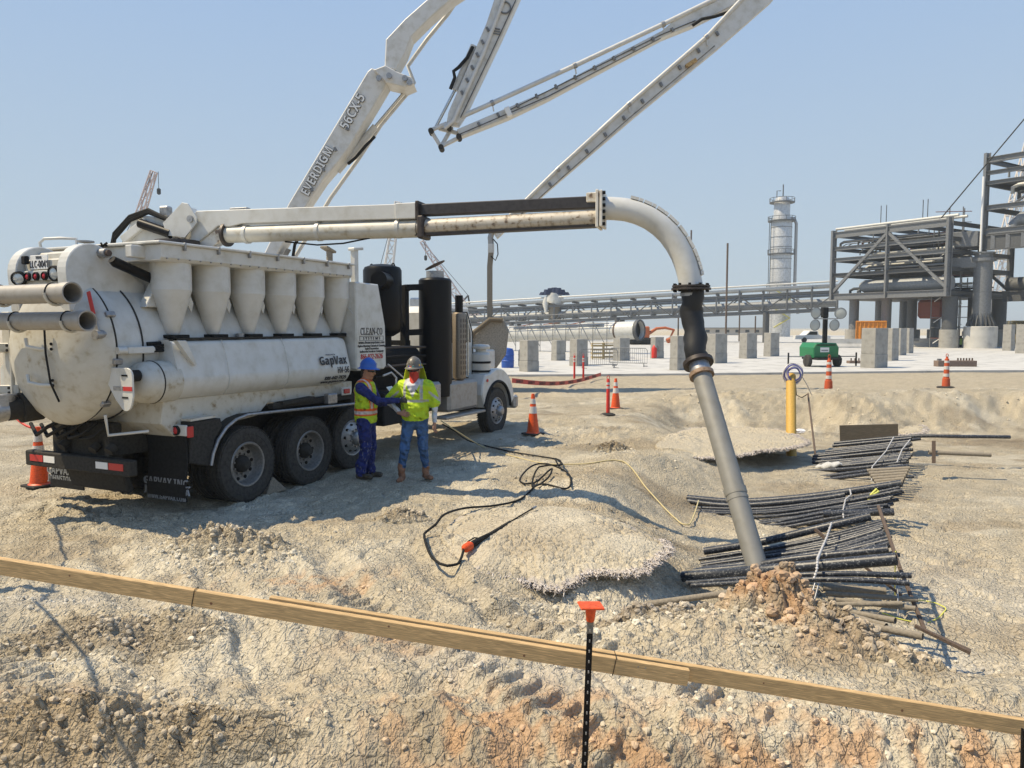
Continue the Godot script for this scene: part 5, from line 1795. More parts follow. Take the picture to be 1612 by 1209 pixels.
	obj("header_lid", Shape.new().box(Vector3(0.58, 3.44, -1.25), Vector3(3.84, 0.035, 2.46), Basis.IDENTITY, 0.01), W, t)
	for k in 7:
		obj("lid_latch", Shape.new().box(Vector3(-0.95 + k * 0.55, 3.41, -0.035), Vector3(0.03, 0.1, 0.05), Basis.IDENTITY, 0.006), MT.steel, t)
	for k in 22:
		obj("bolt", Shape.new().rod(Vector3(-1.2 + k * 0.172, 3.25, -0.065), Vector3(-1.2 + k * 0.172, 3.25, -0.05), 0.011, 6), MT.steel, t)
	for x in [-0.3, 0.85]:
		obj("weld_seam", Shape.new().tube([Vector3(x, 2.245, -0.14), Vector3(x, 2.1, -0.077), Vector3(x, 1.85, -0.016), Vector3(x, 1.73, 0.001), Vector3(x, 1.6, -0.032), Vector3(x, 1.5, -0.13)], 0.005, 5), W, t)
	obj("fill_cap", Shape.new().rod(Vector3(0.2, 2.24, -0.3), Vector3(0.2, 2.32, -0.3), 0.06, 14), MT.steel, t)
	for k in 3:
		obj("door_clamp", Shape.new().box(Vector3(-1.73, 2.12 + 0.94 * sin(-0.75 + k * 0.62), -1.25 + 0.94 * cos(-0.75 + k * 0.62)), Vector3(0.12, 0.07, 0.05), Basis(Vector3.RIGHT, 0.75 - k * 0.62), 0.01), MT.steel, t)
	var back := Shape.new()
	back.box(Vector3(0.75, 2.75, -1.3), Vector3(3.36, 0.98, 1.36), Basis.IDENTITY, 0.01)
	obj("hopper_wall", back, W, t)
	for k in 6:
		var x := -0.9 + k * 0.655
		var cy := Shape.new()
		cy.xf = Transform3D(Basis.IDENTITY, Vector3(x, 0, -0.35))
		cy.lathe([Vector2(0.08, 2.31), Vector2(0.246, 2.88), Vector2(0.246, 3.22)], 40, 0.98)
		var co := obj("cyclone", cy, W, t)
		obj("cone_foot", Shape.new().box(Vector3(x, 2.29, -0.33), Vector3(0.27, 0.045, 0.27), Basis.IDENTITY, 0.008), MT.black_dull, co)
		obj("gusset", Shape.new().prism(PackedVector2Array([Vector2(x + 0.25, 2.9), Vector2(x + 0.34, 2.72), Vector2(x + 0.3, 2.6), Vector2(x + 0.22, 2.74)]), -0.36, -0.34, 0.003), W, co)
	obj("cyclone_shelf", Shape.new().box(Vector3(0.72, 2.262, -0.36), Vector3(3.4, 0.02, 0.4)), MT.black_dirty, t)
	# lid beam, ram and bracket at the rear of the header
	obj("lid_beam", Shape.new().box(Vector3(-1.17, 3.33, -0.4), Vector3(0.6, 0.15, 0.12), Basis.IDENTITY, 0.01), W, t)
	obj("beam_bracket", Shape.new().prism(PackedVector2Array([Vector2(-1.16, 3.2), Vector2(-1.04, 3.2), Vector2(-1.04, 3.42), Vector2(-1.1, 3.48), Vector2(-1.16, 3.42)]), -0.34, -0.31, 0.004), W, t)
	var rm := obj("lift_ram", Shape.new().tube([Vector3(-1.62, 3.22, -0.5), Vector3(-1.58, 3.19, -0.5), Vector3(-1.0, 3.0, -0.5)], [0.05, 0.062, 0.062], 14), MT.black, t)
	obj("ram_rod", Shape.new().rod(Vector3(-1.0, 3.0, -0.5), Vector3(-0.86, 2.955, -0.5), 0.03, 10), MT.chrome, rm)
	obj("ram_bracket", Shape.new().prism(PackedVector2Array([Vector2(-1.22, 2.66), Vector2(-0.95, 2.66), Vector2(-0.88, 3.02), Vector2(-0.95, 3.06), Vector2(-1.02, 3.02)]), -0.58, -0.44, 0.008), W, t)
	bolts(t, [Vector3(-0.95, 2.99, -0.435)], Vector3.BACK, 0.025, MT.steel)

	# engine house with the lettered panel
	var eh := Shape.new()
	eh.prism(PackedVector2Array([Vector2(2.47, 1.72), Vector2(2.47, 3.16), Vector2(3.12, 3.15), Vector2(3.31, 2.44), Vector2(3.33, 1.73), Vector2(3.27, 1.68), Vector2(2.52, 1.68)]), -2.5, 0.0, 0.02)
	var panel := obj("engine_house", eh, W, t)
	for w in [["CLEAN-CO", 0.115, 2.335, "Droid Serif", 0.84, MT.print_black], ["S Y S T E M S", 0.046, 2.22, "Droid Sans", 1.5, MT.print_black], ["www.cleancosystems.com", 0.042, 2.15, "Droid Sans", 1.12, MT.print_black], ["Hydro Blasting Chemical Cleaning", 0.036, 2.092, "Droid Sans", 1.08, MT.print_black], ["Hydro Excavation", 0.034, 2.045, "Droid Sans", 1.1, MT.print_black], ["Industrial Services Company", 0.036, 1.998, "Droid Sans", 1.1, MT.print_black], ["866-922-2626", 0.085, 1.912, "Droid Sans", 0.98, MT.print_red]]:
		letters(w[0], w[1], Transform3D(Basis.IDENTITY, Vector3(2.9, w[2], 0.003)), w[5], panel, "lettering", w[3], 700, w[4] * 0.9)
	var bx := Shape.new()
	for y in [2.258, 2.182]:
		bx.box(Vector3(2.9, y, 0.003), Vector3(0.68, 0.007, 0.004))
	for x in [2.563, 3.237]:
		bx.box(Vector3(x, 2.22, 0.003), Vector3(0.006, 0.07, 0.004))
	obj("lettering_frame", bx, MT.print_black, panel)
	var po := Shape.new()
	po.box(Vector3(2.72, 3.43, -0.2), Vector3(0.1, 0.56, 0.1), Basis.IDENTITY, 0.01)
	po.box(Vector3(2.76, 3.73, -0.2), Vector3(0.26, 0.05, 0.14), Basis(Vector3.BACK, 0.12), 0.01)
	obj("boom_rest", po, W, t)
	obj("vent_pipe", Shape.new().rod(Vector3(2.75, 3.3, -0.75), Vector3(2.75, 3.72, -0.75), 0.055, 12), MT.mud_pipe, t)
	obj("vent_hood", Shape.new().box(Vector3(2.72, 3.74, -0.75), Vector3(0.26, 0.04, 0.16), Basis(Vector3.BACK, -0.3), 0.01), MT.mud_pipe, t)
	var pr := Shape.new()
	pr.bar(Vector3(2.44, 2.9, -0.3), Vector3(2.46, 2.62, -0.05), 0.015, 0.015)
	obj("prop_rod", pr, W, t)

	# black silencers, their frame and pipes
	var c1 := Shape.new()
	c1.xf = Transform3D(Basis.IDENTITY, Vector3(4.45, 0, -0.85))
	c1.lathe([Vector2(0, 2.2), Vector2(0.2, 2.24), Vector2(0.33, 2.32), Vector2(0.37, 2.42), Vector2(0.37, 3.5), Vector2(0.34, 3.56), Vector2(0.2, 3.61), Vector2(0, 3.63)], 48)
	var sil := obj("silencer", c1, MT.black, t)
	obj("inlet_drum", Shape.new().rod(Vector3(4.2, 3.28, -0.6), Vector3(3.72, 3.28, -0.42), 0.15, 24), MT.black, sil)
	for z in [-0.6, -1.1]:
		var lug := []
		for k in 9:
			var a := PI * k / 8
			lug.append(Vector3(4.45 + 0.06 * cos(a), 3.54 + 0.09 * sin(a), z))
		obj("lifting_eye", Shape.new().tube(lug, 0.014, 6), MT.black, sil)
	var c2 := Shape.new()
	c2.xf = Transform3D(Basis.IDENTITY, Vector3(5.62, 0, -0.38))
	c2.lathe([Vector2(0, 1.0), Vector2(0.33, 1.0), Vector2(0.335, 1.05), Vector2(0.335, 3.36), Vector2(0.3, 3.4), Vector2(0.18, 3.42)], 48)
	var sil2 := obj("silencer", c2, MT.black, t)
	var nk := Shape.new()
	nk.xf = c2.xf
	nk.lathe([Vector2(0.18, 3.41), Vector2(0.18, 3.55), Vector2(0.165, 3.55), Vector2(0.165, 3.41)], 28)
	obj("outlet_neck", nk, MT.steel, sil2)
	var ld := Shape.new()
	ld.xf = Transform3D(Basis(Vector3.BACK, 0.2) * Basis(Vector3.RIGHT, -0.4), Vector3(5.62, 3.67, -0.38))
	ld.lathe([Vector2(0, -0.008), Vector2(0.22, -0.008), Vector2(0.22, 0.008), Vector2(0, 0.012)], 28)
	obj("rain_lid", ld, MT.rust_wood, sil2)
	var rk := Shape.new()
	for q in [[5.05, -0.75], [5.05, -1.75], [3.6, -1.6]]:
		rk.box(Vector3(q[0], 2.1, q[1]), Vector3(0.14, 2.3, 0.14), Basis.IDENTITY, 0.01)
	for y in [3.18, 2.1, 1.3]:
		rk.box(Vector3(4.5, y, -1.2), Vector3(1.2, 0.1, 0.1))
		rk.box(Vector3(5.05, y, -1.2), Vector3(0.1, 0.1, 1.1))
	rk.bar(Vector3(5.05, 3.2, -0.75), Vector3(5.35, 3.22, -0.5), 0.1, 0.12)
	rk.bar(Vector3(5.05, 2.3, -0.75), Vector3(5.35, 2.32, -0.5), 0.1, 0.12)
	obj("silencer_frame", rk, MT.black_dull, t)
	var bl := Shape.new()
	bl.rod(Vector3(3.7, 1.75, -0.75), Vector3(5.2, 1.75, -0.75), 0.3, 24)
	bl.box(Vector3(4.5, 1.5, -1.3), Vector3(1.9, 0.9, 1.3), Basis.IDENTITY, 0.04)
	bl.rod(Vector3(4.45, 2.3, -0.85), Vector3(4.45, 1.7, -0.85), 0.16, 18)
	obj("blower", bl, MT.black_dull, t)
	for k in 4:
		obj("pipe_run", Shape.new().tube([Vector3(3.4, 2.02 - 0.17 * k, -0.3), Vector3(4.3, 2.04 - 0.17 * k, -0.28), Vector3(5.1, 2.02 - 0.17 * k, -0.3)], 0.022, 8), MT.black_dull if k % 2 else MT.dark_bar, t)
	obj("work_hose", Shape.new().tube([Vector3(3.36, 1.55, -0.1), Vector3(3.55, 1.6, -0.05), Vector3(3.66, 1.5, -0.02), Vector3(3.6, 1.3, 0.0), Vector3(3.45, 1.22, -0.02)], 0.018, 8), MT.band, t)
	obj("stay_rod", Shape.new().rod(Vector3(3.45, 1.75, -0.05), Vector3(4.05, 1.42, -0.05), 0.015, 6), MT.band, t)
	var bxs := Shape.new()
	bxs.box(Vector3(3.75, 0.95, -0.3), Vector3(0.9, 0.6, 0.5), Basis.IDENTITY, 0.02)
	obj("tool_box", bxs, MT.black_dull, t)

	# the tractor end: battery box, step tank, cab, air cleaner, stack, bonnet and front fender
	var bb := Shape.new()
	bb.box(Vector3(5.0, 1.08, -0.25), Vector3(0.55, 0.5, 0.45), Basis.IDENTITY, 0.05)
	obj("battery_box", bb, MT.steel, t)
	var ft := Shape.new()
	ft.box(Vector3(6.2, 0.98, -0.28), Vector3(1.25, 0.62, 0.5), Basis.IDENTITY, 0.06)
	obj("fuel_tank", ft, MT.pipe_alu, t)
	obj("step", Shape.new().box(Vector3(6.15, 0.58, -0.1), Vector3(1.7, 0.05, 0.32), Basis.IDENTITY, 0.01), MT.pipe_alu, t)
	var cab := Shape.new()
	cab.prism(PackedVector2Array([Vector2(6.05, 1.25), Vector2(6.05, 2.72), Vector2(6.2, 2.86), Vector2(7.1, 2.86), Vector2(7.35, 2.3), Vector2(7.4, 1.25)]), -2.15, -0.42, 0.05)
	var cabo := obj("cab", cab, W, t)
	obj("door_window", Shape.new().prism(PackedVector2Array([Vector2(6.35, 2.08), Vector2(6.35, 2.7), Vector2(7.0, 2.7), Vector2(7.18, 2.3), Vector2(7.2, 2.08)]), -0.43, -0.412, 0.004), MT.glass_dark, cabo)
	obj("door_edge", Shape.new().tube([Vector3(6.3, 1.3, -0.415), Vector3(6.3, 2.74, -0.415), Vector3(7.02, 2.74, -0.415), Vector3(7.27, 2.3, -0.415), Vector3(7.3, 1.3, -0.415), Vector3(6.3, 1.3, -0.415)], 0.014, 6), MT.black_dull, cabo)
	obj("windscreen", Shape.new().box(Vector3(7.24, 2.55, -1.28), Vector3(0.02, 0.5, 1.5), Basis(Vector3.BACK, 0.42), 0.004), MT.glass_dark, cabo)
	obj("grab_rail", Shape.new().tube([Vector3(6.9, 1.35, -0.33), Vector3(6.9, 2.6, -0.33)], 0.018, 8), MT.chrome, cabo)
	var mf := Shape.new()
	mf.xf = Transform3D(Basis.IDENTITY, Vector3(6.25, 0, -0.18))
	mf.lathe([Vector2(0.09, 1.3), Vector2(0.14, 1.34), Vector2(0.145, 1.36), Vector2(0.145, 2.68), Vector2(0.12, 2.72), Vector2(0.075, 2.72)], 28)
	var mo := obj("exhaust_guard", mf, mat(Color(0.33, 0.27, 0.2), 0.5, 0.5, texs.mott, 2.0), t)
	var slots := Shape.new()
	for r in 11:
		for k in 5:
			var a := -0.9 + k * 0.42 + PI / 2
			var p := Vector3(6.25 + 0.146 * cos(a), 1.45 + r * 0.11, -0.18 + 0.146 * sin(a))
			slots.box(p, Vector3(0.02, 0.07, 0.006), Basis(Vector3.UP, PI / 2 - a))
	obj("guard_slot", slots, MT.rust_wood, mo).set_meta("kind", "stuff")
	obj("exhaust_stack", Shape.new().tube([Vector3(6.25, 2.7, -0.18), Vector3(6.25, 2.95, -0.18), Vector3(6.25, 3.08, -0.18)], 0.085, 18), MT.black, mo)
	obj("exhaust_elbow", Shape.new().tube([Vector3(6.25, 1.34, -0.18), Vector3(6.24, 1.1, -0.18), Vector3(6.18, 0.98, -0.2), Vector3(6.05, 0.92, -0.35)], 0.085, 16), MT.dark_bar, mo)
	var ac := Shape.new()
	ac.xf = Transform3D(Basis.IDENTITY, Vector3(7.42, 0, -0.28))
	ac.lathe([Vector2(0, 1.22), Vector2(0.2, 1.22), Vector2(0.215, 1.26), Vector2(0.215, 1.8), Vector2(0.17, 1.85), Vector2(0.12, 1.86), Vector2(0.12, 1.91), Vector2(0.2, 1.93), Vector2(0.21, 1.98), Vector2(0.18, 2.02), Vector2(0, 2.03)], 32)
	var aco := obj("air_cleaner", ac, W, t)
	for y in [1.4, 1.6]:
		var cl := Shape.new()
		cl.xf = ac.xf
		cl.lathe([Vector2(0.214, y), Vector2(0.222, y), Vector2(0.222, y + 0.05), Vector2(0.214, y + 0.05)], 32)
		obj("clamp_band", cl, MT.black_dull, aco)
	var hoods := []
	for q in [[7.35, 2.08, 0.64], [7.8, 2.05, 0.62], [8.4, 1.98, 0.58], [8.65, 1.9, 0.54], [8.78, 1.72, 0.5], [8.82, 1.2, 0.5]]:
		var ring := []
		for p in arc(0, 0, 1.0, 0, 180, 10):
			ring.append(Vector3(q[0], 1.35 + (q[1] - 1.35) * pow(maxf(p.y, 0.0), 0.45), -1.25 + q[2] * signf(p.x) * pow(absf(p.x), 0.5)))
		ring.append(Vector3(q[0], 0.9, -1.25 - q[2]))
		ring.append(Vector3(q[0], 0.9, -1.25 + q[2]))
		ring.reverse()
		hoods.append(ring)
	obj("bonnet", Shape.new().loft(hoods, true, true), W, t)
	# front fender: arched sheet with thickness
	var out_ := PackedVector2Array([Vector2(6.95, 0.92), Vector2(6.98, 1.15), Vector2(7.1, 1.36)])
	out_.append_array(arc(7.75, 0.62, 0.86, 118, 8, 14))
	out_.append_array(arc(7.72, 0.52, 0.64, 0, 170, 18))
	obj("front_fender", Shape.new().prism(out_, -0.75, 0.0, 0.03), W, t)
	obj("fender_flare", Shape.new().tube(flare_pts(), 0.035, 8), MT.black_dull, t)
	obj("side_marker_lamp", Shape.new().rod(Vector3(7.18, 1.23, -0.01), Vector3(7.18, 1.23, 0.02), 0.035, 12), MT.red_lens, t)
	var bu := Shape.new()
	bu.box(Vector3(8.85, 0.62, -1.25), Vector3(0.2, 0.32, 2.4), Basis.IDENTITY, 0.05)
	obj("front_bumper", bu, MT.steel, t)
	make_truck_boom(t)
	# two aluminium tubes racked across the rear door
	for q in [[Vector3(-4.742, 2.775, -8.33), 0.108, "upper grey aluminium suction tube racked across the truck's rear door"], [Vector3(-4.656, 2.476, -8.45), 0.103, "lower grey aluminium suction tube racked across the truck's rear door"]]:
		var lt := Vector3(-0.902, 0, -0.432).normalized()
		var tb := thing("suction_tube", q[2], "tube", q[0], "spare suction tubes on the truck's rear")
		obj("tube_wall", Shape.new().hollow(Vector3.ZERO, lt * 2.35, q[1], 0.008, 32), MT.pipe_alu, tb)
		obj("end_collar", Shape.new().hollow(-lt * 0.01, lt * 0.12, q[1] + 0.012, 0.014, 32), MT.pipe_alu, tb)
		for u in [0.32, 1.25]:
			var ring := []
			for k in 25:
				var a := TAU * k / 24
				ring.append(lt * (u + 0.03 * sin(a)) + Vector3.UP * cos(a) * (q[1] + 0.006) + lt.cross(Vector3.UP) * sin(a) * (q[1] + 0.006))
			obj("tie_cable", Shape.new().tube(ring, 0.007, 6, false), MT.black_dull, tb)
			var cr := []
			for k in 11:
				var a := PI + PI * k / 10
				cr.append(lt * (u - 0.05) + Vector3.UP * sin(a) * (q[1] + 0.02) + lt.cross(Vector3.UP) * cos(a) * (q[1] + 0.02))
			obj("cradle", Shape.new().tube(cr, 0.016, 6), MT.truck_dirty, tb)


func flare_pts() -> Array:
	var p := []
	for q in arc(7.72, 0.52, 0.66, 4, 168, 20):
		p.append(Vector3(q.x, q.y, 0.0))
	return p


# the telescopic suction boom, the elbow at its tip and the hose hanging from it
func make_truck_boom(t: Node3D) -> void:
	var inv := truck_at.affine_inverse()
	var W: Material = MT.truck
	var B: Material = MT.boom_worn
	var pv := Vector3(-4.613, 3.934, -11.35)
	var tip := Vector3(1.112, 3.937, -9.75)
	var dir := (tip - pv).normalized()
	var side := dir.cross(Vector3.UP).normalized()
	var up := side.cross(dir)
	var L := pv.distance_to(tip)
	var fr := inv * Transform3D(Basis(dir, up, side), pv)
	# seat on the header: turntable and pedestal
	var base := inv * (pv + Vector3(0, 0, 0))
	var ped := Shape.new()
	ped.xf = Transform3D(Basis.IDENTITY, Vector3(base.x - 0.3, 3.44, -1.25))
	ped.lathe([Vector2(0.45, 0), Vector2(0.45, 0.06), Vector2(0.32, 0.08), Vector2(0.3, 0.2), Vector2(0, 0.2)], 32)
	obj("boom_turntable", ped, MT.dark_bar, t)
	var s := Shape.new()
	s.xf = fr
	s.prism(PackedVector2Array([Vector2(-1.15, -0.25), Vector2(-1.1, 0.1), Vector2(-0.8, 0.12), Vector2(-0.35, 0.05), Vector2(-0.1, 0.22), Vector2(0.08, 0.0), Vector2(-0.1, -0.28), Vector2(-0.7, -0.42)]), -0.16, 0.05, 0.012)
	obj("boom_mast", s, W, t)
	s = Shape.new()
	s.xf = fr
	s.prism(PackedVector2Array([Vector2(-0.42, -0.02), Vector2(-0.08, 0.26), Vector2(0.02, 0.24), Vector2(0.16, 0.04), Vector2(0.15, -0.04), Vector2(-0.05, -0.24), Vector2(-0.35, -0.2)]), 0.16, 0.185, 0.004)
	var cheek := obj("cheek_plate", s, W, t)
	obj("pivot_pin", Shape.new().rod(fr * Vector3(0.06, 0.02, 0.1), fr * Vector3(0.06, 0.02, 0.21), 0.05, 14), MT.steel, cheek)
	obj("lift_ram", Shape.new().rod(fr * Vector3(-0.85, 0.0, 0.14), fr * Vector3(-0.32, -0.17, 0.14), 0.07, 18), MT.black, t)
	obj("ram_rod", Shape.new().rod(fr * Vector3(-0.32, -0.17, 0.14), fr * Vector3(-0.12, -0.23, 0.14), 0.035, 10), MT.chrome, t)
	s = Shape.new()
	s.xf = fr
	s.prism(PackedVector2Array([Vector2(-1.25, -0.18), Vector2(-1.18, -0.28), Vector2(-0.75, -0.02), Vector2(-0.82, 0.08)]), 0.05, 0.12, 0.01)
	obj("ram_arm", s, W, t)
	for k in 3:
		obj("hydraulic_hose", Shape.new().tube([fr * Vector3(-1.45 - 0.03 * k, -0.5, 0.05), fr * Vector3(-1.4, -0.2 + 0.04 * k, 0.05), fr * Vector3(-1.1, 0.06 + 0.03 * k, 0.06), fr * Vector3(-0.75, 0.16 + 0.02 * k, 0.08), fr * Vector3(-0.3, 0.0, 0.1)], 0.028, 8), MT.black_dull, t)
	obj("control_valve", Shape.new().box(fr * Vector3(-0.55, 0.18, -0.05), Vector3(0.16, 0.16, 0.12), fr.basis, 0.02), MT.steel, t)
	# outer beam: deep at the heel, slim further out
	var x1 := L * 0.585
	s = Shape.new()
	s.xf = fr
	s.prism(PackedVector2Array([Vector2(-0.02, -0.3), Vector2(0.0, 0.03), Vector2(0.1, 0.145), Vector2(x1, 0.105), Vector2(x1, -0.09), Vector2(0.85, -0.06), Vector2(0.62, -0.1), Vector2(0.45, -0.08), Vector2(0.12, -0.3)]), -0.11, 0.11, 0.008)
	obj("outer_beam", s, W, t)
	s = Shape.new()
	s.xf = fr
	s.prism(PackedVector2Array([Vector2(0.1, -0.3), Vector2(0.45, -0.09), Vector2(0.75, -0.08), Vector2(0.7, -0.2), Vector2(0.3, -0.38), Vector2(0.0, -0.4)]), -0.08, 0.08, 0.01)
	obj("heel_elbow", s, B, t)
	obj("outer_tube", Shape.new().tube([fr * Vector3(0.55, -0.2, 0.02), fr * Vector3(x1 + 0.02, -0.215, 0.02)], 0.118, 28), MT.truck_dirty, t)
	obj("tube_flange", Shape.new().tube([fr * Vector3(0.52, -0.2, 0.02), fr * Vector3(0.56, -0.2, 0.02)], 0.17, 20), MT.dark_bar, t)
	for x in [0.85, 2.0, x1 - 0.28]:
		obj("tube_clamp", Shape.new().tube([fr * Vector3(x, -0.205, 0.02), fr * Vector3(x + 0.05, -0.205, 0.02)], 0.132, 20), W, t)
	s = Shape.new()
	s.xf = fr
	s.box(Vector3(x1 - 0.12, 0.01, 0), Vector3(0.3, 0.21, 0.27), Basis.IDENTITY, 0.01)
	obj("beam_collar", s, W, t)
	s = Shape.new()
	s.xf = fr
	s.box(Vector3(x1 + 0.05, 0.01, 0), Vector3(0.05, 0.25, 0.3), Basis.IDENTITY, 0.01)
	s.box(Vector3(x1 + 0.1, -0.21, 0.02), Vector3(0.09, 0.3, 0.3), Basis.IDENTITY, 0.02)
	obj("wear_collar", s, MT.dark_bar, t)
	s = Shape.new()
	s.xf = fr
	s.box(Vector3((x1 + L) / 2, 0.025, 0), Vector3(L - x1, 0.15, 0.16), Basis.IDENTITY, 0.012)
	obj("inner_beam", s, mat(Color(0.055, 0.05, 0.05), 0.45, 0.2, texs.mott, 0.8), t)
	obj("inner_tube", Shape.new().tube([fr * Vector3(x1, -0.2, 0.02), fr * Vector3(L - 0.04, -0.17, 0.02)], 0.105, 28), mat(Color(0.5, 0.46, 0.39), 0.5, 0.1, texs.rusty, 0.8), t)
	obj("tube_keel", Shape.new().bar(fr * Vector3(x1, -0.3, 0.02), fr * Vector3(L - 0.06, -0.268, 0.02), 0.16, 0.03, up), MT.dark_bar, t)
	obj("hose_line", Shape.new().tube([fr * Vector3(1.5, -0.33, 0.05), fr * Vector3(2.0, -0.39, 0.05), fr * Vector3(2.4, -0.38, 0.05), fr * Vector3(2.8, -0.32, 0.05)], 0.012, 6), MT.black_dull, t)
	obj("top_bracket", Shape.new().box(fr * Vector3(0.75, 0.16, 0), Vector3(0.28, 0.03, 0.1), fr.basis, 0.005), MT.steel, t)
	# flange plates and elbow at the tip
	s = Shape.new()
	s.xf = fr
	s.box(Vector3(L - 0.02, -0.07, 0.01), Vector3(0.035, 0.46, 0.36), Basis.IDENTITY, 0.006)
	s.box(Vector3(L + 0.03, -0.07, 0.01), Vector3(0.035, 0.44, 0.36), Basis.IDENTITY, 0.006)
	s.box(Vector3(L - 0.1, 0.08, 0), Vector3(0.14, 0.12, 0.2), Basis.IDENTITY, 0.01)
	var flo := obj("tip_flange", s, B, t)
	for k in 6:
		var y := 0.12 - 0.076 * k
		obj("bolt", Shape.new().rod(fr * Vector3(L + 0.04, y, 0.16), fr * Vector3(L + 0.08, y, 0.16), 0.022, 8), MT.black_dull, flo)
	var ctr := []
	var cv := Curve3D.new()
	var raw := [Vector3(1.135, 3.888, -9.74), Vector3(1.415, 3.867, -9.7), Vector3(1.702, 3.76, -9.66), Vector3(1.941, 3.56, -9.62), Vector3(2.102, 3.299, -9.58), Vector3(2.177, 3.072, -9.55), Vector3(2.209, 2.916, -9.54)]
	for i in raw.size():
		var a: Vector3 = raw[maxi(i - 1, 0)]
		var b: Vector3 = raw[mini(i + 1, raw.size() - 1)]
		cv.add_point(raw[i], (a - b) / 6.0, (b - a) / 6.0)
	for i in 33:
		ctr.append(inv * cv.sample_baked(cv.get_baked_length() * i / 32))
	obj("elbow", Shape.new().tube(ctr, 0.142, 36), W, t)
	var wear := Shape.new()
	for i in range(6, 30):
		var a: Vector3 = ctr[i]
		var b: Vector3 = ctr[i + 1]
		var tang := (b - a).normalized()
		var out := (inv.basis * (Vector3(0.75, 0.66, 0))).normalized()
		out = (out - tang * out.dot(tang)).normalized()
		wear.bar(a + out * 0.15, b + out * 0.15, 0.16, 0.035, out)
	obj("wear_back", wear, W, t)
	# hose: rubber sleeve, clamps, long grey tube standing among the conduits
	var h := thing("suction_hose", "grey suction tube with black rubber sleeve hanging from the boom into the conduits", "suction hose")
	var e0 := Vector3(2.209, 2.9, -9.54)
	var fl := Shape.new()
	fl.xf = Transform3D(Basis.IDENTITY, e0)
	fl.lathe([Vector2(0.14, -0.035), Vector2(0.24, -0.035), Vector2(0.24, -0.01), Vector2(0.14, -0.01)], 28)
	fl.lathe([Vector2(0.14, 0.0), Vector2(0.23, 0.0), Vector2(0.23, 0.022), Vector2(0.14, 0.022)], 28)
	var fo := obj("top_flange", fl, MT.dark_bar, h)
	for k in 10:
		var a := TAU * k / 10
		obj("bolt", Shape.new().rod(e0 + Vector3(cos(a) * 0.205, -0.06, sin(a) * 0.205), e0 + Vector3(cos(a) * 0.205, 0.045, sin(a) * 0.205), 0.018, 8), MT.black_dull, fo)
	var sl := []
	var rr := []
	var mids := [Vector3(2.217, 2.877, -9.54), Vector3(2.219, 2.76, -9.54), Vector3(2.23, 2.604, -9.54), Vector3(2.239, 2.408, -9.5), Vector3(2.247, 2.213, -9.45), Vector3(2.257, 2.09, -9.42), Vector3(2.278, 1.966, -9.4)]
	for i in mids.size() - 1:
		for q in 6:
			var u := q / 6.0
			var y := i + u
			sl.append((mids[i] as Vector3).lerp(mids[i + 1], u) + Vector3(0.012 * sin(y * 2.3), 0, 0.01 * sin(y * 1.7)))
			rr.append(0.135 + 0.008 * sin(y * 3.7) + 0.006 * sin(y * 7.0 + 1.0) - (0.014 * ss(5.0, 5.8, y)))
	sl.append(mids[6])
	rr.append(0.125)
	obj("rubber_sleeve", Shape.new().tube(sl, rr, 28), mat(Color(0.015, 0.015, 0.016), 0.55, 0.0, texs.mott, 2.0), h)
	obj("hose_clamp", Shape.new().tube([Vector3(2.218, 2.83, -9.54), Vector3(2.219, 2.791, -9.54)], 0.142, 24), MT.steel, h)
	var q0 := Vector3(2.278, 1.974, -9.4)
	var q1 := Vector3(2.588, -0.121, -7.95)
	var ax := (q1 - q0).normalized()
	var ln := q0.distance_to(q1)
	obj("lower_flange", Shape.new().tube([q0 - ax * 0.02, q0 + ax * 0.03], 0.185, 24), MT.dark_bar, h)
	obj("spool_ring", Shape.new().tube([q0 + ax * 0.03, q0 + ax * 0.15], 0.125, 24), MT.steel, h)
	obj("rust_ring", Shape.new().tube([q0 + ax * 0.15, q0 + ax * 0.2], 0.15, 24), mat(Color(0.28, 0.2, 0.14), 0.7, 0.3, texs.rusty, 1.0), h)
	var gm := mat(Color(0.24, 0.235, 0.215), 0.6, 0.2, texs.stain, 0.7)
	obj("upper_tube", Shape.new().tube([q0 + ax * 0.2, q0 + ax * ln * 0.66], 0.115, 32), gm, h)
	obj("coupling", Shape.new().tube([q0 + ax * ln * 0.645, q0 + ax * ln * 0.65, q0 + ax * ln * 0.675, q0 + ax * ln * 0.68], [0.116, 0.126, 0.126, 0.116], 32), gm, h)
	obj("coupling", Shape.new().tube([q0 + ax * ln * 0.686, q0 + ax * ln * 0.69, q0 + ax * ln * 0.7, q0 + ax * ln * 0.704], [0.116, 0.122, 0.122, 0.116], 32), gm, h)
	obj("lower_tube", Shape.new().hollow(q0 + ax * ln * 0.66, q1 + ax * 0.05, 0.112, 0.008, 32), gm, h)



# ---------------------------------------------------------------- the concrete pump behind the truck
# an outline of points in one upright plane, given thickness
func plate(called: String, pts: Array, thick: float, m: Material, parent: Node, rim := 0.02) -> MeshInstance3D:
	var poly := PackedVector2Array()
	for p in pts:
		poly.push_back(Vector2(p.x, p.y))
	var z: float = pts[0].z
	return obj(called, Shape.new().prism(poly, z - thick * 0.58, z + thick * 0.58, rim), m, parent)


func pipe_line(called: String, pts: Array, r: float, m: Material, parent: Node, seg := 10) -> MeshInstance3D:
	return obj(called, Shape.new().tube(pts, r * 1.16, seg), m, parent)


func clamp_on(p: Vector3, d: Vector3, r: float, parent: Node) -> void:
	obj("pipe_clamp", Shape.new().tube([p - d * 0.06, p + d * 0.06], r * 1.5, 12), MT.steel, parent)
	obj("pipe_bracket", Shape.new().bar(p, p + Vector3(0.05, -0.3, 0), 0.05, 0.05), MT.pump_white, parent)


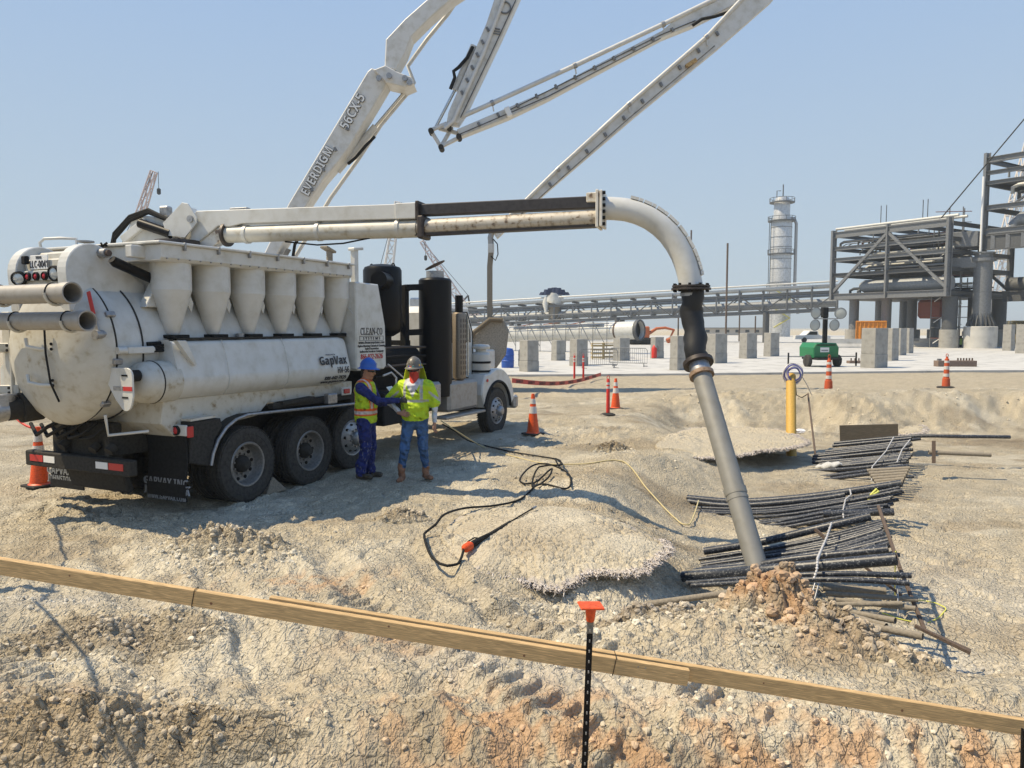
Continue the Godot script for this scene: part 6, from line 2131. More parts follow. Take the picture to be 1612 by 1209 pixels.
func make_pump_boom() -> void:
	var t := thing("concrete_pump_truck", "white concrete pump truck with a tall folded placing boom behind the vacuum truck", "concrete pump")
	var W: Material = MT.pump_white
	# carrier, hidden for the most part behind the vacuum truck
	var ch := Shape.new()
	ch.box(V(-5.34, 1.25, 29.46), Vector3(9.4, 0.7, 2.3), Basis.IDENTITY, 0.05)
	obj("deck", ch, W, t)
	obj("side_tank", Shape.new().box(V(-3.54, 2.57, 29.23), Vector3(0.55, 1.9, 0.9), Basis.IDENTITY, 0.06), W, t)
	obj("tank_window", Shape.new().box(V(-3.50, 2.57, 28.70), Vector3(0.28, 0.9, 0.03), Basis.IDENTITY, 0.01), MT.galv, t)
	for x in [-8.2, -6.9, -2.6, -1.4]:
		var wl := Shape.new()
		wl.xf = Transform3D(Basis(Vector3.RIGHT, PI / 2), V(x, 0.52, 24.4))
		wl.lathe([Vector2(0, -0.3), Vector2(0.5, -0.3), Vector2(0.53, -0.26), Vector2(0.53, -0.04), Vector2(0.5, 0), Vector2(0.3, 0), Vector2(0.27, -0.08), Vector2(0, -0.05)], 28)
		obj("wheel", wl, MT.rubber, t)
	var hp := Shape.new()
	hp.prism(PackedVector2Array([Vector2(-1.68, 1.4), Vector2(-1.45, 2.1), Vector2(-0.87, 2.66), Vector2(-0.29, 2.7), Vector2(-0.12, 2.3), Vector2(-0.23, 1.4), Vector2(-0.58, 0.9), Vector2(-1.4, 0.9)]), -30.3, -28.5, 0.05)
	obj("hopper", hp, mat(Color(0.3, 0.28, 0.24), 0.9, 0.0, texs.mott, 0.8, 0.5), t)
	var tp := Shape.new()
	tp.tube([V(-1.74, 1.65, 28.42), V(-1.39, 2.23, 28.36), V(-0.81, 2.70, 28.36), V(-0.35, 2.68, 28.42)], 0.09, 8)
	obj("tarpaulin_roll", tp, mat(Color(0.16, 0.13, 0.09), 0.95, 0.0, texs.mott, 1.5), t)
	var ped := Shape.new()
	ped.xf = Transform3D(Basis.IDENTITY, V(-10.44, 1.50, 29.46))
	ped.lathe([Vector2(0.9, 0), Vector2(0.8, 0.3), Vector2(0.6, 0.5), Vector2(0.55, 1.6), Vector2(0, 1.6)], 24)
	obj("turret", ped, W, t)
	# first section, with the lettering along its side
	var s1 := plate("first_section", [Vector3(-10.855, 2.305, -29), Vector3(-9.86, 3.849, -29), Vector3(-9.189, 5.029, -29), Vector3(-8.175, 6.972, -29), Vector3(-5.229, 11.666, -29), Vector3(-5.088, 11.78, -29), Vector3(-4.808, 11.712, -29), Vector3(-4.389, 11.621, -29), Vector3(-4.534, 11.211, -29), Vector3(-5.012, 10.435, -29), Vector3(-5.972, 8.918, -29), Vector3(-6.404, 8.364, -29), Vector3(-6.932, 7.762, -29), Vector3(-7.417, 7.065, -29), Vector3(-8.69, 5.052, -29), Vector3(-9.487, 3.494, -29), Vector3(-10.191, 2.066, -29)], 0.75, W, t, 0.04)
	var a := Vector3(-7.523, 7.193, -28.52)
	var b := Vector3(-6.47, 9.037, -28.52)
	var d := (b - a).normalized()
	var bs := Basis(d, Vector3(-d.y, d.x, 0), Vector3(0, 0, 1))
	for q in [["EVERDIGM", Vector3(-7.106, 8.102, -28.5), 0.33, 0.84], ["56CX-5", Vector3(-5.778, 10.229, -28.5), 0.35, 0.88]]:
		for e in [Vector2(1, 1), Vector2(-1, 1), Vector2(1, -1), Vector2(-1, -1)]:
			letters(q[0], q[2], Transform3D(bs, q[1] + bs.x * e.x * 0.013 + bs.y * e.y * 0.013 - Vector3(0, 0, 0.02)), MT.print_black, s1, "lettering_edge", "Droid Sans", 700, q[3], 0.02)
		letters(q[0], q[2], Transform3D(bs, q[1]), MT.tape_white, s1, "lettering", "Droid Sans", 700, q[3], 0.02)
	obj("lower_web", Shape.new().prism(PackedVector2Array([Vector2((Vector3(-9.34, 3.683, -29)).x, (Vector3(-9.34, 3.683, -29)).y), Vector2((Vector3(-8.328, 5.334, -29)).x, (Vector3(-8.328, 5.334, -29)).y), Vector2((Vector3(-8.5, 5.052, -29)).x, (Vector3(-8.5, 5.052, -29)).y)]), -29.3, -28.7), MT.galv, s1)
	# knuckle, second section
	var kn := plate("knuckle_link", [Vector3(-4.975, 11.651, -28.88), Vector3(-4.554, 11.809, -28.88), Vector3(-4.139, 11.583, -28.88), Vector3(-3.629, 11.401, -28.88), Vector3(-3.538, 11.175, -28.88), Vector3(-3.865, 11.038, -28.88), Vector3(-4.515, 11.197, -28.88)], 0.9, W, t, 0.03)
	for q in [Vector3(-4.763, 11.309, -28.3), Vector3(-4.397, 11.398, -28.3), Vector3(-3.829, 11.309, -28.3), Vector3(-3.671, 11.154, -28.3)]:
		obj("pivot_pin", Shape.new().rod(q, q + Vector3(0, 0, 0.12), 0.1, 14), MT.steel, kn)
	plate("second_section", [Vector3(-4.621, 11.803, -29), Vector3(-4.562, 12.8, -29), Vector3(-3.857, 13.522, -29), Vector3(-2.688, 14.51, -29), Vector3(-1.062, 15.894, -29), Vector3(-0.486, 15.271, -29), Vector3(-2.18, 14.196, -29), Vector3(-2.974, 13.522, -29), Vector3(-3.63, 12.89, -29), Vector3(-3.869, 12.302, -29), Vector3(-4.202, 11.712, -29)], 0.7, W, t, 0.04)
	obj("fold_ram", Shape.new().rod(Vector3(-6.556, 8.249, -29.35), Vector3(-5.104, 9.905, -29.35), 0.13, 16), W, t)
	obj("ram_rod", Shape.new().rod(Vector3(-5.104, 9.905, -29.35), Vector3(-3.927, 11.248, -29.35), 0.06, 12), MT.chrome, t)
	pipe_line("delivery_pipe", [Vector3(-9.142, 3.515, -29.58), Vector3(-8.233, 5.153, -29.58), Vector3(-6.889, 7.3, -29.58), Vector3(-5.832, 8.719, -29.58), Vector3(-4.928, 10.034, -29.58), Vector3(-3.911, 11.201, -29.58), Vector3(-3.67, 11.573, -29.58), Vector3(-3.902, 12.176, -29.58), Vector3(-3.18, 13.146, -29.58), Vector3(-2.391, 14.066, -29.58), Vector3(-1.084, 15.937, -29.58)], 0.065, W, t)
	pipe_line("hydraulic_hose", [Vector3(-6.121, 8.505, -29.23), Vector3(-5.811, 8.714, -29.12), Vector3(-5.451, 9.131, -29.12), Vector3(-5.112, 9.504, -29.23)], 0.05, MT.black_dull, t)
	pipe_line("hydraulic_hose", [Vector3(-8.257, 5.049, -29.23), Vector3(-8.175, 5.523, -29.23), Vector3(-8.027, 5.76, -29.23)], 0.05, MT.black_dull, t)
	# third section, coming back down
	plate("third_section", [Vector3(0, 16.114, -29.23), Vector3(-0.608, 14.426, -29.23), Vector3(-0.937, 13.474, -29.23), Vector3(-2.338, 10.314, -29.23), Vector3(-2.411, 9.944, -29.23), Vector3(-1.986, 9.898, -29.23), Vector3(-1.7, 10.314, -29.23), Vector3(-0.375, 13.019, -29.23), Vector3(0.28, 14.426, -29.23), Vector3(1.024, 16.114, -29.23)], 0.55, W, t, 0.03)
	var oo := Shape.new()
	var cc := Vector3(-0.254, 14.013, -28.88)
	var ring := []
	for k in 25:
		ring.append(cc + Vector3(cos(TAU * k / 24) * 0.2, sin(TAU * k / 24) * 0.2, 0))
	oo.tube(ring, 0.03, 6, false)
	obj("round_emblem", oo, MT.galv, t)
	for k in 3:
		obj("square_emblem", Shape.new().bar(Vector3(-0.718, 13.296, -28.88) + Vector3(0, -0.09 * k, 0), Vector3(-0.44, 13.252, -28.88) + Vector3(0, -0.09 * k, 0), 0.03, 0.04), MT.galv, t)
	pipe_line("fold_ram", [Vector3(-1.408, 12.791, -29.23), Vector3(-2.121, 11.189, -29.23)], 0.11, W, t, 14)
	pipe_line("ram_rod", [Vector3(-2.121, 11.189, -29.23), Vector3(-2.885, 9.759, -29.23)], 0.05, MT.chrome, t)
	pipe_line("hydraulic_hose", [Vector3(-1.45, 12.707, -29.12), Vector3(-1.631, 12.302, -29), Vector3(-1.96, 11.939, -29), Vector3(-2.147, 11.803, -29), Vector3(-2.101, 11.575, -29), Vector3(-2.267, 11.165, -29)], 0.055, MT.black_dull, t)
	pipe_line("delivery_pipe", [Vector3(-0.138, 14.706, -28.83), Vector3(-1.019, 12.424, -28.83), Vector3(-2.144, 9.978, -28.83), Vector3(-2.472, 9.704, -28.83)], 0.06, W, t)
	# folding joint of bars
	for q in [[Vector3(-3.016, 9.708, -29.12), Vector3(-2.643, 9.107, -29.12)], [Vector3(-2.643, 9.107, -29.12), Vector3(-1.933, 9.454, -29.12)], [Vector3(-3.016, 9.708, -29.12), Vector3(-2.402, 9.962, -29.12)], [Vector3(-2.754, 9.836, -29.35), Vector3(-1.995, 9.65, -29.35)], [Vector3(-2.664, 9.16, -29.35), Vector3(-2.232, 9.882, -29.35)]]:
		obj("joint_link", Shape.new().bar(q[0], q[1], 0.14, 0.14, Vector3.UP, 0.03), W, t)
	for q in [Vector3(-2.991, 9.648, -28.88), Vector3(-2.621, 9.052, -28.88), Vector3(-2.336, 9.808, -28.88), Vector3(-1.964, 9.442, -28.88)]:
		obj("joint_pin", Shape.new().rod(q, q + Vector3(0, 0, -0.5), 0.1, 12), MT.black_dirty, t)
	# fourth section with its pipe
	plate("fourth_section", [Vector3(-2.034, 9.713, -29.23), Vector3(-0.378, 10.406, -29.23), Vector3(1.273, 11.097, -29.23), Vector3(5.485, 13.247, -29.23), Vector3(5.994, 13.656, -29.23), Vector3(8.267, 14.652, -29.23), Vector3(9.884, 15.373, -29.23), Vector3(10.008, 15.057, -29.23), Vector3(8.646, 14.426, -29.23), Vector3(6.7, 13.474, -29.23), Vector3(5.535, 13.019, -29.23), Vector3(1.297, 10.798, -29.23), Vector3(-0.142, 10.129, -29.23), Vector3(-1.941, 9.434, -29.23)], 0.4, W, t, 0.02)
	obj("section_seam", Shape.new().tube([Vector3(-0.14, 10.383, -28.98), Vector3(2.31, 11.569, -28.98), Vector3(5.439, 13.086, -28.98), Vector3(6.708, 13.604, -28.98)], 0.018, 6), MT.galv_dark, t)
	pipe_line("delivery_pipe", [Vector3(-2.486, 9.793, -29), Vector3(-2.204, 10.022, -29), Vector3(-0.608, 10.709, -29), Vector3(2.309, 12.007, -29), Vector3(5.53, 13.477, -29), Vector3(7.418, 14.376, -29), Vector3(9.113, 15.226, -29)], 0.075, W, t)
	for q in [Vector3(-0.726, 10.663, -29), Vector3(2.309, 12.007, -29), Vector3(5.53, 13.477, -29)]:
		clamp_on(q, Vector3(0.9, 0.43, 0), 0.075, t)
	obj("end_box", Shape.new().box(Vector3(-0.141, 10.33, -29.12), Vector3(0.2, 0.35, 0.5), Basis(Vector3.BACK, 0.4), 0.02), MT.tape_white, t)
	pipe_line("hydraulic_hose", [Vector3(6.586, 13.409, -28.94), Vector3(6.915, 13.61, -28.88), Vector3(7.376, 13.7, -28.88), Vector3(7.951, 13.879, -28.88), Vector3(8.52, 14.237, -28.88)], 0.05, MT.black_dull, t)
	# fifth section down to the tip
	plate("fifth_section", [Vector3(8.438, 14.376, -29), Vector3(7.073, 12.981, -29), Vector3(4.191, 10.526, -29), Vector3(1.649, 8.225, -29), Vector3(-0.711, 5.944, -29), Vector3(-0.545, 5.71, -29), Vector3(1.227, 7.344, -29), Vector3(4.546, 10.16, -29), Vector3(7.592, 12.619, -29), Vector3(9.461, 14.241, -29), Vector3(9.865, 14.779, -29)], 0.34, W, t, 0.02)
	pipe_line("delivery_pipe", [Vector3(8.707, 14.681, -28.77), Vector3(7.062, 12.942, -28.77), Vector3(4.181, 10.484, -28.77), Vector3(1.682, 8.225, -28.77), Vector3(-0.329, 6.287, -28.77), Vector3(-0.682, 5.916, -28.77)], 0.065, W, t)
	for q in [Vector3(7.062, 12.942, -28.77), Vector3(4.273, 10.552, -28.77), Vector3(1.682, 8.202, -28.77)]:
		clamp_on(q, Vector3(-0.75, -0.66, 0), 0.065, t)
	obj("rust_bracket", Shape.new().bar(Vector3(6.328, 11.866, -28.71), Vector3(6.693, 12.113, -28.71), 0.12, 0.14), mat(Color(0.45, 0.3, 0.12), 0.7, 0.0, texs.rusty, 1.0), t)
	obj("tip_elbow", Shape.new().tube([Vector3(-0.613, 6.023, -28.88), Vector3(-0.755, 5.929, -28.88), Vector3(-0.802, 5.743, -28.88), Vector3(-0.779, 5.509, -28.88)], 0.11, 14), MT.steel, t)
	obj("tip_collar", Shape.new().tube([Vector3(-0.779, 5.509, -28.88), Vector3(-0.78, 5.182, -28.88)], 0.12, 14), MT.pump_white, t)
	obj("end_hose", Shape.new().tube([Vector3(-0.78, 5.228, -28.88), Vector3(-0.828, 4.666, -28.88), Vector3(-0.83, 3.725, -28.88), Vector3(-0.832, 2.779, -28.88), Vector3(-0.857, 2.495, -28.88)], 0.105, 14), MT.mud_pipe, t)
	pipe_line("tether", [Vector3(-0.705, 5.683, -28.77), Vector3(-0.541, 5.497, -28.77), Vector3(-0.518, 5.124, -28.77), Vector3(-0.613, 4.891, -28.77), Vector3(-0.777, 5.054, -28.77)], 0.02, MT.black_dull, t, 6)
	# brackets, cable clips and seams along the sections
	for q in [[Vector3(-7.876, 6.466, -28.4), Vector3(-5.644, 10.089, -28.4), 5], [Vector3(-0.834, 13.394, -28.9), Vector3(-1.959, 10.68, -28.9), 6], [Vector3(-1.428, 9.78, -28.95), Vector3(6.355, 13.503, -28.95), 11], [Vector3(-0.141, 6.284, -28.75), Vector3(7.922, 13.471, -28.75), 12]]:
		for k in q[2]:
			var m: Vector3 = (q[0] as Vector3).lerp(q[1], (k + 0.3) / q[2])
			obj("clip", Shape.new().box(m, Vector3(0.09, 0.16, 0.1), Basis(Vector3.BACK, 0.5), 0.01), MT.galv, t)
	for q in [[Vector3(-1.965, 9.493, -28.9), Vector3(1.305, 10.862, -28.9), Vector3(5.425, 12.944, -28.9)], [Vector3(-0.375, 5.954, -28.7), Vector3(4.268, 10.034, -28.7), Vector3(7.35, 12.603, -28.7)], [Vector3(-1.889, 10.097, -28.85), Vector3(-0.718, 12.476, -28.85), Vector3(0.138, 14.269, -28.85)]]:
		pipe_line("oil_line", q, 0.018, MT.galv_dark, t, 6)



# ---------------------------------------------------------------- the slab and what stands on it
func pedestal(label: String, x: float, d: float, high: float, w1: float, w2: float) -> void:
	var t := thing("concrete_block", label, "concrete block", V(x, 0.12, d), "concrete pedestals on the slab", 0.0)
	t.rotation.y = 0.58
	var lower := high * 0.34
	var u := Vector3(-w1 / 2, 0, -w2 / 2)
	obj("lower_pour", Shape.new().box(u + Vector3(0, lower / 2, 0), Vector3(w1, lower, w2), Basis.IDENTITY, 0.015), MT.concrete, t)
	obj("upper_pour", Shape.new().box(u + Vector3(0, lower + 0.012 + (high - lower) / 2, 0), Vector3(w1 - 0.03, high - lower - 0.012, w2 - 0.03), Basis.IDENTITY, 0.015), MT.concrete, t)
	obj("pour_joint", Shape.new().box(u + Vector3(0, lower + 0.004, 0), Vector3(w1 - 0.06, 0.03, w2 - 0.06)), MT.concrete, t)


func barrier_fence(label: String, at: Vector3, turn: float) -> void:
	var t := thing("crowd_barrier", label, "crowd barrier", at, "crowd barriers on the slab", turn)
	obj("rail_frame", Shape.new().tube([Vector3(-1.15, 0.2, 0), Vector3(-1.15, 0.95, 0), Vector3(-1.05, 1.08, 0), Vector3(1.05, 1.08, 0), Vector3(1.15, 0.95, 0), Vector3(1.15, 0.2, 0), Vector3(-1.15, 0.2, 0)], 0.022, 8), MT.galv, t)
	for k in 17:
		obj("bar", Shape.new().rod(Vector3(-1.0 + k * 0.125, 0.2, 0), Vector3(-1.0 + k * 0.125, 1.08, 0), 0.009, 5), MT.galv, t)
	for x in [-0.95, 0.95]:
		obj("foot", Shape.new().tube([Vector3(x, 0.22, 0), Vector3(x, 0.03, 0.05), Vector3(x + 0.1, 0.02, 0.4)], 0.022, 6), MT.galv, t)
		obj("foot", Shape.new().tube([Vector3(x, 0.22, 0), Vector3(x, 0.03, -0.05), Vector3(x + 0.1, 0.02, -0.4)], 0.022, 6), MT.galv, t)


func ribbed_container(called: String, label: String, at: Vector3, size: Vector3, m: Material, turn: float) -> void:
	var t := thing(called, label, "container", at, "", turn)
	obj("box", Shape.new().box(Vector3(0, size.y / 2, 0), size, Basis.IDENTITY, 0.03), m, t)
	var n := int(size.x / 0.42)
	for k in n + 1:
		obj("rib", Shape.new().box(Vector3(-size.x / 2 + 0.06 + (size.x - 0.12) * k / n, size.y / 2, size.z / 2 + 0.06), Vector3(0.12, size.y - 0.1, 0.12), Basis.IDENTITY, 0.02), m, t)
	obj("top_rail", Shape.new().box(Vector3(0, size.y - 0.06, size.z / 2 + 0.08), Vector3(size.x, 0.14, 0.16), Basis.IDENTITY, 0.02), m, t)
	obj("bottom_rail", Shape.new().box(Vector3(0, 0.07, size.z / 2 + 0.08), Vector3(size.x, 0.14, 0.16), Basis.IDENTITY, 0.02), m, t)


func make_site() -> void:
	var sl := Shape.new()
	sl.prism(PackedVector2Array([Vector2(-22, 47), Vector2(-2, 37.4), Vector2(9, 38.6), Vector2(24, 41.4), Vector2(70, 44), Vector2(170, 120), Vector2(170, 230), Vector2(-60, 230), Vector2(-60, 90)]), -0.2, 0.12, 0.012)
	var g := obj("concrete_slab", sl, MT.slab)
	g.rotation.x = -PI / 2
	tag(g, "white sunlit concrete slab behind the haul road", "slab", "", "structure")
	for q in [["nearest block to the truck's bonnet, two faces showing", 1.42, 40.15, 1.63, 0.74, 0.79], ["small block behind the two red delineators", 3.76, 53.79, 1.41, 0.8, 0.65], ["block behind the crowd barriers, boards leaning on it", 4.58, 46.21, 1.6, 0.86, 0.75], ["block under the open end of the big white pipe spool", 8.26, 53.79, 1.57, 0.93, 0.75], ["block with a red extinguisher at its foot", 11.4, 57.62, 1.59, 0.9, 0.55], ["block half hidden by the black rubber sleeve", 9.45, 41.54, 1.84, 0.7, 0.6], ["block just right of the rubber sleeve, broken at one corner", 13.99, 49.9, 1.89, 1.14, 0.85], ["second block right of the rubber sleeve, before the low white building", 18.38, 57.62, 1.88, 1.16, 0.75], ["third block right of the rubber sleeve, below the distillation tower", 21.53, 61.88, 1.88, 1.1, 0.7], ["largest frontal block, beside the orange container", 21.63, 44.21, 2.26, 1.28, 0.9], ["block just behind the largest frontal one", 27.02, 53.69, 2.25, 0.85, 0.7], ["third of the row behind the largest frontal block", 33.02, 64.33, 2.25, 0.95, 0.7], ["farthest of the row behind the largest frontal block", 36.12, 69.17, 2.25, 0.75, 0.7], ["narrow block left of the last one at the photo's right edge", 50.26, 76.88, 2.6, 0.85, 0.8], ["wide block cut by the photo's right edge", 46.9, 69.17, 2.59, 1.4, 0.9]]:
		pedestal("grey concrete " + q[0], q[1], q[2], q[3], q[4], q[5])

	# lighting tower
	var t := thing("light_tower", "green towable lighting tower with four round lamps", "light tower", Vector3(18.292, 0.096, -45.4), "", 0.12)
	var gm := mat(Color(0.02, 0.22, 0.08), 0.45, 0.0, texs.mott, 1.0)
	obj("body", Shape.new().prism(PackedVector2Array([Vector2(-0.78, 0.55), Vector2(-0.8, 1.15), Vector2(-0.62, 1.42), Vector2(0.62, 1.42), Vector2(0.8, 1.15), Vector2(0.78, 0.55)]), -1.2, 0.5, 0.05), gm, t)
	obj("top_hatch", Shape.new().box(Vector3(0, 1.33, 0.47), Vector3(1.15, 0.14, 0.06), Basis(Vector3.RIGHT, -0.3), 0.02), MT.black_dull, t)
	obj("maker_plate", Shape.new().box(Vector3(-0.1, 1.02, 0.51), Vector3(0.55, 0.28, 0.02), Basis.IDENTITY, 0.006), MT.tape_white, t)
	obj("plate_print", Shape.new().box(Vector3(-0.1, 0.99, 0.522), Vector3(0.42, 0.07, 0.006)), MT.print_grey, t)
	obj("chassis", Shape.new().box(Vector3(0, 0.5, 0), Vector3(1.5, 0.12, 1.9), Basis.IDENTITY, 0.02), MT.black_dull, t)
	for x in [-0.92, 0.92]:
		var wl := Shape.new()
		wl.xf = Transform3D(Basis(Vector3.BACK, PI / 2), Vector3(x, 0.36, 0.1))
		wl.lathe([Vector2(0, -0.12), Vector2(0.33, -0.12), Vector2(0.37, -0.08), Vector2(0.37, 0.08), Vector2(0.33, 0.12), Vector2(0, 0.12)], 24)
		obj("wheel", wl, MT.rubber, t)
		obj("outrigger", Shape.new().bar(Vector3(x * 0.8, 0.62, 0.1), Vector3(x * 2.3, 0.62, 0.1), 0.06, 0.06), MT.steel, t)
		obj("jack", Shape.new().rod(Vector3(x * 2.3, 0.05, 0.1), Vector3(x * 2.3, 0.85, 0.1), 0.05, 8), MT.black_dull, t)
	obj("mast", Shape.new().box(Vector3(0.05, 2.3, 0.2), Vector3(0.22, 1.9, 0.22), Basis.IDENTITY, 0.02), MT.black_dull, t)
	obj("mast_head", Shape.new().box(Vector3(0.0, 3.2, 0.2), Vector3(0.34, 0.6, 0.3), Basis.IDENTITY, 0.02), MT.black_dull, t)
	obj("lamp_bar", Shape.new().box(Vector3(0.0, 2.83, 0.35), Vector3(1.5, 0.06, 0.06)), MT.steel, t)
	for q in [[-0.66, 3.17], [-0.7, 2.46], [0.86, 3.15], [0.5, 2.46]]:
		var lm := Shape.new()
		lm.xf = Shape.along(Vector3(q[0], q[1], 0.42), Vector3(0.1 if q[0] < 0.8 else -0.5, -0.1, 1).normalized())
		lm.lathe([Vector2(0, -0.25), Vector2(0.15, -0.22), Vector2(0.3, -0.05), Vector2(0.335, 0.02), Vector2(0.31, 0.03), Vector2(0.3, 0.0)], 24)
		var lo := obj("lamp", lm, MT.galv, t)
		var ln := Shape.new()
		ln.xf = lm.xf
		ln.lathe([Vector2(0.3, 0.0), Vector2(0.2, 0.03), Vector2(0, 0.04)], 24)
		obj("lens", ln, mat(Color(0.4, 0.43, 0.42), 0.15), lo)

	# red posts and danger tape by the truck's bonnet
	var tp := thing("danger_tape", "red danger tape strung low from the truck to the two red delineators", "barrier tape")
	var tape := Shape.new()
	var q0 := V(0.0, 0.62, 26.0)
	var q1 := V(4.2, 0.22, 36.2)
	for i in 24:
		var a := q0.lerp(q1, i / 24.0) - Vector3(0, 0.25 * sin(PI * i / 24.0), 0)
		var b := q0.lerp(q1, (i + 1) / 24.0) - Vector3(0, 0.25 * sin(PI * (i + 1) / 24.0), 0)
		tape.bar(a, b, 0.004, 0.16)
	obj("tape_band", tape, MT.tape_red, tp)
	for i in 9:
		var m := q0.lerp(q1, (i + 0.6) / 9.6) - Vector3(0, 0.25 * sin(PI * (i + 0.6) / 9.6), 0)
		var dd := (q1 - q0).normalized()
		letters("DANGER", 0.12, Transform3D(Basis(dd, dd.cross(Vector3.UP).cross(dd).normalized(), dd.cross(Vector3.UP).normalized()), m + dd.cross(Vector3.UP).normalized() * 0.004), MT.print_black, tp, "lettering", "Droid Sans", 700, 1.0)
	delineator("delineator_post", "red delineator by the slab edge, the nearer to the truck of two", on_ground(Vector2(2.92, 35.9)), 1.2, MT.red_plastic, false)
	delineator("delineator_post", "red delineator by the slab edge, the farther from the truck of two", on_ground(Vector2(3.34, 35.9)), 1.2, MT.red_plastic, false)
	barrier_fence("grey crowd barrier right behind the two red delineators", V(4.9, 0.12, 43.5), 0.25)
	barrier_fence("grey crowd barrier beside the block under the pipe spool", V(6.9, 0.12, 45.6), -0.45)

	# pipe spool with scaffold
	var sp := thing("pipe_spool", "huge white pipe lying on the blocks with its open end showing", "pipe")
	var d0 := V(11.3, 2.2, 68.0)
	var d1 := V(-1.0, 1.75, 78.0)
	var ax := (d1 - d0).normalized()
	obj("pipe_wall", Shape.new().hollow(d0, d1, 0.8, 0.05, 36), MT.truck, sp)
	obj("end_flange", Shape.new().hollow(d0 - ax * 0.05, d0 + ax * 0.25, 0.93, 0.16, 36), MT.galv_dark, sp)
	obj("inner_plug", Shape.new().rod(d0 + ax * 0.4, d0 + ax * 0.5, 0.76, 28), MT.black_dull, sp)
	obj("rust_ring", Shape.new().hollow(d0 + ax * 2.2, d0 + ax * 2.35, 0.83, 0.06, 36), MT.rust_wood, sp)
	var sc := thing("scaffold", "tube scaffold with red and grey planks along the white pipe spool", "scaffold")
	for k in 9:
		var p := d0 + ax * (3.6 + k * 1.5)
		obj("standard", Shape.new().rod(Vector3(p.x, 0.1, p.z + 1.2), Vector3(p.x, 3.9, p.z + 1.2), 0.035, 6), MT.galv, sc)
		if k < 8:
			obj("brace", Shape.new().rod(Vector3(p.x, 0.6, p.z + 1.25), Vector3(p.x, 3.0, p.z + 1.25) + ax * 1.5, 0.03, 6), MT.galv, sc)
	for y in [2.9, 3.4, 3.9]:
		obj("ledger", Shape.new().rod(d0 + ax * 3.4 + Vector3(0, y - 2.2, 1.2), d0 + ax * 15.8 + Vector3(0, y - 2.2, 1.2), 0.04, 6), MT.galv, sc)
	for k in 10:
		obj("plank", Shape.new().bar(d0 + ax * (4.0 + k) + Vector3(0, 0.72 + 0.1 * (k % 3), 0.9), d0 + ax * (5.6 + k) + Vector3(0, 0.72 + 0.1 * (k % 2), 0.9), 0.3, 0.06), [MT.galv, MT.truck, mat(Color(0.3, 0.12, 0.09), 0.9)][k % 3], sc)
	# containers, barriers, barrels and small things
	ribbed_container("orange_container", "bright orange ribbed container behind the largest block", V(42.9, 0.1, 92.0), Vector3(3.3, 3.1, 4.0), mat(Color(0.75, 0.28, 0.02), 0.55, 0.0, texs.mott, 0.5), -0.45)
	ribbed_container("tan_container", "tan ribbed container beyond the great column's pedestal", V(66.5, 0.1, 98.0), Vector3(6.0, 3.2, 3.0), mat(Color(0.42, 0.34, 0.17), 0.6, 0.0, texs.mott, 0.5), -0.3)
	var jb := PackedVector2Array([Vector2(-0.3, 0), Vector2(-0.3, 0.12), Vector2(-0.12, 0.4), Vector2(-0.08, 0.85), Vector2(0.08, 0.85), Vector2(0.12, 0.4), Vector2(0.3, 0.12), Vector2(0.3, 0)])
	for q in [["pale concrete barrier behind the lighting tower, yellow end board", 38.5, 88.0, 6.0, 1.2], ["pale concrete barrier with a stencilled number behind the row of blocks", 50.2, 92.0, 7.0, 1.2]]:
		var b := thing("concrete_barrier", q[0], "concrete barrier", V(q[1], 0.12, q[2]), "concrete barriers")
		b.rotation.y = -0.1
		var s := Shape.new()
		s.xf = Transform3D(Basis(Vector3(0, 0, 1), Vector3.UP, Vector3(-1, 0, 0)).scaled(Vector3.ONE * q[4]), Vector3(q[3] / 2, 0, 0))
		s.prism(jb, 0.0, q[3] / q[4], 0.02)
		obj("barrier_body", s, MT.slab, b)
		if q[1] < 40.0:
			obj("yellow_board", Shape.new().box(Vector3(2.9, 0.75, 0.45), Vector3(1.3, 1.3, 0.08), Basis.IDENTITY, 0.01), mat(Color(0.75, 0.6, 0.08), 0.6), b)
		else:
			obj("stencil", Shape.new().box(Vector3(-2.0, 0.8, 0.16), Vector3(0.9, 0.25, 0.03)), MT.print_grey, b)
	var wb := thing("bolted_block", "long low brown block with a row of upright bolts", "timber block", V(26.2, 0.12, 45.4))
	obj("block", Shape.new().box(Vector3(0, 0.17, 0), Vector3(2.3, 0.36, 0.5), Basis.IDENTITY, 0.02), mat(Color(0.24, 0.17, 0.13), 0.9, 0.0, texs.mott, 1.0), wb)
	for k in 6:
		obj("bolt", Shape.new().rod(Vector3(0.15 + k * 0.17, 0.35, 0), Vector3(0.15 + k * 0.17, 0.5, 0), 0.045, 8), MT.rust_wood, wb)
	obj("lug", Shape.new().box(Vector3(-0.95, 0.4, 0), Vector3(0.18, 0.12, 0.18)), MT.galv, wb)
	var wc := thing("bolted_block", "small brown bolted block just left of the largest concrete block", "timber block", V(22.1, 0.12, 49.5))
	obj("block", Shape.new().box(Vector3(0, 0.08, 0), Vector3(0.9, 0.18, 0.5), Basis.IDENTITY, 0.02), mat(Color(0.24, 0.17, 0.13), 0.9, 0.0, texs.mott, 1.0), wc)
	for k in 3:
		obj("bolt", Shape.new().rod(Vector3(-0.25 + k * 0.25, 0.15, 0), Vector3(-0.25 + k * 0.25, 0.33, 0), 0.045, 8), MT.rust_wood, wc)
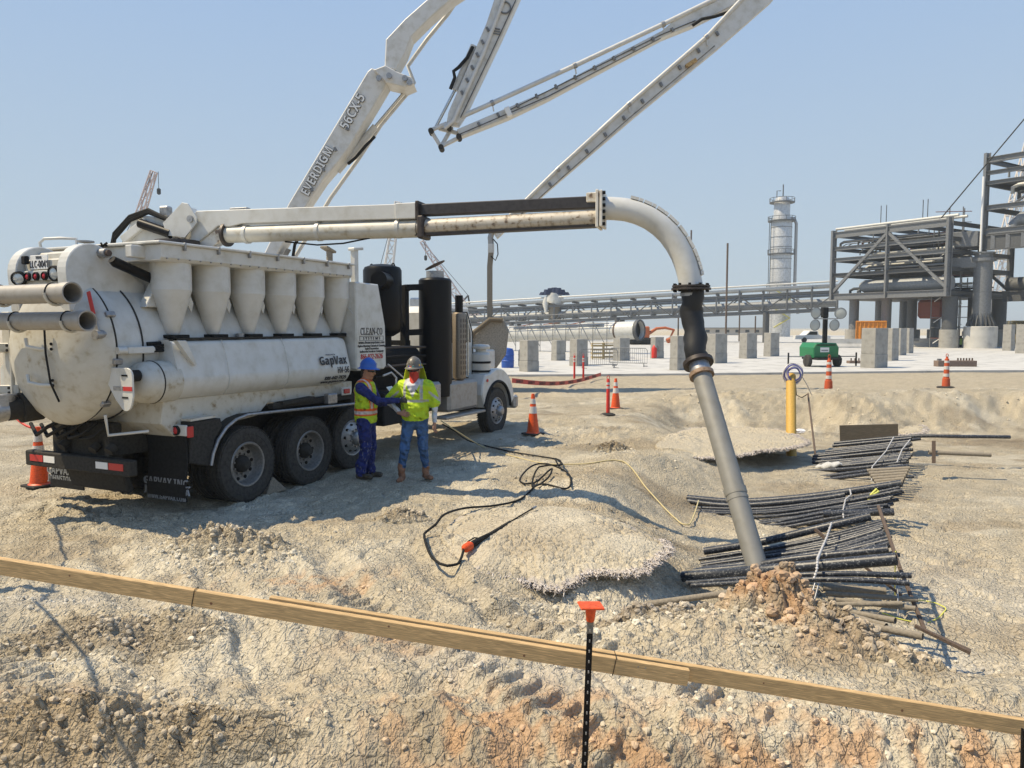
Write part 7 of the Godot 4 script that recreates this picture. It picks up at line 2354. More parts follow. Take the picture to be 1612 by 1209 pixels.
	for q in [["blue_barrel", "blue plastic barrel beside the truck's bonnet", -0.25, 44.0, 0.36, 1.15, Color(0.02, 0.08, 0.35)], ["black_barrel", "black covered barrel between the blue one and the nearest block", 0.85, 45.0, 0.48, 1.15, Color(0.02, 0.02, 0.025)]]:
		var b := thing(q[0], q[1], "barrel", V(q[2], 0.12, q[3]))
		var s := Shape.new()
		s.lathe([Vector2(0, 0), Vector2(q[4] * 0.95, 0), Vector2(q[4], 0.1), Vector2(q[4], q[5] * 0.8), Vector2(q[4] * 0.8, q[5] * 0.95), Vector2(0, q[5])], 20)
		obj("drum", s, mat(q[6], 0.5), b)
		for y in [0.33, 0.62]:
			var h := Shape.new()
			h.lathe([Vector2(q[4], q[5] * y), Vector2(q[4] + 0.03, q[5] * y + 0.02), Vector2(q[4], q[5] * y + 0.05)], 20)
			obj("hoop", h, mat(q[6], 0.5), b)
	for k in 3:
		var c := thing("timber_crate", ["tan timber crate behind the left crowd barrier", "tan timber crate between the crowd barriers", "tan timber crate nearest the spool's open end"][k], "crate", V(6.2 + 0.95 * k, 0.12, 56.0 + k), "timber crates behind the crowd barriers")
		for y in 4:
			obj("slat", Shape.new().box(Vector3(0, 0.15 + y * 0.28, 0.4), Vector3(0.8, 0.14, 0.04)), wood_tan, c)
			obj("slat", Shape.new().box(Vector3(-0.4, 0.15 + y * 0.28, 0), Vector3(0.04, 0.14, 0.8)), wood_tan, c)
		for x in [-0.38, 0.38]:
			obj("post", Shape.new().box(Vector3(x, 0.58, 0.37), Vector3(0.09, 1.16, 0.09)), wood_tan, c)
		obj("lid", Shape.new().box(Vector3(0, 1.15, 0), Vector3(0.86, 0.06, 0.86)), wood_tan, c)
	for q in [["red fire extinguisher stand at the foot of a block", V(10.6, 0.12, 57.3)], ["red extinguisher stand left of the spool-end blocks", V(8.9, 0.12, 60.0)]]:
		var e := thing("fire_extinguisher", q[0], "fire extinguisher", q[1], "red fire extinguishers on the slab")
		var s := Shape.new()
		s.lathe([Vector2(0, 0.05), Vector2(0.2, 0.05), Vector2(0.2, 0.75), Vector2(0.12, 0.9), Vector2(0.06, 1.0), Vector2(0, 1.05)], 16)
		obj("cylinder", s, MT.red_plastic, e)
		obj("hose", Shape.new().tube([Vector3(0.05, 1.0, 0), Vector3(0.25, 0.95, 0), Vector3(0.27, 0.5, 0)], 0.03, 6), MT.black_dull, e)
	traffic_cone("traffic_cone", "small far orange cone between the sleeve and the broken block", V(13.9, 0.12, 62.0), 1.2)
	for q in [["lime-banded bollard by the barrier, nearer the scaffold", 52.9], ["lime-banded bollard by the barrier, farther from the scaffold", 52.0]]:
		var b := thing("lime_bollard", q[0], "bollard", V(q[1], 0.12, 91.0), "lime bollards")
		obj("post", Shape.new().rod(Vector3.ZERO, Vector3(0, 1.35, 0), 0.28, 12), MT.black_dull, b)
		obj("lime_band", Shape.new().rod(Vector3(0, 0.3, 0), Vector3(0, 1.1, 0), 0.31, 12), mat(Color(0.5, 0.7, 0.1), 0.6), b)


var wood_tan := mat(Color(0.42, 0.32, 0.16), 0.9)



# ---------------------------------------------------------------- far structures
# a square lattice mast: four chords and zigzag bracing, one mesh
func lattice(p: Vector3, q: Vector3, w0: float, w1: float, n: int, r: float) -> Shape:
	var s := Shape.new()
	var z := (q - p).normalized()
	var x := z.cross(Vector3.BACK).normalized()
	var y := z.cross(x)
	var cs := [x + y, x - y, -x - y, y - x]
	for c in cs:
		s.tube([p + c * w0 / 2, q + c * w1 / 2], r, 5)
	for i in n:
		for k in 4:
			var a: Vector3 = cs[k]
			var b: Vector3 = cs[(k + 1) % 4]
			var u := float(i) / n
			var v := float(i + 1) / n
			var p0 := p.lerp(q, u) + a * lerpf(w0, w1, u) / 2
			var p1 := p.lerp(q, v) + b * lerpf(w0, w1, v) / 2
			s.tube([p0, p1], r * 0.6, 4, false)
			s.tube([p.lerp(q, v) + a * lerpf(w0, w1, v) / 2, p1], r * 0.5, 4, false)
	return s


func crane(label: String, foot: Vector3, tip: Vector3, w: float, wires: Array, m: Material) -> void:
	var t := thing("crawler_crane", label, "crane", foot, "lattice cranes on the skyline")
	obj("lattice_boom", lattice(Vector3.ZERO, tip - foot, w, w * 0.45, int(foot.distance_to(tip) / w * 0.8), w * 0.07), m, t)
	var cab := Shape.new()
	cab.box(Vector3(-1.5, -0.5, 0), Vector3(7.0, 3.0, 4.0), Basis.IDENTITY, 0.2)
	obj("cab", cab, m, t)
	obj("crawler_track", Shape.new().box(Vector3(-1.5, -foot.y + 0.8, 0), Vector3(9.0, 1.6, 6.0), Basis.IDENTITY, 0.3), MT.black_dull, t)
	obj("body_post", Shape.new().box(Vector3(-1.5, -foot.y / 2, 0), Vector3(3.0, maxf(foot.y, 1.0), 3.0)), MT.black_dull, t)
	for q in wires:
		obj("wire_rope", Shape.new().tube([q[0] - foot, q[1] - foot], w * 0.03 if q.size() < 3 else q[2], 4), MT.black_dirty, t)
	obj("hook_block", Shape.new().box(tip - foot + Vector3(0.9, -4.0, 0), Vector3(0.7, 1.3, 0.7), Basis.IDENTITY, 0.2), MT.black_dull, t)
	obj("hoist_rope", Shape.new().tube([tip - foot + Vector3(0.9, 0, 0), tip - foot + Vector3(0.9, -3.5, 0)], 0.06, 4), MT.black_dull, t)


func beam(t: Node, called: String, a: Vector3, b: Vector3, w: float, h: float, m: Material) -> void:
	obj(called, Shape.new().ibeam(a, b, w, h), m, t)


func make_background() -> void:
	var G: Material = MT.galv
	var D: Material = MT.galv_dark
	# long pipe rack, rising gently to the right
	var t := thing("pipe_rack", "long grey truss rack carrying pipes across the site's far side", "pipe rack")
	var a := Vector3(-20.522, 2.523, -150)
	var b := Vector3(47.604, 5.089, -113)
	var n := 22
	var deep := Vector3(0.35, 0, -0.94) * 4.0
	for side in 2:
		var o: Vector3 = deep * side
		obj("bottom_chord", Shape.new().ibeam(a + o, b + o, 0.35, 0.5), G, t)
		obj("top_chord", Shape.new().ibeam(a + o + Vector3(0, 2.65, 0), b + o + Vector3(0, 2.65, 0), 0.3, 0.35), G, t)
		for i in n + 1:
			var p: Vector3 = a.lerp(b, float(i) / n) + o
			obj("upright", Shape.new().bar(p, p + Vector3(0, 2.65 + (0.9 if i % 3 == 0 else 0.0), 0), 0.22, 0.22), G, t)
			if i < n:
				var p2 := a.lerp(b, float(i + 1) / n) + o
				if i % 2 == 0:
					obj("diagonal", Shape.new().bar(p + Vector3(0, 2.6, 0), p2, 0.16, 0.16), D, t)
				else:
					obj("diagonal", Shape.new().bar(p, p2 + Vector3(0, 2.6, 0), 0.16, 0.16), D, t)
	for i in n + 1:
		var p: Vector3 = a.lerp(b, float(i) / n)
		obj("cross_beam", Shape.new().bar(p + Vector3(0, 0.3, 0), p + deep + Vector3(0, 0.3, 0), 0.25, 0.3), D, t)
		obj("cross_beam", Shape.new().bar(p + Vector3(0, 3.1, 0), p + deep + Vector3(0, 3.1, 0), 0.25, 0.3), D, t)
	for q in [[0.3, 1.15, 0.55, 0], [0.75, 0.75, 0.3, 0], [0.2, 3.55, 0.28, 1], [0.5, 3.5, 0.25, 1], [0.8, 3.6, 0.32, 1], [0.1, 4.15, 0.13, 1], [0.6, 2.2, 0.2, 0]]:
		obj("process_pipe", Shape.new().rod(a + deep * q[0] + Vector3(0, q[1], 0), b + deep * q[0] + Vector3(0, q[1], 0), q[2], 14), [MT.pipe_grey, MT.truck][q[3]], t)
	for u in [0.06, 0.3, 0.56, 0.87]:
		for side in 2:
			var p: Vector3 = a.lerp(b, u) + deep * side
			obj("column", Shape.new().rod(Vector3(p.x, 0.1, p.z), p, 0.42, 14), D, t)
	# valve with a blue cover on the rack
	var vv := thing("covered_valve", "white wrapped valve with a blue cover standing on the rack", "valve", a.lerp(b, 0.405) + deep * 0.3)
	obj("valve_body", Shape.new().rod(Vector3(0, -0.6, 0), Vector3(0, 3.4, 0), 1.05, 20), MT.mud_pipe, vv)
	obj("white_wrap", Shape.new().tube([Vector3(-0.1, 3.0, 0), Vector3(0, 3.4, 0), Vector3(0, 4.2, 0), Vector3(0.1, 4.9, 0)], [1.3, 1.75, 1.6, 0.9], 12), MT.truck, vv)
	obj("hanging_wrap", Shape.new().tube([Vector3(-1.4, 4.2, 0.4), Vector3(-1.6, 3.0, 0.5), Vector3(-1.5, 1.6, 0.5)], [0.5, 0.55, 0.2], 8), MT.truck, vv)
	var bc := Shape.new()
	for k in 7:
		var x := -1.6 + k * 0.53
		bc.tube([Vector3(x * 1.25, 4.6, 0.3 * sin(k * 2.0)), Vector3(x * 1.25, 5.9 - 0.09 * (k - 3) * (k - 3), 0.3 * sin(k * 2.0))], [0.75, 0.5], 8)
	obj("blue_cover", bc, mat(Color(0.012, 0.025, 0.075), 0.8), vv)

	# distillation tower
	var tw := thing("distillation_tower", "tall silvery column with platforms rising behind the rack", "process tower", V(69.3, 0, 200.0))
	var s := Shape.new()
	s.lathe([Vector2(2.75, 0), Vector2(2.75, 12), Vector2(2.6, 12.2), Vector2(2.6, 29.5), Vector2(2.0, 31.0), Vector2(2.0, 34.5), Vector2(1.6, 35.6), Vector2(0, 36)], 40)
	obj("shell", s, mat(Color(0.62, 0.63, 0.63), 0.4, 0.3, texs.mott, 0.12), tw)
	for y in [14.0, 17.5, 20.0, 23.0, 25.5, 28.0]:
		s = Shape.new()
		s.lathe([Vector2(2.55, y), Vector2(2.66, y), Vector2(2.66, y + 0.15), Vector2(2.55, y + 0.15)], 40)
		obj("ring", s, MT.galv, tw)
	for q in [[12.5, 3.4], [21.2, 3.3], [29.6, 3.4], [34.3, 3.1]]:
		s = Shape.new()
		s.lathe([Vector2(2.2, q[0]), Vector2(q[1], q[0]), Vector2(q[1], q[0] + 0.25), Vector2(2.2, q[0] + 0.25)], 28)
		obj("platform", s, D, tw)
		var ring := []
		for k in 25:
			ring.append(Vector3(cos(TAU * k / 24) * q[1], q[0] + 1.2, sin(TAU * k / 24) * q[1]))
		obj("handrail", Shape.new().tube(ring, 0.07, 4, false), D, tw)
		for k in 12:
			obj("rail_post", Shape.new().rod(Vector3(cos(TAU * k / 12) * q[1], q[0], sin(TAU * k / 12) * q[1]), Vector3(cos(TAU * k / 12) * q[1], q[0] + 1.2, sin(TAU * k / 12) * q[1]), 0.06, 4), D, tw)
	for x in [-3.5, -3.1]:
		obj("ladder_rail", Shape.new().rod(Vector3(x, 0, 1.2), Vector3(x, 30.5, 1.2), 0.1, 5), D, tw)
	obj("downcomer", Shape.new().tube([Vector3(2.1, 30.5, 0.5), Vector3(3.1, 30.2, 0.5), Vector3(3.6, 29.0, 0.5), Vector3(3.6, 13.5, 0.5), Vector3(4.4, 12.0, 0.5), Vector3(4.6, 6.0, 0.5)], 0.4, 12), MT.steel, tw)
	obj("flare_tip", Shape.new().rod(Vector3(0.2, 35.8, 0), Vector3(0.2, 39.0, 0), 0.15, 6), D, tw)
	obj("top_davit", Shape.new().tube([Vector3(-1.4, 34.5, 0), Vector3(-1.4, 37.4, 0), Vector3(-0.4, 37.4, 0)], 0.12, 5), D, tw)
	for k in 4:
		obj("yellow_stair", Shape.new().bar(Vector3(-2.5 + 4.0 * (k % 2), 2.5 + k * 2.4, 3.4), Vector3(1.5 - 4.0 * (k % 2), 4.9 + k * 2.4, 3.4), 0.6, 0.25), mat(Color(0.5, 0.45, 0.12), 0.7), tw)

	# open steel module on round legs
	var md := thing("pipe_module", "open grey steel module packed with pipes, left of the great column", "steel module")
	var f0 := V(40.6, 0, 98.0)
	var f1 := V(48.4, 0, 86.0)
	var bk := Vector3(0.84, 0, -0.54) * 14.0
	var lv := [6.3, 9.0, 10.9, 12.3, 14.0]
	for side in 2:
		for u in [0.0, 0.5, 1.0]:
			var p: Vector3 = f0.lerp(f1, u) + bk * side
			beam(md, "column", p + Vector3(0, 5.9, 0), p + Vector3(0, 14.6, 0), 0.55 if u != 0.5 else 0.4, 0.55 if u != 0.5 else 0.4, G)
		for y in lv:
			var p := f0 + bk * side + Vector3(0, y, 0)
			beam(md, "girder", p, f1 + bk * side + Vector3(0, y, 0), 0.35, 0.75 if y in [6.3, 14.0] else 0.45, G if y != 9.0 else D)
		var m0 := f0.lerp(f1, 0.5) + bk * side
		obj("brace", Shape.new().bar(f0 + bk * side + Vector3(0, 6.8, 0), m0 + Vector3(0, 13.7, 0), 0.3, 0.32), G, md)
		obj("brace", Shape.new().bar(m0 + Vector3(0, 13.7, 0), f1 + bk * side + Vector3(0, 6.8, 0), 0.3, 0.32), G, md)
	for y in lv:
		for u in [0.0, 0.25, 0.5, 0.75, 1.0]:
			var p: Vector3 = f0.lerp(f1, u) + Vector3(0, y, 0)
			beam(md, "cross_beam", p, p + bk, 0.3, 0.45, D)
	obj("deck", Shape.new().prism(PackedVector2Array([Vector2(f0.x, f0.z), Vector2(f1.x, f1.z), Vector2((f1 + bk).x, (f1 + bk).z), Vector2((f0 + bk).x, (f0 + bk).z)]), -6.02, -5.9), D, md)
	(md.get_node("deck") as Node3D).rotation.x = PI / 2
	for q in [[9.3, 0.05, 0.95, 0.1, 0.95], [11.2, 0.0, 0.6, 0.25, 0.95], [12.6, 0.3, 1.0, 0.2, 0.8], [6.7, 0.0, 1.0, 0.3, 1.0]]:
		var c0: Vector3 = f0.lerp(f1, q[1]) + bk * q[3] + Vector3(0, q[0], 0)
		var c1: Vector3 = f0.lerp(f1, q[2]) + bk * q[3] + Vector3(0, q[0], 0)
		var wide: Vector3 = bk * (q[4] - q[3])
		obj("grating", Shape.new().bar(c0 + wide / 2, c1 + wide / 2, wide.length(), 0.08), D, md)
	var rng := RandomNumberGenerator.new()
	rng.seed = 4
	for k in 74:
		var y: float = lv[k % 4] + rng.randf_range(0.35, 1.3)
		var w := rng.randf_range(0.05, 0.95)
		var r := rng.randf_range(0.05, 0.19)
		var p: Vector3 = f0.lerp(f1, rng.randf_range(0.0, 0.3)) + bk * w + Vector3(0, y, 0)
		var q := f0.lerp(f1, rng.randf_range(0.7, 1.0)) + bk * w + Vector3(0, y, 0)
		obj("process_pipe", Shape.new().tube([p - Vector3(0, 0.6, 0), p - Vector3(0, 0.2, 0), p.lerp(q, 0.04), q], r, 10), [D, G, MT.pipe_grey, D, MT.rust_red, D, MT.truck, D][rng.randi_range(0, 7)], md)
	for k in 40:
		var p: Vector3 = f0.lerp(f1, rng.randf()) + bk * rng.randf_range(0.1, 0.9) + Vector3(0, lv[k % 4], 0)
		obj("riser_pipe", Shape.new().rod(p, p + Vector3(0, rng.randf_range(1.2, 2.6), 0), rng.randf_range(0.05, 0.13), 8), [D, G, D, MT.pipe_grey][k % 4], md)
	obj("vessel", Shape.new().tube([f0.lerp(f1, 0.2) + bk * 0.12 + Vector3(0, 7.5, 0), f0.lerp(f1, 0.24) + bk * 0.12 + Vector3(0, 7.5, 0), f0.lerp(f1, 0.97) + bk * 0.12 + Vector3(0, 7.5, 0)], [0.5, 0.8, 0.8], 22), MT.pipe_grey, md)
	for w in [0.03, 0.16]:
		obj("roof_pipe", Shape.new().rod(f0 + bk * w + Vector3(0, 14.8, 0), f1 + bk * w + Vector3(0, 14.8, 0) + (f1 - f0) * 0.05, 0.16, 14), MT.truck, md)
	for u in [0.25, 0.3, 0.62, 0.66]:
		var p: Vector3 = f0.lerp(f1, u) + bk * 0.3
		obj("mast_rod", Shape.new().rod(p + Vector3(0, 14.2, 0), p + Vector3(0, 17.6, 0), 0.05, 5), D, md)
	for u in [0.12, 0.42, 0.95]:
		for w in [0.15, 0.55, 0.95]:
			var p: Vector3 = f0.lerp(f1, u) + bk * w
			obj("leg", Shape.new().rod(p + Vector3(0, 2.2, 0), p + Vector3(0, 5.95, 0), 0.58 if u < 0.9 else 0.8, 20), G if u < 0.9 else D, md)
			obj("leg_footing", Shape.new().rod(p + Vector3(0, 0.1, 0), p + Vector3(0, 2.2, 0), 1.0, 20), MT.concrete, md)
	obj("cable_bundle", Shape.new().box(f0.lerp(f1, 0.75) + bk * 0.35 + Vector3(0, 4.6, 0), Vector3(4.0, 2.2, 3.0), Basis(Vector3.UP, 0.6), 0.3), MT.rust_red, md)

	# great column and the process tower frame it carries
	var gc := thing("steel_pier", "great round steel pier with finned foot on a white concrete drum", "pier", V(52.6, 0.1, 86.5))
	s = Shape.new()
	s.lathe([Vector2(1.68, 0), Vector2(1.68, 2.4), Vector2(1.62, 2.46), Vector2(0, 2.46)], 40)
	obj("concrete_drum", s, MT.slab, gc)
	s = Shape.new()
	s.lathe([Vector2(0.93, 2.46), Vector2(0.93, 6.3), Vector2(0.95, 6.3), Vector2(0.95, 6.36), Vector2(0.93, 6.36), Vector2(0.93, 9.6), Vector2(1.25, 9.7), Vector2(1.25, 10.0), Vector2(0.9, 10.05), Vector2(0.9, 10.5), Vector2(1.1, 10.55), Vector2(1.1, 10.7), Vector2(0, 10.7)], 40)
	obj("shaft", s, MT.galv, gc)
	for k in 18:
		var an := TAU * k / 18
		var fs := Shape.new()
		fs.xf = Transform3D(Basis(Vector3.UP, an), Vector3.ZERO)
		fs.prism(PackedVector2Array([Vector2(0.9, 2.5), Vector2(1.5, 2.5), Vector2(1.45, 2.75), Vector2(0.93, 3.9)]), -0.04, 0.04)
		obj("fin", fs, MT.galv_dark, gc)
	var fr := thing("process_frame", "tall storeyed steel frame above the great pier at the photo's right edge", "steel frame")
	var g0 := V(52.4, 0, 86.3)
	var g1 := V(61.0, 0, 74.0)
	bk = Vector3(0.84, 0, -0.54) * 12.0
	for side in 2:
		for u in [0.0, 0.55, 1.0]:
			var p: Vector3 = g0.lerp(g1, u) + bk * side
			beam(fr, "column", p + Vector3(0, 10.8, 0), p + Vector3(0, 21.6, 0), 0.5, 0.5, G)
		for q in [[11.8, 1.7], [13.0, 0.6], [15.6, 0.55], [18.3, 0.4], [19.4, 0.4], [20.8, 0.6]]:
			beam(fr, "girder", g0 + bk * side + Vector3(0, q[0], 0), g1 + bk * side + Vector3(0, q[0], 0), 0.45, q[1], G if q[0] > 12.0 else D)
	for y in [12.4, 15.6, 18.3, 20.8]:
		for u in [0.0, 0.3, 0.6, 1.0]:
			var p: Vector3 = g0.lerp(g1, u) + Vector3(0, y, 0)
			beam(fr, "cross_beam", p, p + bk, 0.35, 0.5, D)
	for k in 9:
		var p: Vector3 = g0.lerp(g1, 0.05 + 0.1 * k) + Vector3(0, 11.8, 0.3)
		obj("stiffener", Shape.new().box(p, Vector3(0.08, 1.5, 0.4), Basis(Vector3.UP, 0.96)), G, fr)
	for y in [13.4, 18.6]:
		obj("grating", Shape.new().bar(g0 + bk * 0.55 + Vector3(0, y, 0), g1 + bk * 0.55 + Vector3(0, y, 0), 9.0, 0.08), D, fr)
	for k in 22:
		var p: Vector3 = g0.lerp(g1, rng.randf_range(0.08, 0.3)) + bk * rng.randf_range(0.08, 0.9) + Vector3(0, [12.6, 15.0, 16.2, 17.4, 19.6][k % 5] + rng.randf_range(0, 0.7), 0)
		obj("process_pipe", Shape.new().tube([p - Vector3(0, 0.9, 0), p - Vector3(0, 0.25, 0), p + (g1 - g0) * 0.04, p + (g1 - g0) * 0.8], rng.randf_range(0.1, 0.26), 8), [MT.pipe_grey, G, D, MT.truck][k % 4], fr)
	for u in [0.2, 0.45, 0.7]:
		obj("brace", Shape.new().bar(g0.lerp(g1, u) + Vector3(0, 15.8, 0), g0.lerp(g1, u + 0.22) + Vector3(0, 18.1, 0), 0.2, 0.2), D, fr)
	for q in [[0.12, 14.2, 0.75, 0], [0.3, 16.6, 0.35, 2], [0.5, 17.0, 0.3, 1], [0.25, 19.0, 0.28, 1], [0.6, 13.9, 0.5, 0]]:
		obj("process_pipe", Shape.new().tube([g0.lerp(g1, 0.16) + bk * q[0] + Vector3(0, q[1] - 0.8, 0), g0.lerp(g1, 0.2) + bk * q[0] + Vector3(0, q[1], 0), g1 + bk * q[0] + Vector3(0, q[1], 0)], q[2], 16), [MT.pipe_grey, MT.truck, MT.rust_red][q[3]], fr)
	for u in [0.42, 0.56]:
		var p: Vector3 = g0.lerp(g1, u) + Vector3(0, 21.7, 0)
		obj("capped_nozzle", Shape.new().rod(p + Vector3(0, 0, -0.6), p + Vector3(-0.4, 0, 0.7), 0.45, 16), MT.galv_dark, fr)
		obj("blue_cap", Shape.new().rod(p + Vector3(-0.4, 0, 0.7), p + Vector3(-0.45, 0, 0.85), 0.47, 16), mat(Color(0.02, 0.1, 0.55), 0.4), fr)
	obj("blue_cap", Shape.new().rod(g0.lerp(g1, 0.55) + Vector3(0, 16.6, 0.4), g0.lerp(g1, 0.6) + Vector3(0, 16.6, 0.6), 0.5, 16), mat(Color(0.02, 0.1, 0.55), 0.4), fr)
	obj("corner_pole", Shape.new().rod(g0 + Vector3(-0.5, 10.5, 0.3), g0 + Vector3(-0.5, 19.0, 0.3), 0.12, 8), MT.tape_white, fr)
	for q in [[12.3, 1.7, 0.0], [9.7, 1.2, 0.3]]:
		obj("box_arm", Shape.new().bar(V(49.6 + q[2], q[0], 88.5), V(52.0, q[0], 86.6), 0.9, q[1], Vector3.UP, 0.05), MT.galv, fr)
	for u in [0.35, 0.8]:
		var p: Vector3 = g0.lerp(g1, u) + bk * 0.8
		obj("leg", Shape.new().rod(Vector3(p.x, 0.1, p.z), p + Vector3(0, 11.0, 0), 0.8, 18), D, fr)
	obj("under_pipe", Shape.new().rod(g0 + bk * 0.5 + Vector3(0, 7.3, 0), g1 + bk * 0.5 + Vector3(0, 7.3, 0), 0.9, 18), MT.galv_dark, fr)
	beam(fr, "low_girder", g0 + bk * 0.4 + Vector3(0, 6.0, 0), g1 + bk * 0.4 + Vector3(0, 6.0, 0), 0.5, 1.2, D)
	# scaffold tower between module and pier
	var sf := thing("scaffold", "slim tube scaffold between the steel module and the great pier", "scaffold")
	for k in 5:
		var p := V(48.6 + k * 0.85, 0.1, 89.5 - (k % 2) * 1.2)
		obj("standard", Shape.new().rod(p, p + Vector3(0, 16.0 if k > 1 else 13.5, 0), 0.06, 6), MT.galv, sf)
	for y in 13:
		obj("ledger", Shape.new().rod(V(48.4, 1.2 + y * 1.2, 89.0), V(52.2, 1.2 + y * 1.2, 88.4), 0.045, 5), MT.galv if y % 3 else MT.rust_red, sf)
	for y in 5:
		obj("brace", Shape.new().rod(V(48.6, 0.6 + y * 2.4, 88.9), V(51.6, 2.8 + y * 2.4, 88.5), 0.05, 5), MT.tape_white, sf)
	obj("guy_rope", Shape.new().tube([Vector3(47.976, 14.645, -87), Vector3(54.725, 24.611, -84), Vector3(57.654, 29.308, -82)], 0.07, 5), MT.black_dirty, sf)

	# cranes
	var cm := mat(Color(0.5, 0.4, 0.37), 0.7)
	crane("far crane with red-grey boom above the truck's rear arch", Vector3(-83.795, 4.502, -160), Vector3(-73.296, 34.284, -160), 2.2, [[Vector3(-86.326, 7.125, -160), Vector3(-73.56, 34.157, -160)]], cm)
	crane("far crane with upright boom behind the first black silencer", Vector3(-28.243, 7.42, -170), Vector3(-24.925, 29.745, -170), 2.2, [[Vector3(-30.881, 8.811, -170), Vector3(-25.497, 28.106, -170)]], mat(Color(0.6, 0.58, 0.55), 0.7))
	crane("far crane with thin boom and long stay rope above the second silencer", Vector3(-10.013, 4.897, -190), Vector3(-22.058, 23.469, -190), 2.0, [[Vector3(-21.902, 23.469, -190), Vector3(-10.773, 10.341, -190)], [Vector3(-10.773, 10.341, -190), Vector3(-10.013, 4.897, -190), 0.2], [Vector3(-10.773, 10.341, -190), Vector3(-12.656, 8.322, -190), 0.2]], cm)
	crane("far crane whose pale boom crosses the photo's right edge", Vector3(130.229, 8.601, -210), Vector3(141.25, 64.222, -210), 3.2, [], mat(Color(0.6, 0.55, 0.5), 0.7))
	# poles, building, vehicles
	for q in [["tall thin dark pole behind the rack right of the hose", 1142, 385, 528, 110, 0.14], ["tall pole rising behind the hose elbow", 1085, 365, 528, 115, 0.12], ["short post before the low building, left", 1163, 495, 530, 130, 0.12], ["short post before the low building, right", 1188, 498, 530, 130, 0.12], ["short post just left of the rubber sleeve", 1067, 500, 530, 130, 0.12]]:
		var p := on_pole(q)
		var o := thing("pole", q[0], "pole", Vector3(p[0].x, 0, p[0].z), "dark poles beyond the slab")
		obj("shaft", Shape.new().rod(Vector3.ZERO, Vector3(0, p[1].y, 0), q[5], 8), MT.rust_wood, o)
		obj("base_plate", Shape.new().box(Vector3(0, 0.06, 0), Vector3(0.6, 0.12, 0.6)), MT.rust_wood, o)
	var bd := thing("site_office", "long low pale building with small windows far beyond the slab", "building", V(75.0, 0, 260.0))
	obj("wall", Shape.new().box(Vector3(0, 1.1, 0), Vector3(24.0, 2.2, 8.0)), mat(Color(0.5, 0.47, 0.42), 0.9), bd)
	obj("roof", Shape.new().box(Vector3(0, 2.35, 0), Vector3(25.0, 0.3, 9.0)), mat(Color(0.25, 0.26, 0.26), 0.9), bd)
	for k in 7:
		obj("window", Shape.new().box(Vector3(-10.0 + k * 3.3, 1.3, 4.02), Vector3(1.3, 0.9, 0.06)), MT.glass_dark, bd)
	var pk := thing("pickup_truck", "white pickup parked behind the lighting tower", "pickup truck", V(47.5, 0.1, 122.0), "", 0.15)
	obj("body", Shape.new().prism(PackedVector2Array([Vector2(-2.7, 0.5), Vector2(-2.7, 1.1), Vector2(-1.6, 1.15), Vector2(-0.9, 1.85), Vector2(0.5, 1.85), Vector2(0.7, 1.15), Vector2(2.7, 1.15), Vector2(2.7, 0.5)]), -0.95, 0.95, 0.08), MT.tape_white, pk)
	obj("side_window", Shape.new().prism(PackedVector2Array([Vector2(-1.35, 1.2), Vector2(-0.8, 1.72), Vector2(0.35, 1.72), Vector2(0.4, 1.2)]), 0.94, 0.962), MT.glass_dark, pk)
	for x in [-1.75, 1.75]:
		obj("wheel", Shape.new().rod(Vector3(x, 0.4, 0.7), Vector3(x, 0.4, 0.97), 0.4, 18), MT.rubber, pk)
	var ex := thing("excavator", "far orange excavator with its arm lowered, left of the rubber sleeve", "excavator", V(19.5, 0.1, 105.0))
	var om := mat(Color(0.55, 0.13, 0.03), 0.6, 0.0, texs.mott, 0.6)
	obj("cab", Shape.new().box(Vector3(-2.0, 1.7, 0), Vector3(2.2, 1.6, 2.2), Basis.IDENTITY, 0.15), om, ex)
	obj("track", Shape.new().box(Vector3(-2.0, 0.5, 0), Vector3(3.2, 0.9, 2.6), Basis.IDENTITY, 0.25), MT.black_dull, ex)
	obj("boom", Shape.new().tube([Vector3(-1.2, 1.3, 0), Vector3(0.2, 2.2, 0), Vector3(1.4, 2.3, 0), Vector3(2.6, 2.0, 0)], [0.25, 0.2, 0.18, 0.14], 8), om, ex)
	obj("stick", Shape.new().tube([Vector3(2.6, 2.1, 0), Vector3(2.0, 0.8, 0)], [0.16, 0.1], 8), om, ex)
	obj("bucket", Shape.new().box(Vector3(1.9, 0.6, 0), Vector3(0.7, 0.7, 0.8), Basis(Vector3.BACK, 0.4), 0.15), om, ex)


# ground point and height of a far pole from its bearing, distance and top
func on_pole(q: Array) -> Array:
	var x: float = (q[1] - 806.0) / 1210.0 * q[4]
	var h: float = 2.4 + (516.5 - q[2]) / 1210.0 * q[4]
	return [V(x, 0, q[4]), Vector3(0, h, 0)]



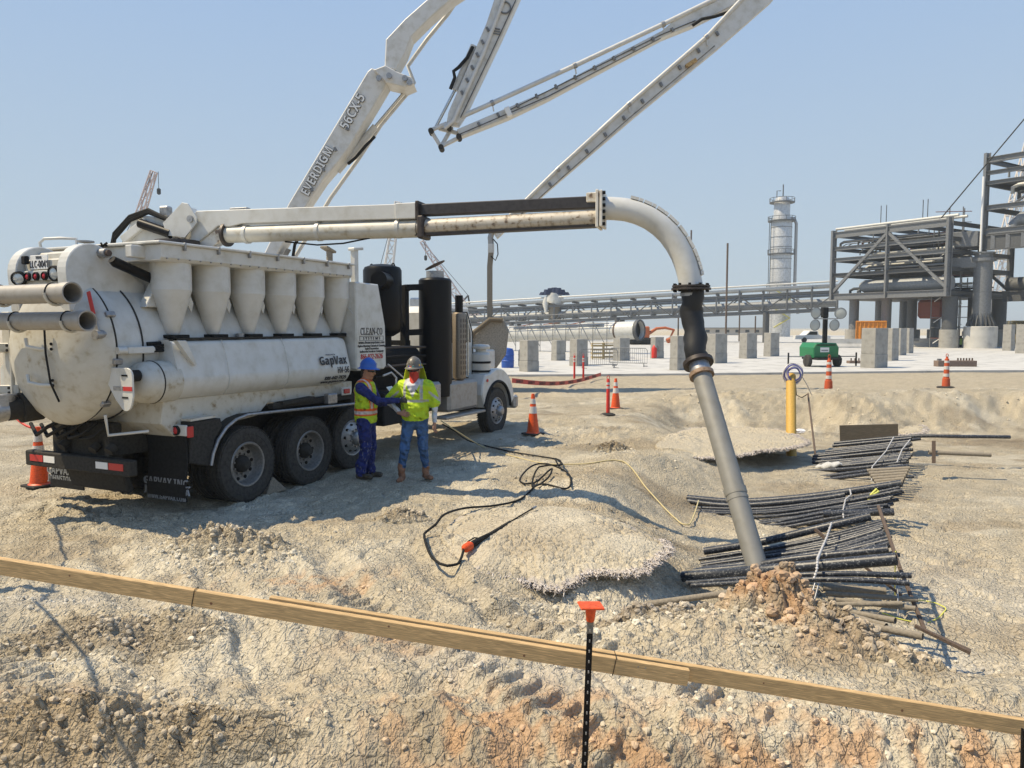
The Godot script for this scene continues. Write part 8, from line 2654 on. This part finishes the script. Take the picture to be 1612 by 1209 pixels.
# ---------------------------------------------------------------- people: joined tapered limbs on a grid, meshed as surface nets
class Field:
	var o: Vector3
	var c: float
	var nx: int
	var ny: int
	var nz: int
	var f := PackedFloat32Array()
	var tint := PackedColorArray()

	func _init(lo: Vector3, hi: Vector3, cell: float) -> void:
		o = lo
		c = cell
		nx = int((hi.x - lo.x) / cell) + 2
		ny = int((hi.y - lo.y) / cell) + 2
		nz = int((hi.z - lo.z) / cell) + 2
		f.resize(nx * ny * nz)
		f.fill(1.0)
		tint.resize(nx * ny * nz)

	# a limb from a to b, ra and rb thick; flat squeezes it along one axis
	func limb(a: Vector3, b: Vector3, ra: float, rb: float, col: Color, k := 0.03, flat := Vector3.ONE) -> void:
		var big := maxf(ra, rb) * maxf(flat.x, maxf(flat.y, flat.z)) + k + c * 2.0
		var lo := (a.min(b) - Vector3.ONE * big - o) / c
		var hi := (a.max(b) + Vector3.ONE * big - o) / c
		var inv := Vector3.ONE / flat
		var ab := (b - a) * inv
		var l2 := maxf(ab.length_squared(), 1e-9)
		for z in range(maxi(0, int(lo.z)), mini(nz, int(hi.z) + 1)):
			for y in range(maxi(0, int(lo.y)), mini(ny, int(hi.y) + 1)):
				var i := (z * ny + y) * nx
				for x in range(maxi(0, int(lo.x)), mini(nx, int(hi.x) + 1)):
					var p := (o + Vector3(x, y, z) * c - a) * inv
					var t := clampf(p.dot(ab) / l2, 0.0, 1.0)
					var d := (p - ab * t).length() - lerpf(ra, rb, t)
					var e := f[i + x]
					if d < e:
						tint[i + x] = col
					var h := maxf(k - absf(d - e), 0.0) / k
					f[i + x] = minf(d, e) - h * h * k * 0.25

	func at(x: int, y: int, z: int) -> float:
		return f[(clampi(z, 0, nz - 1) * ny + clampi(y, 0, ny - 1)) * nx + clampi(x, 0, nx - 1)]

	func mesh(s: Shape, paint: Callable, fold: FastNoiseLite = null) -> void:
		var id := {}
		var offs := [0, 1, nx, nx + 1, nx * ny, nx * ny + 1, nx * ny + nx, nx * ny + nx + 1]
		for z in nz - 1:
			for y in ny - 1:
				var row := (z * ny + y) * nx
				for x in nx - 1:
					var i := row + x
					var neg := 0
					for q in offs:
						if f[i + q] < 0.0:
							neg += 1
					if neg == 0 or neg == 8:
						continue
					var sum := Vector3.ZERO
					var cnt := 0
					for e in EDGES:
						var va := f[i + offs[e[0]]]
						var vb := f[i + offs[e[1]]]
						if (va < 0.0) != (vb < 0.0):
							var t := va / (va - vb)
							sum += CORNERS[e[0]].lerp(CORNERS[e[1]], t)
							cnt += 1
					var p := sum / cnt
					var g := Vector3(at(x + 1, y, z) - at(x - 1, y, z) + at(x + 2, y, z) - at(x, y, z), at(x, y + 1, z) - at(x, y - 1, z) + at(x, y + 2, z) - at(x, y, z), at(x, y, z + 1) - at(x, y, z - 1) + at(x, y, z + 2) - at(x, y, z))
					var w := o + (Vector3(x, y, z) + p) * c
					var best := 0
					for q in 8:
						if absf(f[i + offs[q]]) < absf(f[i + offs[best]]):
							best = q
					s.col = paint.call(w, tint[i + offs[best]])
					var wr := w
					if fold:
						var q := Vector3(w.x * 0.9, w.y * 1.25 + w.x * 0.5, w.z * 0.9) * 0.8
						var v := fold.get_noise_3dv(q)
						var e := 0.012
						g = g.normalized() - 2.6 * Vector3(fold.get_noise_3dv(q + Vector3(e, 0, 0)) - v, fold.get_noise_3dv(q + Vector3(0, e, 0)) - v, fold.get_noise_3dv(q + Vector3(0, 0, e)) - v)
						wr = w + g.normalized() * v * 0.012
					id[i] = s.vert(wr, g)
		var steps := [1, nx, nx * ny]
		for i in id:
			var z: int = i / (nx * ny)
			var y: int = (i / nx) % ny
			var x: int = i % nx
			for ax in 3:
				var j: int = i + steps[ax]
				if (ax == 0 and x + 1 >= nx) or (ax == 1 and y + 1 >= ny) or (ax == 2 and z + 1 >= nz):
					continue
				if (f[i] < 0.0) == (f[j] < 0.0):
					continue
				var u: int = steps[(ax + 1) % 3]
				var w: int = steps[(ax + 2) % 3]
				if not (id.has(i - u) and id.has(i - w) and id.has(i - u - w)):
					continue
				if f[i] < 0.0:
					s.face(id[i - u - w], id[i - w], id[i])
					s.face(id[i - u - w], id[i], id[i - u])
				else:
					s.face(id[i - u - w], id[i], id[i - w])
					s.face(id[i - u - w], id[i - u], id[i])

	const CORNERS := [Vector3(0, 0, 0), Vector3(1, 0, 0), Vector3(0, 1, 0), Vector3(1, 1, 0), Vector3(0, 0, 1), Vector3(1, 0, 1), Vector3(0, 1, 1), Vector3(1, 1, 1)]
	const EDGES := [[0, 1], [2, 3], [4, 5], [6, 7], [0, 2], [1, 3], [4, 6], [5, 7], [0, 4], [1, 5], [2, 6], [3, 7]]


func keep(_w: Vector3, c: Color) -> Color:
	return c


# a hand at the wrist: palm, four unequal bent fingers, and a thumb off the palm's side
func hand(s: Shape, wrist: Vector3, along_: Vector3, thumb: Vector3, curl: float, col: Color) -> void:
	var a := along_.normalized()
	var t := (thumb - a * thumb.dot(a)).normalized()
	var n := t.cross(a) if curl >= 0.0 else a.cross(t)
	curl = absf(curl)
	var fl := Field.new(wrist - Vector3.ONE * 0.21, wrist + Vector3.ONE * 0.21, 0.0045)
	fl.limb(wrist - a * 0.03, wrist + a * 0.02, 0.027, 0.026, col, 0.01)
	for k in 4:
		var w := 0.032 - 0.0205 * k
		fl.limb(wrist + a * 0.02 + t * w * 0.6, wrist + a * 0.088 + t * w, 0.0165, 0.0125, col, 0.012)
		var l: float = [0.072, 0.082, 0.076, 0.058][k]
		var p := wrist + a * (0.09 - 0.004 * absf(k - 1.2)) + t * w * 1.12
		var d := a
		for j in 3:
			d = (d * cos(curl * (0.5 + 0.25 * j)) + n * sin(curl * (0.5 + 0.25 * j))).normalized()
			var seg_l: float = l * [0.45, 0.31, 0.26][j]
			var q := p + d * seg_l
			fl.limb(p, q, 0.0098 - 0.0009 * j, 0.0092 - 0.001 * j, col, 0.004)
			p = q
	var p0 := wrist + a * 0.025 + t * 0.025
	var d0 := (t * 0.75 + a * 0.7 + n * 0.25).normalized()
	fl.limb(p0, p0 + d0 * 0.045, 0.016, 0.0125, col, 0.012)
	fl.limb(p0 + d0 * 0.045, p0 + d0 * 0.045 + (d0 + a * 0.7).normalized() * 0.034, 0.0115, 0.0095, col, 0.004)
	fl.mesh(s, keep)


# head with nose, brow, eyes, ears and jaw; it looks along its own +z
func head(s: Shape, xf: Transform3D, skin: Color, cover: Color, hair: Color) -> void:
	var fl := Field.new(Vector3(-0.13, -0.17, -0.14), Vector3(0.13, 0.16, 0.16), 0.0055)
	fl.limb(Vector3(0, 0.03, -0.012), Vector3(0, 0.045, 0.0), 0.095, 0.092, skin, 0.02, Vector3(0.84, 1.05, 1.0))
	fl.limb(Vector3(0, -0.04, 0.03), Vector3(0, -0.085, 0.045), 0.066, 0.043, cover, 0.04, Vector3(0.9, 1, 1))
	fl.limb(Vector3(0, -0.06, -0.02), Vector3(0, -0.16, -0.035), 0.058, 0.06, skin.lerp(cover, 0.3), 0.04)
	fl.limb(Vector3(0, 0.02, 0.088), Vector3(0, -0.022, 0.112), 0.011, 0.016, cover if cover != skin else skin, 0.012)
	fl.limb(Vector3(-0.045, 0.032, 0.076), Vector3(0.045, 0.032, 0.076), 0.014, 0.014, skin, 0.015)
	fl.limb(Vector3(-0.022, -0.058, 0.087), Vector3(0.022, -0.058, 0.087), 0.0085, 0.0085, cover * 0.85, 0.006)
	for x in [-1.0, 1.0]:
		fl.limb(Vector3(0.036 * x, -0.03, 0.06), Vector3(0.03 * x, -0.045, 0.066), 0.024, 0.024, cover, 0.025)
		fl.limb(Vector3(0.034 * x, 0.008, 0.079), Vector3(0.034 * x, 0.008, 0.08), 0.0145, 0.0145, Color(0.02, 0.02, 0.025), 0.004)
		fl.limb(Vector3(0.083 * x, 0.022, -0.01), Vector3(0.083 * x, -0.03, 0.0), 0.018, 0.013, skin, 0.008, Vector3(0.55, 1, 1))
	fl.limb(Vector3(0, 0.02, -0.045), Vector3(0, -0.05, -0.06), 0.085, 0.06, hair, 0.02, Vector3(0.9, 1, 0.9))
	var old := s.xf
	s.xf = xf
	fl.mesh(s, keep)
	s.xf = old


func hard_hat(parent: Node, xf: Transform3D, m: Material, stickers: bool) -> void:
	var s := Shape.new()
	s.xf = xf
	var rings := []
	for q in [[0.0, 1.32, 1.42], [0.004, 1.34, 1.44], [0.012, 1.2, 1.24], [0.02, 1.08, 1.1], [0.06, 1.05, 1.08], [0.1, 0.92, 0.96], [0.13, 0.68, 0.72], [0.148, 0.35, 0.38], [0.153, 0.05, 0.05]]:
		var ring := []
		for k in 32:
			var a := TAU * k / 32
			var front: float = 1.0 + (0.12 * maxf(0.0, sin(a)) if q[0] < 0.015 else 0.0)
			ring.append(Vector3(cos(a) * 0.105 * q[1], q[0] - 0.006 * (q[1] - 1.1) * 4.0, sin(a) * 0.12 * q[2] * front))
		ring.reverse()
		rings.append(ring)
	s.loft(rings, true, true)
	var o := obj("hard_hat", s, m, parent)
	var r := Shape.new()
	r.xf = xf
	for x in [-0.03, 0.0, 0.03]:
		r.tube([Vector3(x, 0.075, 0.122), Vector3(x, 0.12, 0.085), Vector3(x, 0.152, 0.03), Vector3(x, 0.154, -0.03), Vector3(x, 0.12, -0.09), Vector3(x, 0.07, -0.12)], 0.008, 6)
	obj("crown_ridge", r, m, o)
	if stickers:
		var rng := RandomNumberGenerator.new()
		rng.seed = 12
		for k in 26:
			var a := TAU * rng.randf()
			var y := rng.randf_range(0.03, 0.115)
			var rad := 0.112 * sqrt(maxf(0.05, 1.0 - pow(y / 0.16, 2.4)))
			var nn := Vector3(cos(a), y * 4.0, sin(a)).normalized()
			var at := Vector3(cos(a) * rad, y, sin(a) * rad * 1.15)
			var st := Shape.new()
			st.xf = xf * Shape.along(at, nn)
			st.lathe([Vector2(0.02, -0.006), Vector2(0.02, 0.003), Vector2(0, 0.004)], 7)
			obj("sticker", st, mat([Color(0.6, 0.06, 0.03), Color(0.02, 0.3, 0.25), Color(0.75, 0.75, 0.72), Color(0.7, 0.35, 0.03), Color(0.03, 0.1, 0.4)][k % 5], 0.5), o)


var n_fold := FastNoiseLite.new()


func make_people() -> void:
	n_fold.seed = 3
	n_fold.frequency = 9.0
	n_fold.fractal_octaves = 2
	var vm := mat(WHITE, 0.85, 0.0, null, 1.0, 0.0, true)
	var skin := Color(0.36, 0.19, 0.12)
	# --- man in blue coveralls, facing right, arm stretched out
	var p := thing("person", "person in blue coveralls, lime vest and blue hard hat, pointing with one arm", "person", on_ground(Vector2(-2.3, 12.05)), "workers beside the truck", 1.35)
	var blue := Color(0.012, 0.022, 0.13)
	var boot := Color(0.075, 0.06, 0.04)
	var f := Field.new(Vector3(-0.45, -0.02, -0.4), Vector3(0.45, 1.66, 0.85), 0.0135)
	for x in [-1.0, 1.0]:
		var hip := Vector3(0.095 * x, 0.93, 0.0)
		var knee := Vector3(0.1 * x, 0.5, 0.03)
		var ank := Vector3(0.105 * x, 0.1, -0.03 + 0.03 * x)
		f.limb(hip, knee, 0.118, 0.085, blue)
		f.limb(knee, ank, 0.086, 0.072, blue)
		f.limb(Vector3(ank.x, 0.24, ank.z), Vector3(ank.x, 0.13, ank.z + 0.01), 0.085, 0.087, blue, 0.01)
		f.limb(Vector3(ank.x, 0.12, ank.z), Vector3(ank.x, 0.05, ank.z), 0.058, 0.056, boot, 0.008)
		f.limb(Vector3(ank.x, 0.045, ank.z - 0.04), Vector3(ank.x + 0.02 * x, 0.04, ank.z + 0.17), 0.048, 0.046, boot, 0.02, Vector3(1.05, 0.9, 1))
	f.limb(Vector3(0, 0.95, -0.01), Vector3(0, 1.1, 0.0), 0.165, 0.165, blue, 0.05, Vector3(1.05, 1, 0.82))
	f.limb(Vector3(0, 1.1, 0.01), Vector3(0, 1.38, -0.01), 0.17, 0.185, blue, 0.06, Vector3(1.08, 1, 0.8))
	f.limb(Vector3(-0.17, 1.45, -0.01), Vector3(0.17, 1.45, -0.01), 0.075, 0.075, blue, 0.07)
	f.limb(Vector3(0, 1.46, -0.01), Vector3(0, 1.58, 0.02), 0.075, 0.062, skin, 0.03)
	# right arm out to the front, left arm lower and bent
	var rs := Vector3(-0.2, 1.44, 0.0)
	var re := Vector3(-0.17, 1.24, 0.27)
	var rw := Vector3(-0.07, 1.25, 0.56)
	f.limb(rs, re, 0.078, 0.06, blue)
	f.limb(re, rw, 0.06, 0.044, blue)
	var lsh := Vector3(0.2, 1.44, 0.0)
	var le := Vector3(0.22, 1.17, 0.14)
	var lw := Vector3(0.12, 1.2, 0.4)
	f.limb(lsh, le, 0.076, 0.058, blue)
	f.limb(le, lw, 0.058, 0.044, blue)
	var s := Shape.new()
	f.mesh(s, func(w: Vector3, c: Color) -> Color:
		var k := 1.0 + 0.35 * n_fine.get_noise_3dv(w * 1.2)
		if c == blue and w.y < 0.62 and n_fine.get_noise_2d(w.x * 2.2 + w.z * 2.0, w.y * 0.9) > 0.42:
			return Color(0.16, 0.16, 0.2)
		return Color(c.r * k, c.g * k, c.b * k), n_fold)
	hand(s, rw + Vector3(0.01, 0.0, 0.03), Vector3(0.2, 0.05, 1), Vector3(0.3, 1, 0), 0.55, Color(0.03, 0.03, 0.035))
	hand(s, lw + Vector3(-0.01, 0.0, 0.03), Vector3(-0.4, 0.0, 1), Vector3(-0.3, 1, 0), -0.7, Color(0.03, 0.03, 0.035))
	var hx := Transform3D(Basis(Vector3.UP, 0.1) * Basis(Vector3.RIGHT, 0.12), Vector3(0, 1.69, 0.045))
	head(s, hx, skin, skin * 0.95, Color(0.03, 0.02, 0.015))
	obj("body", s, vm, p)
	obj("safety_glasses", Shape.new().tube([hx * Vector3(-0.085, 0.015, 0.02), hx * Vector3(-0.07, 0.014, 0.085), hx * Vector3(0, 0.012, 0.108), hx * Vector3(0.07, 0.014, 0.085), hx * Vector3(0.085, 0.015, 0.02)], 0.012, 6), MT.glass_dark, p)
	hard_hat(p, hx * Transform3D(Basis(Vector3.RIGHT, -0.05), Vector3(0, 0.045, -0.005)), mat(Color(0.02, 0.1, 0.42), 0.35), false)
	var lime := Color(0.45, 0.62, 0.02)
	var orange := Color(0.75, 0.13, 0.02)
	var silver := Color(0.62, 0.55, 0.5)
	f = Field.new(Vector3(-0.36, 0.88, -0.32), Vector3(0.36, 1.62, 0.32), 0.0125)
	f.limb(Vector3(0, 0.97, -0.005), Vector3(0, 1.15, 0.0), 0.192, 0.19, lime, 0.02, Vector3(1.07, 1, 0.88))
	f.limb(Vector3(0, 1.15, 0.01), Vector3(0, 1.39, -0.01), 0.19, 0.2, lime, 0.05, Vector3(1.08, 1, 0.82))
	f.limb(Vector3(-0.115, 1.47, -0.015), Vector3(0.115, 1.47, -0.015), 0.088, 0.088, lime, 0.05)
	s = Shape.new()
	f.mesh(s, func(w: Vector3, c: Color) -> Color:
		var side := absf(w.x)
		if w.y > 1.0 and w.y < 1.115:
			return silver if w.y > 1.03 and w.y < 1.085 else orange
		if w.y > 1.115 and (absf(side - 0.115) < 0.038):
			return silver if absf(side - 0.115) < 0.02 else orange
		if w.y > 1.53 or w.y < 0.815:
			return orange
		var k := 1.0 + 0.08 * n_fine.get_noise_3dv(w * 1.5)
		return Color(c.r * k, c.g * k, c.b * k), n_fold)
	obj("safety_vest", s, vm, p)
	obj("clipboard", Shape.new().box(Vector3(0.16, 1.33, 0.42), Vector3(0.22, 0.3, 0.012), Basis(Vector3.RIGHT, -0.7), 0.003), MT.tape_white, p)

	# --- man in the lime shirt and jeans, facing the camera, one hand on his hip
	p = thing("person", "person in lime shirt, jeans and stickered hard hat, hand on hip", "person", on_ground(Vector2(-1.52, 12.0)), "workers beside the truck", -0.12)
	var jean := Color(0.045, 0.1, 0.21)
	var white := Color(0.5, 0.52, 0.56)
	boot = Color(0.27, 0.13, 0.07)
	f = Field.new(Vector3(-0.55, -0.02, -0.35), Vector3(0.55, 1.7, 0.4), 0.0135)
	for q in [[-0.1, -0.2, 0.1, 0.0], [0.1, 0.13, -0.14, 0.7]]:
		var hip := Vector3(q[0], 0.97, 0.0)
		var ank := Vector3(q[1], 0.1, q[2])
		var knee := hip.lerp(ank, 0.52) + Vector3(0, 0, 0.04)
		f.limb(hip, knee, 0.108, 0.074, jean)
		f.limb(knee, ank + Vector3(0, 0.1, 0), 0.074, 0.056, jean)
		f.limb(ank + Vector3(0, 0.15, 0), ank, 0.06, 0.055, boot, 0.008)
		var toe := Vector3(sin(q[3]), 0, cos(q[3]))
		f.limb(ank + Vector3(0, -0.055, 0) - toe * 0.035, ank + Vector3(0, -0.06, 0) + toe * 0.17, 0.048, 0.045, boot, 0.02, Vector3(1, 0.9, 1))
	f.limb(Vector3(0, 0.98, 0), Vector3(0, 1.12, 0), 0.155, 0.155, jean, 0.05, Vector3(1.08, 1, 0.82))
	f.limb(Vector3(0, 1.15, 0), Vector3(0, 1.42, 0), 0.16, 0.178, white, 0.05, Vector3(1.1, 1, 0.78))
	f.limb(Vector3(-0.17, 1.5, 0), Vector3(0.17, 1.5, 0), 0.07, 0.07, white, 0.06)
	f.limb(Vector3(0, 1.5, 0), Vector3(0, 1.63, 0.01), 0.075, 0.06, skin, 0.03)
	var hs := Vector3(-0.22, 1.49, 0)
	var he := Vector3(-0.42, 1.24, -0.02)
	var hw := Vector3(-0.22, 1.09, 0.14)
	f.limb(hs, he, 0.062, 0.052, white)
	f.limb(he, hw, 0.05, 0.036, white)
	var ds := Vector3(0.22, 1.49, 0)
	var de := Vector3(0.31, 1.2, -0.01)
	var dw := Vector3(0.32, 0.95, 0.05)
	f.limb(ds, de, 0.062, 0.05, white)
	f.limb(de, dw, 0.05, 0.037, white)
	s = Shape.new()
	f.mesh(s, func(w: Vector3, c: Color) -> Color:
		var k := 1.0 + 0.3 * n_fine.get_noise_3dv(w * 1.1)
		if c == jean and w.y > 0.45 and w.y < 0.9 and w.z > 0.04:
			k *= 1.25
		return Color(c.r * k, c.g * k, c.b * k), n_fold)
	hand(s, hw + Vector3(0.02, -0.01, 0.02), Vector3(0.9, -0.12, 0.25), Vector3(0, 1, -0.3), 0.5, skin)
	hand(s, dw + Vector3(0, -0.03, 0.005), Vector3(0.0, -1, 0.1), Vector3(-0.3, 0, 1), 0.6, skin)
	hx = Transform3D(Basis(Vector3.UP, -0.15) * Basis(Vector3.RIGHT, 0.2), Vector3(0, 1.74, 0.03))
	head(s, hx, skin, Color(0.5, 0.05, 0.03), Color(0.03, 0.02, 0.015))
	obj("body", s, vm, p)
	s = Shape.new()
	s.tube([Vector3(0, 1.66, 0.05), Vector3(0.0, 1.58, 0.09), Vector3(0, 1.5, 0.13)], [0.075, 0.06, 0.012], 14)
	obj("red_bandana", s, mat(Color(0.5, 0.045, 0.025), 0.85), p)
	obj("safety_glasses", Shape.new().tube([hx * Vector3(-0.085, 0.015, 0.02), hx * Vector3(-0.07, 0.014, 0.085), hx * Vector3(0, 0.012, 0.108), hx * Vector3(0.07, 0.014, 0.085), hx * Vector3(0.085, 0.015, 0.02)], 0.012, 6), MT.glass_dark, p)
	hard_hat(p, hx * Transform3D(Basis(Vector3.RIGHT, -0.1), Vector3(0, 0.045, -0.005)), mat(Color(0.13, 0.12, 0.1), 0.4), true)
	f = Field.new(Vector3(-0.5, 0.95, -0.34), Vector3(0.5, 1.68, 0.34), 0.0125)
	f.limb(Vector3(0, 1.04, 0), Vector3(0, 1.2, 0), 0.195, 0.195, lime, 0.03, Vector3(1.1, 1, 0.86))
	f.limb(Vector3(0, 1.2, 0), Vector3(0, 1.42, 0), 0.19, 0.205, lime, 0.05, Vector3(1.1, 1, 0.82))
	f.limb(Vector3(-0.17, 1.5, 0), Vector3(0.17, 1.5, 0), 0.092, 0.092, lime, 0.05)
	f.limb(hs, hs.lerp(he, 0.85), 0.09, 0.1, lime, 0.03)
	f.limb(ds, ds.lerp(de, 0.85), 0.09, 0.1, lime, 0.03)
	s = Shape.new()
	f.mesh(s, func(w: Vector3, c: Color) -> Color:
		var grey := Color(0.42, 0.43, 0.4)
		var side := absf(w.x)
		if w.y > 1.245 and w.y < 1.29 and side < 0.24:
			return grey
		if w.y >= 1.27 and absf(side - 0.13) < 0.022 and side < 0.2:
			return grey
		if side > 0.24 and absf((w.y - 1.36) - (0.3 - side) * 0.8) < 0.022:
			return grey
		if w.z > 0.0 and side < 0.006 and w.y < 1.45:
			return Color(0.3, 0.42, 0.02)
		if w.z > 0.02 and side < (w.y - 1.33) * 0.55:
			return white
		var k := 1.0 + 0.08 * n_fine.get_noise_3dv(w * 1.4)
		return Color(c.r * k, c.g * k, c.b * k), n_fold)
	obj("safety_shirt", s, vm, p)
	var flap := Shape.new()
	var rings := []
	for q in [[1.86, 0.1], [1.8, 0.14], [1.7, 0.17], [1.62, 0.19], [1.55, 0.2]]:
		var ring := []
		for k in 9:
			var a := PI + 0.25 + (PI - 0.5) * k / 8
			ring.append(Vector3(cos(a) * q[1], q[0], sin(a) * q[1] * 0.8 + 0.02))
		for k in 9:
			var a := PI + 0.25 + (PI - 0.5) * (8 - k) / 8
			ring.append(Vector3(cos(a) * (q[1] - 0.012), q[0], sin(a) * (q[1] - 0.012) * 0.8 + 0.02))
		rings.append(ring)
	flap.loft(rings, true, true)
	obj("neck_shade", flap, mat(Color(0.5, 0.62, 0.02), 0.8), p)
	obj("pen", Shape.new().tube([Vector3(0.03, 1.46, 0.15), Vector3(0.09, 1.4, 0.17)], 0.008, 5), MT.black_dull, p)
